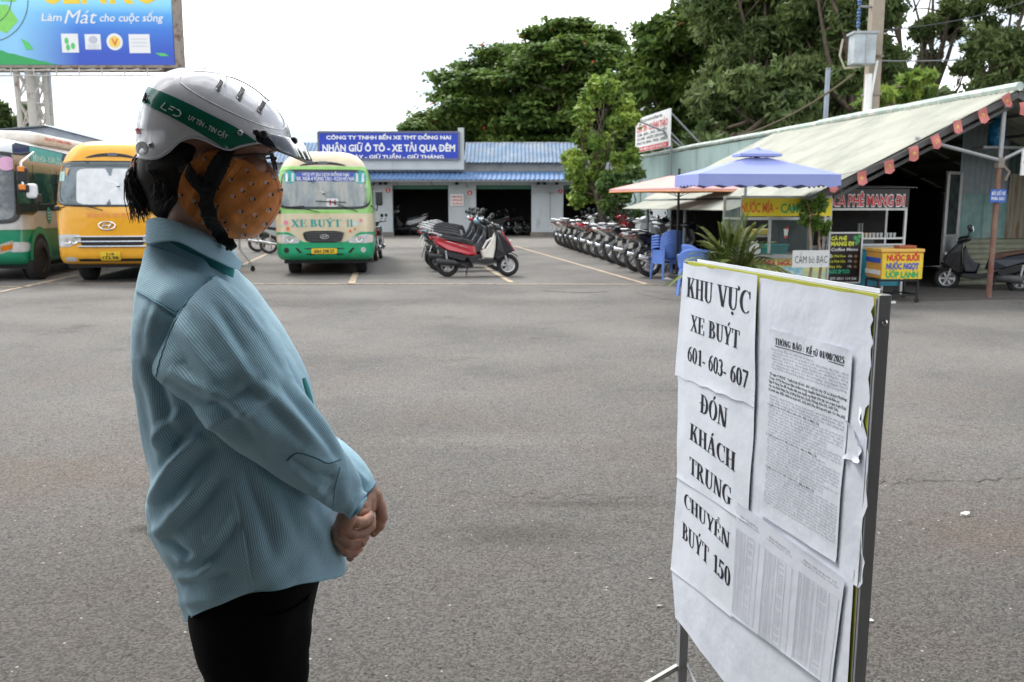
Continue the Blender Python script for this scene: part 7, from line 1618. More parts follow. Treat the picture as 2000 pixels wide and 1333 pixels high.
def loftpx(rows, nrow, nphi, e=2.3, fix=True):
    """rows: (u_back, v_back, u_front, v_front, depth centre, half depth); silhouettes matched as seen"""
    rows = np.array(rows, float); tgt = rows.copy(); ph = np.linspace(0, 2*math.pi, nphi, endpoint=False)
    cx = np.sign(np.cos(ph))*np.abs(np.cos(ph))**(2/e); cy = np.sign(np.sin(ph))*np.abs(np.sin(ph))**(2/e)
    def rings(rw):
        out = []
        for r in rw:
            B_ = np.array(P(r[0], r[1], r[4])); F_ = np.array(P(r[2], r[3], r[4])); C_ = (B_+F_)/2; A_ = (F_-B_)/2
            out.append(C_+A_*cx[:, None]+np.array((0, 1, 0))*r[5]*cy[:, None])
        return np.array(out)
    if fix:
        for _ in range(5):
            V = rings(rows)
            for i in range(len(rows)):
                d = np.array((tgt[i][2]-tgt[i][0], tgt[i][3]-tgt[i][1])); L_ = np.linalg.norm(d); d /= L_; u, v = vproj(V[i])
                s = (u-tgt[i][0])*d[0]+(v-tgt[i][1])*d[1]
                rows[i][0] -= s.min()*d[0]; rows[i][1] -= s.min()*d[1]; rows[i][2] -= (s.max()-L_)*d[0]; rows[i][3] -= (s.max()-L_)*d[1]
    return rings(crom(rows, nrow))
def vnorm(V):
    a = np.roll(V, -1, 1)-np.roll(V, 1, 1); b = np.gradient(V, axis=0); n = np.cross(a, b); n /= np.linalg.norm(n, axis=2)[..., None]+1e-9
    c = V.mean(1, keepdims=True); s = np.sign(((V-c)*n).sum(2).mean()); return n*s
def folds(V, N, fl, extra=None, near=None):
    u, v = vproj(V); D = np.zeros(u.shape)
    for (pts, amp, w) in fl:
        best = np.full(u.shape, 1e9); tt = np.zeros(u.shape); tot = len(pts)-1
        for i in range(tot):
            (x0, y0), (x1, y1) = pts[i], pts[i+1]; dx, dy = x1-x0, y1-y0; L2 = dx*dx+dy*dy
            t = np.clip(((u-x0)*dx+(v-y0)*dy)/L2, 0, 1); d = np.hypot(u-x0-t*dx, v-y0-t*dy); k = d < best; best = np.where(k, d, best); tt = np.where(k, (i+t)/tot, tt)
        D += amp*np.exp(-(best/w)**2)*(np.sin(np.clip(tt, 0, 1)*math.pi)**.5*.85+.15)
    if near is not None: D *= near
    if extra is not None: D += extra
    return V+N*D[..., None]
def mesh_rings(name, V, mt, parent=wm_, uvx=None, uvy=None, closed=True, cap=False, solid=0., smooth=True, sub=0, off=WO):
    nr, n = V.shape[:2]; vs = (V-np.array(off)).reshape(-1, 3); fs = []
    for i in range(nr-1):
        for k in range(n if closed else n-1): fs.append((i*n+k, i*n+(k+1) % n, (i+1)*n+(k+1) % n, (i+1)*n+k))
    me = bpy.data.meshes.new(name); me.from_pydata(vs.tolist(), [], fs); me.materials.append(mt)
    if uvx is not None:
        ul = me.uv_layers.new(name='UVMap'); U = uvx.reshape(-1); n_ = n; W_ = (uvy if uvy is not None else uvx).reshape(-1)
        li = np.zeros(len(me.loops), np.int32); me.loops.foreach_get('vertex_index', li); co = np.stack([U[li], W_[li]], 1)
        if closed:   # keep the seam face continuous
            q = co.reshape(-1, 4, 2); kk = li.reshape(-1, 4) % n; wrap = (kk.max(1)-kk.min(1)) == n-1
            per = WRAP.get(name, 0); q[wrap] = np.where((kk[wrap] == 0)[..., None], q[wrap]+np.array((per, 0)), q[wrap]); co = q.reshape(-1, 2)
        ul.data.foreach_set('uv', co.ravel())
    if smooth: me.shade_smooth()
    me.update(); o = link(name, me, parent, None, True, 0, solid, sub); return o
WRAP = {}
def circ(V):
    "arc length round each ring, same scale for every row so that stripes stay parallel"
    d = np.linalg.norm(np.roll(V, -1, 1)-V, axis=2); m_ = d.mean(0); s = np.concatenate([[0], np.cumsum(m_)[:-1]]); return np.tile(s, (V.shape[0], 1)), m_.sum()
# --- shirt body
Ys = YC
rows = [(305, 442, 425, 478, Ys, .050), (296, 462, 444, 508, Ys, .066), (284, 490, 470, 545, Ys, .095), (270, 530, 494, 574, Ys, .150), (261, 580, 520, 612, Ys, .182), (254, 645, 556, 662, Ys+.01, .195), (261, 745, 596, 735, Ys+.01, .195),
        (274, 840, 617, 800, Ys+.01, .195), (289, 925, 634, 870, Ys+.01, .20), (292, 985, 652, 940, Ys+.01, .205), (303, 1040, 664, 1005, Ys+.01, .21), (332, 1105, 670, 1043, Ys+.01, .205), (343, 1155, 677, 1075, Ys+.01, .20), (354, 1205, 684, 1108, Ys+.01, .195)]
V = loftpx(rows, 230, 300, 2.2); N = vnorm(V); _t = np.linspace(0, 1, 230)[:, None]; _p = np.linspace(0, 2*math.pi, 300, endpoint=False)[None, :]; V[..., 2] += .078*np.clip((_t-.72)/.28, 0, 1)**1.4*np.abs(np.sin(_p))**1.5; near = np.clip((Ys+.02-V[..., 1])/.06, 0, 1)
u_, v_ = vproj(V); rngw = np.random.default_rng(3)
phs = np.linspace(0, 2*math.pi, V.shape[1], endpoint=False)[None, :]; tt = np.linspace(0, 1, V.shape[0])[:, None]
ext = .0035*tt**2*np.sin(phs*7+2*tt+1)+.0025*tt**1.5*np.sin(phs*12-3*tt)+.0025*np.sin(phs*5+tt*19+np.sin(tt*9+phs*2)*2)
FB = [([(300, 980), (340, 905), (392, 850)], .020, 13), ([(330, 985), (372, 915), (425, 868)], -.018, 16), ([(308, 1052), (345, 1000), (408, 930)], .018, 14), ([(350, 1040), (395, 985), (440, 925)], -.014, 16),
      ([(292, 975), (300, 1000), (318, 1050)], .008, 12), ([(315, 1052), (345, 1075), (372, 1088)], -.018, 10), ([(330, 1068), (360, 1100), (400, 1105)], .010, 10), ([(350, 1110), (395, 1102), (430, 1078)], -.012, 10), ([(352, 1148), (400, 1140), (446, 1118)], -.010, 9), ([(345, 1128), (390, 1122), (420, 1100)], .010, 9),
      ([(350, 1180), (400, 1170), (450, 1160)], .006, 10), ([(400, 1060), (425, 1040), (450, 990)], .010, 12), ([(418, 1085), (450, 1050), (470, 1010)], -.010, 11),
      ([(470, 900), (492, 960), (520, 1030), (535, 1090)], -.010, 14), ([(500, 905), (525, 970), (560, 1050)], .008, 14), ([(545, 950), (565, 1000), (590, 1060)], -.008, 12), ([(600, 1000), (625, 1050), (645, 1100)], .006, 12),
      ([(447, 950), (470, 1040), (491, 1165)], .0035, 4), ([(455, 950), (478, 1040), (499, 1165)], -.003, 4),
      ([(290, 700), (325, 790), (345, 870)], -.012, 12), ([(272, 690), (300, 790), (318, 880)], .008, 12), ([(265, 760), (285, 850), (305, 940)], -.006, 10), ([(300, 870), (330, 830), (360, 800)], .012, 12), ([(315, 920), (350, 860), (385, 820)], -.012, 10),
      ([(330, 560), (300, 620), (285, 690)], .004, 14), ([(300, 590), (282, 640), (275, 700)], -.004, 10), ([(520, 620), (560, 700), (600, 780)], .006, 12), ([(500, 620), (540, 700), (575, 760)], -.008, 10)]
V = folds(V, N, FB, ext, near)
cu, tot = circ(V); WRAP['shirt'] = round(tot/.004)*.004; cu = cu*WRAP['shirt']/tot
shirt = mesh_rings('shirt', V, M_shirt, uvx=cu, uvy=np.tile(tt, (1, V.shape[1])), solid=.0015)
def bvh_of(o):
    me = o.data; return BVHTree.FromPolygons([tuple(Vector(v.co)+WO) for v in me.vertices], [tuple(p.vertices) for p in me.polygons])
CAM0 = Vector((0, 0, CAM_H))
def drape(bs, u, v, off=.001, dflt=None):
    "surface point seen at (u, v), lifted off the cloth by off"
    d = (P(u, v, 10)-CAM0).normalized(); best = None
    for b in bs:
        h = b.ray_cast(CAM0, d)
        if h[0] is not None and (best is None or h[3] < best[3]): best = h
    if best is None: return P(u, v, dflt or YC)
    n = best[1]
    if n.dot(d) > 0: n = -n
    return best[0]+n*off
bv_sh = bvh_of(shirt)
hem = V[-1]; m = MB(); m.tube([Vector(p)-WO for p in hem[::3]]+[Vector(hem[0])-WO], .0016, 6); m.build('hem', mat('hem_stitch', (.26, .48, .56), .8), shirt)
# yoke panel with its own stripe direction
def patch_px(name, tl, tr, br, bl_, nu, nv, off, mt, bs, parent, stripe='v', curve=None, scale=.001, solid=0., dflt=None, puck=0.):
    m_ = np.zeros((nv+1, nu+1, 3)); UV = np.zeros((nv+1, nu+1)); q = [np.array(p, float) for p in (tl, tr, br, bl_)]
    for j in range(nv+1):
        for i in range(nu+1):
            a, b = i/nu, j/nv; p = (q[0]*(1-a)+q[1]*a)*(1-b)+(q[3]*(1-a)+q[2]*a)*b
            if curve is not None: p = p+np.array(curve(a, b))
            m_[j, i] = drape(bs, p[0], p[1], off+puck*math.sin(a*60)*(.5+.5*math.sin(b*9)), dflt); UV[j, i] = (b*np.linalg.norm(q[3]-q[0]) if stripe == 'v' else a*np.linalg.norm(q[1]-q[0]))*scale
    return mesh_rings(name, m_, mt, parent, uvx=UV, closed=False, solid=solid)
# --- near sleeve
rows = [(404, 552, 316, 655, 1.66, .040), (425, 541, 306, 705, 1.61, .068), (462, 562, 305, 737, 1.58, .078), (500, 607, 335, 770, 1.555, .080), (540, 672, 382, 806, 1.53, .076), (577, 742, 428, 848, 1.53, .070), (609, 793, 478, 888, 1.54, .064), (644, 842, 538, 927, 1.56, .056), (674, 884, 596, 962, 1.59, .048), (699, 928, 640, 990, 1.62, .042), (712, 962, 672, 1005, 1.64, .038), (716, 972, 682, 1013, 1.645, .036)]
V = loftpx(rows, 210, 150, 2.15); N = vnorm(V); near = np.clip((1.60-V[..., 1])/.05, 0.15, 1)
phs = np.linspace(0, 2*math.pi, V.shape[1], endpoint=False)[None, :]; tt = np.linspace(0, 1, V.shape[0])[:, None]
ext = .0012*np.sin(phs*3+tt*14)+.0010*np.sin(phs*5-tt*33+1)+.0022*np.sin(tt*70+np.sin(phs*2)*1.5)*np.clip((tt-.78)/.2, 0, 1)
FS = [([(419, 545), (470, 598), (520, 664), (570, 738)], .009, 7), ([(436, 556), (488, 612), (540, 690), (590, 775)], -.008, 9), ([(452, 560), (505, 625), (555, 705)], .007, 8),
      ([(395, 560), (440, 625), (480, 690)], -.006, 9), ([(380, 585), (430, 650), (475, 720), (520, 790)], .006, 10), ([(360, 600), (400, 660), (440, 720)], -.005, 9), ([(345, 625), (385, 690), (430, 750)], .005, 9), ([(330, 650), (365, 720), (410, 775)], -.005, 10),
      ([(320, 745), (370, 775), (440, 805), (500, 860)], -.011, 12), ([(330, 725), (390, 755), (460, 790), (530, 850)], .007, 12), ([(360, 790), (420, 830), (480, 880)], .006, 10),
      ([(345, 790), (400, 800), (470, 770), (520, 735)], -.007, 9), ([(400, 830), (460, 815), (530, 770)], .006, 9), ([(470, 740), (530, 800), (600, 870)], -.007, 13), ([(500, 740), (560, 800), (630, 872)], .006, 12), ([(560, 730), (600, 790), (650, 850), (685, 905)], .007, 7), ([(550, 750), (592, 810), (642, 868), (672, 915)], -.006, 8),
      ([(520, 880), (570, 900), (620, 950)], -.006, 9), ([(575, 905), (610, 925), (655, 935)], -.006, 7), ([(580, 925), (615, 950), (650, 985)], .006, 8), ([(600, 905), (640, 905), (668, 900)], .004, 7), ([(620, 975), (650, 950), (690, 935)], -.004, 6)]
V = folds(V, N, [(p_, a_*1.25, w_*1.1) for p_, a_, w_ in FS], ext, near)
cu, tot = circ(V); WRAP['sleeve'] = round(tot/.0042)*.004; cu = cu*WRAP['sleeve']/tot
sleeve = mesh_rings('sleeve', V, M_shirt, uvx=cu, solid=.0015)
bv_sl = bvh_of(sleeve)
# cuff with button band, armhole seam pucker
m = MB(); m.tube([Vector(p)-WO for p in V[-1][::2]]+[Vector(V[-1][0])-WO], .0020, 6); m.build('cuff_edge', MATS['hem_stitch'], sleeve)
def seam(name, pts, bs, r, par, mt, n=50, off=.0015, wob=0.):
    pp = crom([(*p, 0) for p in pts], n); m = MB(); m.tube([drape(bs, p[0]+wob*math.sin(i*1.3), p[1], off)-WO for i, p in enumerate(pp)], r, 6); return m.build(name, mt, par, smooth=True)
seam('cuff_seam', [(655, 905), (650, 935), (640, 965), (648, 1000)][0:0] or [(664, 912), (655, 950), (650, 1000)], [bv_sl], .0009, sleeve, MATS['hem_stitch'], 30)
seam('placket_seam', [(560, 900), (580, 885), (612, 893), (640, 905), (665, 898)], [bv_sl], .0012, sleeve, mat('dark_stitch', (.05, .14, .19), .8), 30)
yoke = patch_px('yoke', (287, 478), (424, 541), (342, 612), (268, 567), 60, 50, .0022, M_shirt, [bv_sh], shirt, 'v', lambda a, b: (5*math.sin(math.pi*b)*a, -8*math.sin(math.pi*a)*(1-b)), .00105, .001)
seam('yoke_seam', [(268, 568), (300, 588), (342, 614), (352, 607)], [bv_sh], .0012, shirt, MATS['hem_stitch'], 40, .003)
seam('armhole_seam', [(425, 541), (392, 562), (360, 600), (335, 645), (315, 700), (306, 736)], [bv_sh, bv_sl], .0015, shirt, MATS['hem_stitch'], 70, .0015, .8)
# --- far sleeve and cuff
rows = [(400, 690, 470, 600, 1.90, .05), (450, 780, 560, 700, 1.89, .06), (520, 850, 612, 790, 1.87, .055), (580, 900, 648, 845, 1.84, .05), (632, 925, 676, 868, 1.81, .045), (664, 945, 703, 893, 1.79, .040), (690, 962, 724, 922, 1.775, .036), (704, 969, 735, 945, 1.765, .034)]
V = loftpx(rows, 110, 90, 2.1); N = vnorm(V); u_, v_ = vproj(V)
V = folds(V, N, [([(655, 880), (690, 915), (720, 945)], .004, 6), ([(640, 890), (680, 930), (708, 955)], -.005, 6)])
cu = np.tile(np.linspace(0, 1, V.shape[0])[:, None]*.62, (1, V.shape[1])); WRAP['far_sleeve'] = 0
fsl = mesh_rings('far_sleeve', V, M_shirt, uvx=cu, solid=.0015); m = MB(); m.tube([Vector(p)-WO for p in V[-1][::2]]+[Vector(V[-1][0])-WO], .0018, 6); m.build('cuff_edge', MATS['dark_stitch'], fsl)
# --- collar
def curve_band(name, top, bot, b_t, b_b, n, mt, parent, scale=.055, e=1., end=.0, lift=0.):
    T_ = crom([(*p, 0) for p in top], n); Bm = crom([(*p, 0) for p in bot], n); nv = 14; allr = []
    for side in (-1, 1):
        g = np.zeros((nv+1, n, 3))
        for i in range(n):
            s = i/(n-1); pr = max(0, 1-(2*s-1)**2)**.5 if s < .5 else (1-(1-end)*((2*s-1)**2))**.5
            for j in range(nv+1):
                f = j/nv; b_ = (b_t*(1-f)+b_b*f)*pr+lift*math.sin(math.pi*f)*.5; uu = T_[i]*(1-f)+Bm[i]*f; p = P(uu[0], uu[1], YC-b_)
                g[j, i] = (p.x-(.045*s**3 if side > 0 else 0), YC+side*b_, p.z)
        allr.append(g)
    G_ = np.concatenate([allr[1][:, ::-1], allr[0][:, 1:]], 1); UV = np.tile(np.linspace(0, 1, nv+1)[:, None]*scale, (1, G_.shape[1]))
    return mesh_rings(name, G_, mt, parent, uvx=UV, closed=False, solid=.002)
col = curve_band('collar', [(286, 433), (292, 428), (312, 426), (345, 434), (395, 454), (436, 480), (472, 513)], [(284, 474), (290, 478), (320, 472), (352, 474), (402, 500), (445, 520), (468, 528)], .062, .100, 40, M_shirt, shirt, end=.08, lift=.008)
m = MB()
top = [(300, 436), (330, 438), (380, 460), (430, 488), (462, 520)]
curve_band('collar_stand', [(290, 445), (310, 440), (345, 447), (395, 466), (430, 490), (458, 520)], [(294, 485), (320, 490), (352, 496), (395, 515), (430, 530), (455, 545)], .055, .062, 30, M_shirt_in, shirt, end=.1)
# front placket with teal lining glimpsed along the chest
def strip(name, pts, w0, mt, parent, Yoff=.0):
    pp = crom([(*p, 0) for p in pts], 30); m = MB(); vs = []
    for i, p in enumerate(pp):
        s = i/29; w = w0*math.sin(math.pi*min(1, .15+s*.85))**.7
        a = P(p[0], p[1], YC+Yoff); b = P(p[0]-w, p[1]+w*.3, YC+Yoff-.02); vs += [a-WO, b-WO]
    m.add(vs, [(2*i, 2*i+1, 2*i+3, 2*i+2) for i in range(29)]); return m.build(name, mt, parent, smooth=True, solid=.001)
strip('placket_lining', [(596, 738), (606, 765), (614, 795), (618, 815)], 9, M_shirt_in, shirt, -.05)
# --- trousers
rows = [(362, 1120, 640, 1080, YC+.01, .16), (360, 1180, 636, 1130, YC+.01, .175), (366, 1222, 630, 1160, YC+.01, .18), (376, 1252, 620, 1205, YC+.01, .175), (392, 1275, 612, 1250, YC+.01, .170), (399, 1310, 604, 1300, YC+.01, .168), (404, 1360, 598, 1350, YC+.01, .166)]
V = loftpx(rows, 50, 120, 2.4); trs = mesh_rings('trousers', V, M_trous, solid=0)
for side, nm in ((-1, 'near'), (1, 'far')):
    yk = YC+.01+side*.085
    a = P(400, 1240, yk); b = P(610, 1240, yk); xs_ = (a.x+b.x)/2-(.0 if side < 0 else -.01); rx = (b.x-a.x)/2*.96
    rg = [(.72, xs_+.0, rx*.98, .085), (.62, xs_+.005, rx*.90, .090), (.52, xs_+.010, rx*.80, .085), (.42, xs_+.012, rx*.70, .075), (.30, xs_+.0, rx*.66, .072), (.16, xs_-.01, rx*.62, .068), (.06, xs_-.012, rx*.62, .068)]
    rr = crom(rg, 60); ph = np.linspace(0, 2*math.pi, 60, endpoint=False); V = np.zeros((60, 60, 3))
    for i, (z, xc, rxx, ry) in enumerate(rr):
        w = 1+.03*np.sin(ph*5+i*.15)+.018*math.sin(i*.9)*np.sin(ph+1); V[i] = np.stack([xc+rxx*np.cos(ph)*w, yk+ry*np.sin(ph)*w, np.full(60, z)], 1)
    mesh_rings('trouser_leg', V, M_trous)
    m = MB(); m.hull([(-.10, 0, .035, .030, .035), (-.08, 0, .045, .040, .045), (.0, 0, .05, .042, .05), (.07, 0, .035, .045, .035), (.13, 0, .025, .038, .025), (.15, 0, .02, .02, .015)], 20, 2.6); m.v = [(p[0]+xs_-WO.x+.0, p[1]+yk-WO.y, p[2]) for p in m.v]; m.build('shoe', mat('black_shoe', (.02, .02, .02), .5), wm_, smooth=True)
# --- flesh: signed distance fields meshed with openvdb
def sdf_mesh(prims, vox, pad=.02, carve=None):
    "prims: list of (kind, data, blend). capsule (a, b, ra, rb) / ellipsoid (c, r)"
    lo = np.array([1e9]*3); hi = -lo
    for k, d, s in prims:
        if k == 'c':
            for p, r in ((d[0], d[2]), (d[1], d[3])): lo = np.minimum(lo, np.array(p)-r); hi = np.maximum(hi, np.array(p)+r)
        else: lo = np.minimum(lo, np.array(d[0])-max(d[1])); hi = np.maximum(hi, np.array(d[0])+max(d[1]))
    lo -= pad; hi += pad; n = np.ceil((hi-lo)/vox).astype(int)+1
    X, Y, Z = np.meshgrid(*[lo[i]+vox*np.arange(n[i], dtype=np.float32) for i in range(3)], indexing='ij')
    D = None
    for k, d, s in prims:
        if k == 'c':
            a, b, ra, rb = np.array(d[0]), np.array(d[1]), d[2], d[3]; ba = b-a; L2 = (ba**2).sum()+1e-12
            h = np.clip(((X-a[0])*ba[0]+(Y-a[1])*ba[1]+(Z-a[2])*ba[2])/L2, 0, 1)
            q = np.sqrt((X-a[0]-h*ba[0])**2+(Y-a[1]-h*ba[1])**2+(Z-a[2]-h*ba[2])**2)-(ra+(rb-ra)*h)
        else:
            c, r = np.array(d[0]), np.array(d[1]); k0 = np.sqrt(((X-c[0])/r[0])**2+((Y-c[1])/r[1])**2+((Z-c[2])/r[2])**2); q = (k0-1)*r.min()
        if D is None: D = q
        else: h = np.clip(.5+.5*(q-D)/s, 0, 1) if s > 0 else None; D = (q*(1-h)+D*h-s*h*(1-h)) if s > 0 else np.minimum(D, q)
    g = openvdb.FloatGrid(1.); g.copyFromArray(D.astype(np.float32)/vox); pt, tr, qd = g.convertToPolygons(isovalue=0., adaptivity=0.)
    return np.array(pt)*vox+lo, [tuple(int(i) for i in f) for f in tr]+[tuple(int(i) for i in f) for f in qd]
def px(u, v, y): return tuple(P(u, v, y))
C_ = lambda a, b, ra, rb, s=.006: ('c', (px(*a), px(*b), ra, rb), s)
Yh = YC
head = [('e', (px(398, 262, Yh), (.100, .074, .095)), .02), ('e', (px(440, 335, Yh), (.070, .062, .095)), .03), C_((440, 420, Yh), (478, 438, Yh), .045, .022, .03), C_((385, 375, Yh), (370, 520, Yh), .048, .052, .03), C_((395, 350, Yh), (425, 400, Yh), .055, .05, .03),
        C_((505, 310, Yh), (530, 347, Yh), .009, .014, .012), ('e', (px(500, 288, Yh), (.022, .055, .014)), .015), ('e', (px(496, 325, Yh-.035), (.022, .02, .018)), .015), ('e', (px(496, 325, Yh+.035), (.022, .02, .018)), .015),
        ('e', (px(392, 322, Yh-.074), (.016, .008, .026)), .005), ('e', (px(392, 322, Yh+.074), (.016, .008, .026)), .005)]
bodyp = [C_((370, 560, YC), (430, 900, YC), .06, .11, .05), C_((430, 900, YC), (490, 1150, YC), .11, .12, .05), C_((410, 640, 1.64), (440, 760, 1.575), .03, .03, .02), C_((440, 760, 1.575), (680, 982, 1.645), .030, .017, .02), C_((430, 640, 1.86), (540, 790, 1.88), .04, .036, .02), C_((540, 790, 1.88), (706, 935, 1.775), .030, .016, .02),
         C_((370, 480, YC), (365, 580, YC), .045, .05, .03), ('c', ((WO.x-.0, YC-.07, .74), (WO.x+.02, YC-.075, .42), .045, .030), .03), ('c', ((WO.x+.02, YC-.075, .42), (WO.x, YC-.075, .07), .030, .025), .02), ('c', ((WO.x-.0, YC+.09, .74), (WO.x+.02, YC+.095, .42), .045, .030), .03), ('c', ((WO.x+.02, YC+.095, .42), (WO.x, YC+.095, .07), .030, .025), .02)]
# hands: left (far) hand hangs over, right (near) hand clasps it
def chain(pts, s=.003): return [C_(pts[i][:3], pts[i+1][:3], pts[i][3], pts[i+1][3], s) for i in range(len(pts)-1)]
LH = chain([(708, 938, 1.772, .014), (716, 958, 1.762, .0185), (716, 976, 1.752, .0200), (716, 992, 1.745, .0180), (714, 1003, 1.735, .012)], .006)
LH += chain([(724, 958, 1.765, .013), (734, 968, 1.765, .0125), (742, 990, 1.762, .0125), (746, 1010, 1.757, .0118), (741, 1027, 1.750, .0105), (730, 1042, 1.742, .0080)], .004)
LH += chain([(714, 972, 1.74, .013), (712, 990, 1.725, .0125), (715, 1003, 1.715, .011), (718, 1009, 1.712, .009)], .004)
LH += chain([(712, 1000, 1.75, .012), (717, 1022, 1.752, .011), (713, 1043, 1.748, .0098), (708, 1062, 1.742, .0076)], .004)
LH += chain([(700, 1010, 1.745, .012), (700, 1040, 1.75, .0115), (695, 1065, 1.745, .010), (684, 1090, 1.74, .008)], .004)
RH = chain([(684, 990, 1.645, .016), (676, 1013, 1.655, .018), (668, 1035, 1.672, .019), (664, 1050, 1.68, .016)], .006)
RH += chain([(674, 1012, 1.655, .0125), (695, 1021, 1.668, .0115), (711, 1020, 1.688, .0110), (722, 1012, 1.705, .0100), (723, 1006, 1.712, .0085)], .0012)
RH += chain([(668, 1030, 1.655, .012), (690, 1044, 1.672, .0108), (710, 1041, 1.692, .0102), (725, 1029, 1.708, .0092), (728, 1020, 1.716, .0075)], .0012)
RH += chain([(664, 1044, 1.665, .012), (682, 1063, 1.680, .0104), (701, 1062, 1.700, .0098), (714, 1050, 1.716, .0082)], .0012)
RH += chain([(661, 1054, 1.675, .011), (675, 1079, 1.69, .0092), (691, 1081, 1.706, .0085), (703, 1072, 1.720, .0070)], .0012)
RH += chain([(668, 1020, 1.672, .013), (664, 1045, 1.695, .012), (672, 1064, 1.712, .0105), (682, 1072, 1.722, .0085)], .004)
vs, fs = [], []
for pr, vx in ((head, .0026), (bodyp, .007), (LH, .0013), (RH, .0013)):
    v_, f_ = sdf_mesh(pr, vx); o = len(vs); vs += [tuple(p-np.array(WO)) for p in v_]; fs += [tuple(i+o for i in f) for f in f_]
me = bpy.data.meshes.new('body'); me.from_pydata(vs, [], fs); me.materials.append(M_skin); fix_normals(me); me.shade_smooth(); me.update()
body = link('body', me, wm_)
bv_body = bvh_of(body)
for k, (u, v, y) in enumerate([(729, 1046, 0), (707, 1066, 0)]):
    p = drape([bv_body], u, v-3, .0006); m = MB(); m.hull([(-.0005, 0, 0, .0045, .0052), (.0006, 0, 0, .0040, .0046)], 12, 2.4, 'y'); m.v = [(a+p.x-WO.x, b+p.y-WO.y, c+p.z) for a, b, c in m.v]; m.build('fingernail', mat('nail', (.50, .28, .22), .3), wm_, smooth=True)
# eye, lashes and glasses
e = P(506, 309, Yh-.034); m = MB(); m.lathe((e.x-WO.x, e.y-WO.y, e.z), [(-.010, 0), (-.007, .006), (0, .009), (.006, .006), (.010, 0)], 14, 'x'); m.build('eye', mat('eye_white', (.4, .38, .36), .2), wm_, smooth=True)
m = MB(); pts = [P(u, v, Yh-.040+.01*k) for k, (u, v) in enumerate([(494, 307), (502, 303.5), (511, 304), (515, 307)])]; m.tube([p-WO for p in pts], .0018, 6); m.build('eyelashes', M_hair, wm_)
gl = MB(); GD = Vector((-.20, .98, 0))
for s_ in (-1, 1):
    c = P(535, 318, Yh)-WO+GD*s_*.034
    gl.tube([c+GD*.026*math.cos(a)+Vector((-.004*math.sin(a), 0, .019*math.sin(a))) for a in np.linspace(0, 2*math.pi, 20)], .0018, 6)
a = P(531, 301, Yh-.064)-WO; b = P(420, 306, Yh-.080)-WO
gl.tube([a, b], .0022, 6); a2 = a+GD*.128; gl.tube([a2, b+GD*.155], .0022, 6)
c0_ = P(537, 313, Yh)-WO; gl.tube([c0_-GD*.009, c0_+Vector((.003, 0, .003)), c0_+GD*.009], .0016, 6)
gg = gl.build('glasses', mat('glasses_frame', (.03, .02, .02), .25), wm_, smooth=True)
for s_ in (-1, 1):
    c = P(535, 318, Yh)-WO+GD*s_*.034; m = MB(); m.add([c+GD*.025*math.cos(t)+Vector((-.004*math.sin(t), 0, .018*math.sin(t))) for t in np.linspace(0, 2*math.pi, 20, endpoint=False)], [tuple(range(20))]); m.build('lens', glass('lens_glass', (.05, .05, .05), .35), gg)
# --- helmet
HC = (412., 262.)
hout = [(267, 302), (265, 274), (265.6, 257), (270, 234), (277, 203), (287, 174), (307, 151), (338, 136), (355, 132), (372, 131.7), (407, 134), (447, 146), (487, 166), (524, 191), (552, 220), (567, 252), (572, 275)]
def shr(p): u, v = p; return (u+15*(570-u)/300-8*(u-267)/300, v+5*max(0, min(1, (260-v)/100)))
hout = [shr(p) for p in hout]
hbot = [(267, 302), (275, 307), (287, 310), (307, 308), (327, 297), (344, 281), (358, 272), (378, 268), (401, 274), (424, 285), (447, 292), (467, 286), (501, 279), (529, 281), (550, 282), (572, 277)]
ang = [math.degrees(math.atan2(HC[1]-p[1], p[0]-HC[0])) for p in hout]; rad_ = [math.hypot(p[0]-HC[0], p[1]-HC[1]) for p in hout]
tab = sorted([((a+360) % 360, r) for a, r in zip(ang, rad_)]+[(215, 146), (240, 150), (270, 155), (300, 158), (330, 160)])
TA = np.array([t[0] for t in tab]); TR_ = np.array([t[1] for t in tab])
def infl(u, v, c, TA, TR_, W, p):
    a = math.degrees(math.atan2(c[1]-v, u-c[0])) % 360; r = np.interp(a, TA, TR_, period=360); q = min(1, math.hypot(u-c[0], v-c[1])/r)
    return W*(1-q**p)**(1/p)
HH = lambda u, v: infl(u, v, HC, TA, TR_, .118, 2.35)
def unapp(u, v, H, Y0=Yh):
    "plane pixel whose inflated near surface is seen at (u, v)"
    a, b = u, v
    for _ in range(12):
        y = Y0-H(a, b); p = P(u, v, y); a, b = proj(p.x, Y0, p.z)
    return a, b
def infl_mesh(name, out, bot, H, ns_, nt, mt, parent, solid=.003, Y0=Yh, both=True):
    O = crom([(*p, 0) for p in out], ns_)[:, :2]; E = crom([(*unapp(*p, H, Y0), 0) for p in bot], ns_)[:, :2]; E[0] = O[0]; E[-1] = O[-1]
    g = []
    for side in (-1, 1):
        A = np.zeros((nt+1, ns_, 3))
        for j in range(nt+1):
            t = 1-math.cos(j/nt*math.pi/2)
            for i in range(ns_):
                q = O[i]*(1-t)+E[i]*t; p = P(q[0], q[1], Y0); A[j, i] = (p.x, Y0+side*(H(q[0], q[1]) if j else 0), p.z)
        g.append(A)
    G_ = np.concatenate([g[0][::-1], g[1][1:]], 0); return mesh_rings(name, G_, mt, parent, closed=False, solid=solid)
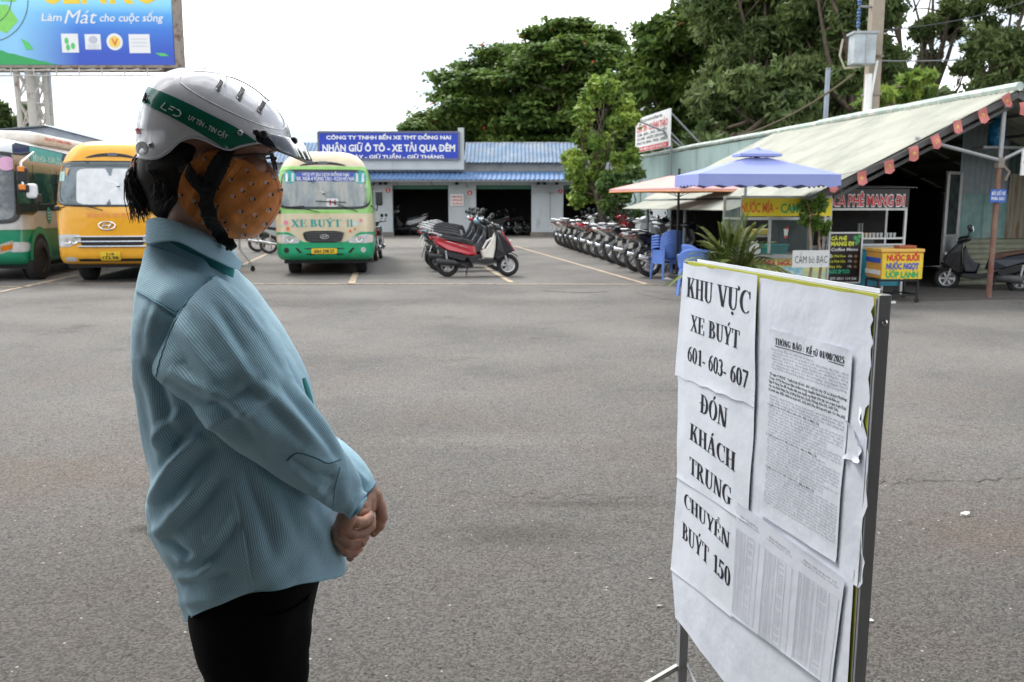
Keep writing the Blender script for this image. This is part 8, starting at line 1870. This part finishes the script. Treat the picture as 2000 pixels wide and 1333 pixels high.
# outline and edge share their ends, so walk both from nape to brow
helm = infl_mesh('helmet', hout, hbot, HH, 120, 46, M_helm, wm_, .003)
me = helm.data; bv_h = BVHTree.FromPolygons([tuple(Vector(v.co)+WO) for v in me.vertices], [tuple(p.vertices) for p in me.polygons])
nr = 93; ed = [Vector(me.vertices[i].co) for i in range(120)]; m = MB(); m.tube(ed, .0030, 7); m.tube([Vector((p.x, 2*(Yh-WO.y)-p.y, p.z)) for p in ed], .0030, 7); m.build('edge_trim', mat('trim_grey', (.55, .55, .57), .35), helm, smooth=True)
def hd(u, v, off=.0030): return drape([bv_h], u, v, off, Yh-.1)-WO
def zz(u, v): return (230+u/3.508, 120+v/3.508)
bt = crom([(*zz(*p), 0) for p in [(212, 178), (350, 232), (500, 300), (650, 375), (800, 450), (945, 548)]], 60); bb = crom([(*zz(*p), 0) for p in [(178, 290), (290, 345), (400, 400), (560, 490), (700, 575), (757, 603), (830, 575), (945, 552)]], 60)
m = MB(); nt_ = 10; m.v = [hd(*(bt[i]*(1-j/nt_)+bb[i]*j/nt_)[:2]) for j in range(nt_+1) for i in range(60)]; m.f = [(j*60+i, j*60+i+1, (j+1)*60+i+1, (j+1)*60+i) for j in range(nt_) for i in range(59)]; m.m = [0]*len(m.f); band = m.build('green_band', M_hgreen, helm, smooth=True)
def along(a, b, h0):
    "text frame: baseline from pixel a to pixel b"
    a, b = np.array(a), np.array(b); d = (b-a)/np.linalg.norm(b-a); n = np.array((d[1], -d[0])); return lambda x, z, off=.0040: hd(*(a+d*x+n*z), off)
m = MB(); f = along(zz(303, 330), zz(440, 395), 0); L_ = 42
# LED mark in thin rounded strokes
m.tube([f(3, 14), f(0, 2), f(11, 1)], .0011, 6); m.tube([f(15, 12.5), f(25, 12.5)], .0011, 6); m.tube([f(14, 7), f(22, 7)], .0011, 6)
m.tube([f(28, 12.5), f(34, 12.5), f(39, 8), f(38, 2.5), f(33, 0), f(26, 0)], .0011, 6)
m.build('led_mark', mat('decal_grey', (.62, .66, .64), .4), band)
m = MB(); f = along(zz(484, 400), zz(742, 532), 0); put_text(m, 'UY TÍN - TIN CẬY', lambda x, z: f(x, z), 0, 84, 0, 9, .02); m.build('band_lettering', M_wprint, band)
m = MB(); f = along((259, 259), (279, 259), 0); put_text(m, 'ng', lambda x, z: f(x, z), 8, 17, 0, 8, .05, caps=False); m.build('red_decal', M_red, helm)
m = MB(); vs = [hd(279+11*math.cos(t), 290+13*math.sin(t)) for t in np.linspace(0, 2*math.pi, 24, endpoint=False)]; m.add(vs, [tuple(range(24))]); o = m.build('oval_sticker', mat('sticker_grey', (.30, .31, .33), .5), helm)
for (u, v) in (zz(836, 492), zz(235, 578)):
    p = hd(u, v, .0030); m = MB(); m.hull([(-.0035, 0, 0, .003, .003), (-.0015, 0, 0, .0055, .0055), (.001, 0, 0, .0055, .0055)], 14, 2, 'y'); m.v = [(a+p.x, b+p.y, c+p.z) for a, b, c in m.v]; m.build('rivet', M_alu, helm, smooth=True)
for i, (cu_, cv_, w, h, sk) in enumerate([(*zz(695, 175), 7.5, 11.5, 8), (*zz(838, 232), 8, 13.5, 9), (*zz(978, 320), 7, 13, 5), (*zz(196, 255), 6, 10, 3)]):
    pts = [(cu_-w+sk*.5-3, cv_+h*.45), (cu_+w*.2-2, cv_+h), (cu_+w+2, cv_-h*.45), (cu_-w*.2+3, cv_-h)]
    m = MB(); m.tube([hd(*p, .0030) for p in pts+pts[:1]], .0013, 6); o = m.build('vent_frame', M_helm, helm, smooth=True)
    m = MB(); m.add([hd(*p, .0036) for p in pts]+[hd(sum(p[0] for p in pts)/4, sum(p[1] for p in pts)/4, .0036)], [(0, 1, 4), (1, 2, 4), (2, 3, 4), (3, 0, 4)]); m.build('vent_shade_quad', mat('vent_dark', (.10, .10, .10), .7) if i < 3 else M_black, o)  # recess shade put into a flat dark quad on the shell
gp_ = crom([(*zz(*p), 0) for p in [(430, 150), (432, 115), (480, 85), (600, 78), (780, 110), (930, 185), (1050, 290), (1120, 390), (1138, 455), (1100, 470), (980, 440), (800, 365), (640, 285), (500, 205), (430, 150)]], 90)
m = MB(); m.tube([hd(p[0], p[1], .0012) for p in gp_], .0014, 6); m.build('moulded_ridge', M_helm, helm, smooth=True)
m = MB(); O_2 = crom([(*p, 0) for p in hout], 120); vs = []
for i in range(44, 80): p = P(O_2[i][0], O_2[i][1]-4, Yh)-WO; vs += [p+Vector((0, -.016, -.0015)), p+Vector((0, .03, 0))]
m.add(vs, [(2*i, 2*i+2, 2*i+3, 2*i+1) for i in range(35)]); m.build('crown_stripe', mat('stripe_teal', (.05, .30, .33), .3), helm, smooth=True)
# visor
tcur = [(497, 254, .116), (520, 259, .104), (545, 265, .082), (562, 269, .050), (570, 272, .0)]; rcur = [(500, 276, .118), (530, 291, .110), (560, 303, .088), (585, 313, .055), (598, 319, .0)]
TT = crom(tcur, 16); RR = crom(rcur, 16); nv = 8; g = []
for side in (-1, 1):
    A = np.zeros((nv+1, 16, 3))
    for i in range(16):
        for j in range(nv+1):
            f = j/nv; q = TT[i]*(1-f)+RR[i]*f; p = P(q[0], q[1], Yh-q[2]); A[j, i] = (p.x, Yh+side*q[2], p.z+.004*math.sin(f*math.pi))
    g.append(A)
G_ = np.concatenate([g[0], g[1][:, ::-1][:, 1:]], 1); vis = mesh_rings('visor', G_, mat('smoked_visor', (.012, .016, .022), .08, coat=.8, alpha=.93), helm, closed=False, solid=.002)
for (u, v, r_) in ((514, 262, .0075), (500, 259, .006), (573, 275, .007)):
    p = P(u, v, Yh-(.120 if u < 550 else .006))-WO; m = MB(); m.hull([(-.004, 0, 0, r_*.8, r_*.8), (0, 0, 0, r_, r_), (.006, 0, 0, r_, r_)], 16, 2, 'y'); m.v = [(a+p.x, b+p.y, c+p.z) for a, b, c in m.v]; m.build('snap', M_black, vis, smooth=True)
# --- mask
MC = (420., 355.)
mtop = [zz(*p) for p in [(412, 880), (440, 780), (500, 690), (600, 625), (700, 610), (800, 650), (900, 692), (1000, 750), (1055, 770), (1092, 812), (1112, 858), (1118, 890)]]; mbot = [zz(*p) for p in [(408, 905), (432, 985), (500, 1065), (600, 1140), (700, 1188), (850, 1216), (950, 1195), (1050, 1105), (1095, 1020), (1116, 940), (1119, 905)]]
mt_ = sorted([((math.degrees(math.atan2(355-p[1], p[0]-420))) % 360, math.hypot(p[0]-420, 355-p[1])) for p in mtop[-4:]+mbot[-6:]]+[(275, 135), (250, 170), (220, 210), (180, 230), (120, 180), (90, 160), (60, 140), (35, 125)])
MA = np.array([t[0] for t in mt_]); MR = np.array([t[1] for t in mt_])
MH = lambda u, v: infl(u, v, MC, MA, MR, .082, 2.3)
def mask_mesh():
    n, nt = 70, 40; T_ = crom([(*unapp(*p, MH), 0) for p in mtop], n)[:, :2]; B_ = crom([(*unapp(*p, MH), 0) for p in mbot], n)[:, :2]
    tip = np.array((541., 377.)); g = []
    for side in (-1, 1):
        A = np.zeros((nt+1, n, 3))
        for i in range(n):
            for j in range(nt+1):
                f = j/nt; q = T_[i]*(1-f)+B_[i]*f; s = i/(n-1); bul = 0
                h = MH(q[0], q[1]); h += (.0022*math.sin(q[0]*.11+q[1]*.05)*math.sin(q[1]*.07)+.0028*math.exp(-((q[0]-440+.55*(q[1]-330))/6)**2)-.0028*math.exp(-((q[0]-455+.55*(q[1]-330))/7)**2)+.0020*math.sin((q[0]-q[1]*.9)*.16)*math.exp(-((q[1]-435)/22)**2)+.002*math.sin((q[0]*.9+q[1])*.2)*math.exp(-((q[0]-535)/14)**2))*min(1, h/.03); p = P(q[0], q[1], Yh)
                if i == n-1: h = 0
                A[j, i] = (p.x, Yh+side*h, p.z)
        g.append(A)
    G_ = np.concatenate([g[0], g[1][:, ::-1][:, 1:]], 1); return mesh_rings('mask', G_, M_mask, wm_, closed=False, solid=.0016)
mask = mask_mesh(); bv_m = bvh_of(mask)
def md(u, v, off=.0022, bs=None): return drape(bs or [bv_m], u, v, off, Yh-.05)-WO
fl_ = [(590, 672), (540, 780), (428, 920), (520, 955), (585, 1103), (675, 880), (768, 818), (812, 668), (880, 746), (745, 722), (910, 838), (1010, 832), (1065, 795), (785, 923), (920, 940), (1040, 913), (1110, 880), (836, 1027), (935, 1050), (1026, 1020), (728, 1088), (860, 1126), (998, 1115), (855, 1188), (735, 1152), (670, 985), (850, 880), (620, 760)]
m = MB(); mk = MB()
for (a, b) in fl_:
    u, v = zz(a, b); r_ = 3.7; q_ = random.Random(a); n = 12
    for k in range(n):
        t0, t1 = 2*math.pi*k/n, 2*math.pi*(k+.72)/n
        m.add([md(u+r_*.45*math.cos(t0), v+r_*.45*math.sin(t0)), md(u+r_*math.cos(t0), v+r_*math.sin(t0)), md(u+r_*math.cos(t1), v+r_*math.sin(t1)), md(u+r_*.45*math.cos(t1), v+r_*.45*math.sin(t1))], [(0, 1, 2, 3)])
    t = q_.uniform(-.6, .9); mk.add([md(u+r_*1.0*math.cos(t-.7), v+r_*math.sin(t-.7)), md(u+r_*1.9*math.cos(t-.3), v+r_*1.9*math.sin(t-.3)), md(u+r_*1.9*math.cos(t+.4), v+r_*1.9*math.sin(t+.4)), md(u+r_*1.0*math.cos(t+.8), v+r_*math.sin(t+.8))], [(0, 1, 2, 3)])
for mm, nm, mtt in ((m, 'flower_print', mat('flower_white', (.62, .55, .48), .8)), (mk, 'dot_print', mat('flower_black', (.02, .015, .015), .8))):
    o = mm.build(nm, mtt, mask, fixn=True); o['kind'] = 'stuff'
def mseam(pts, r=.0009, off=.0008, mt=None, nm='mask_seam'):
    pp = crom([(*zz(*p), 0) for p in pts], 26); m = MB(); m.tube([md(p[0], p[1], off) for p in pp], r, 5); m.build(nm, mt or M_mask, mask, smooth=True)
mseam([(825, 672), (760, 770), (690, 880), (665, 925)]); mseam([(875, 700), (800, 800), (740, 890), (690, 915)]); mseam([(1060, 775), (1095, 860), (1110, 930), (1080, 1030), (1000, 1150)], .0012)
# --- straps
def ribbon(name, pts, w, bs, off, parent, mt=M_strap):
    pp = crom([(*zz(*p[:2]), p[2] if len(p) > 2 else w) for p in pts], 40); g = np.zeros((5, 40, 3)); ylast = None
    for i in range(40):
        d = pp[min(i+1, 39)][:2]-pp[max(i-1, 0)][:2]; d /= np.linalg.norm(d)+1e-9; n = np.array((-d[1], d[0]))
        for j in range(5): q = pp[i][:2]+n*pp[i][2]*(j/4-.5); g[j, i] = drape(bs, q[0], q[1], off, Yh-.07)
    k = np.ones(9)/9; pad = np.pad(g[..., 1], ((0, 0), (4, 4)), 'edge'); g[..., 1] = np.stack([np.convolve(r, k, 'valid') for r in pad])-.002
    return mesh_rings(name, g, mt, parent, closed=False, solid=.002)
bs_ = [bv_m, bv_body]
ribbon('rear_strap', [(430, 640), (470, 730), (530, 810), (590, 890), (620, 960)], 22, bs_, .004, helm); ribbon('front_strap', [(770, 590, 24), (730, 660, 30), (680, 760, 34), (635, 860, 34), (612, 950, 30)], 30, bs_, .006, helm)
ribbon('chin_strap', [(600, 850, 30), (615, 950, 30), (635, 1050, 26), (670, 1130, 22), (730, 1210, 22), (780, 1280, 20)], 24, bs_, .008, helm)
p = md(*zz(735, 1215), .012, bs_); m = MB(); m.box((0, 0, 0), (.028, .008, .030), Matrix.Rotation(R(-35), 3, 'Y')); m.v = [(a+p.x, b+p.y, c+p.z) for a, b, c in m.v]; m.build('buckle', M_black, helm, bevel=.003)
p = md(*zz(622, 1035), .011, bs_); m = MB(); m.box((0, 0, 0), (.034, .006, .018)); m.v = [(a+p.x, b+p.y, c+p.z) for a, b, c in m.v]; m.build('buckle', M_black, helm, bevel=.003)
# --- hair
hv, hf = sdf_mesh([('e', (px(352, 308, Yh), (.070, .072, .062)), 0), ('e', (px(315, 325, Yh), (.036, .050, .040)), .02), ('e', (px(395, 300, Yh), (.060, .0745, .045)), .02), C_((326, 350, Yh), (330, 392, Yh), .052, .040, .02), C_((365, 340, Yh), (372, 375, Yh), .060, .052, .02)], .003)
me = bpy.data.meshes.new('hair'); me.from_pydata([tuple(p-np.array(WO)) for p in hv], [], hf); me.materials.append(M_hair); fix_normals(me); me.shade_smooth(); hair = link('hair', me, wm_)
q = random.Random(12); ms = MB(); mb_ = MB()
for k in range(300):
    a0 = q.uniform(0, 6.28); rr = q.random()**.5
    s = np.array((293+13*rr*math.cos(a0), 322+12*rr*math.sin(a0), Yh+.022*q.uniform(-1, 1)))
    w1 = np.array((266+q.uniform(-9, 12), 333+q.uniform(-12, 14), Yh+.030*q.uniform(-1, 1))); e = np.array((q.uniform(252, 296), q.uniform(385, 438), Yh+.028*q.uniform(-1, 1)))
    if q.random() < .3: e = np.array((q.uniform(284, 306), q.uniform(395, 425), Yh+.02*q.uniform(-1, 1)))
    w2 = np.array((250+q.uniform(-5, 22)+(e[0]-270)*.3, 365+q.uniform(-10, 10), Yh+.034*q.uniform(-1, 1)))
    cr_ = crom([s, w1, w2, e], 9); ms.tube([Vector(px(*c))-WO for c in cr_], [.0016, .0022, .0022, .0022, .0020, .0017, .0014, .0009, .0003], 4)
for k in range(46):
    a0 = q.uniform(-1, 1); s = (300+q.uniform(-4, 8), 306+q.uniform(-4, 14), Yh+.03*a0); w1 = (272+q.uniform(-8, 8), 306+q.uniform(-3, 14), Yh+.034*a0); e = (256+q.uniform(-3, 8), 332+q.uniform(-6, 8), Yh+.034*a0)
    cr_ = crom([s, w1, e], 7); mb_.tube([Vector(px(*c))-WO for c in cr_], .0022, 4)
o = ms.build('ponytail', M_hair, wm_, smooth=True); o['kind'] = 'stuff'; o = mb_.build('hair_tie_hair', M_hairb, wm_, smooth=True); o.name = 'brown_hair_loop'; o['kind'] = 'stuff'
bv_hr = bvh_of(hair); mc = MB()
for k in range(190):
    t = q.random(); s = (300+115*t+q.uniform(-6, 6), 296+q.uniform(-8, 10)+6*t) if q.random() < .5 else (325+q.uniform(-8, 60), 330+q.uniform(0, 62))
    e = (291+q.uniform(-6, 8), 320+q.uniform(-10, 12)); w1 = ((s[0]*.6+e[0]*.4)+q.uniform(-5, 5), (s[1]*.5+e[1]*.5)+q.uniform(2, 12))
    mc.tube([drape([bv_hr], c[0], c[1], .0008, Yh)-WO for c in crom([(*s, 0), (*w1, 0), (*e, 0)], 9)], [.0006, .0010, .0011, .0012, .0012, .0012, .0012, .0011, .0008], 4)
o = mc.build('combed_strands', mat('shiny_hair', (.016, .012, .010), .28, var=.5, vscale=40), wm_, smooth=True); o['kind'] = 'stuff'
mw = MB()
for k in range(26):
    s = (q.uniform(300, 345), q.uniform(345, 385), Yh-.04-.02*q.random()); e = (s[0]-q.uniform(-5, 22), s[1]+q.uniform(20, 55), s[2]+.02*q.random()); w1 = ((s[0]+e[0])/2-q.uniform(-6, 8), (s[1]+e[1])/2, s[2]-.004)
    mw.tube([Vector(px(*c))-WO for c in crom([s, w1, e], 6)], [.0012, .0012, .001, .0008, .0005, .0002], 4)
o = mw.build('loose_strands', M_hair, wm_); o['kind'] = 'stuff'
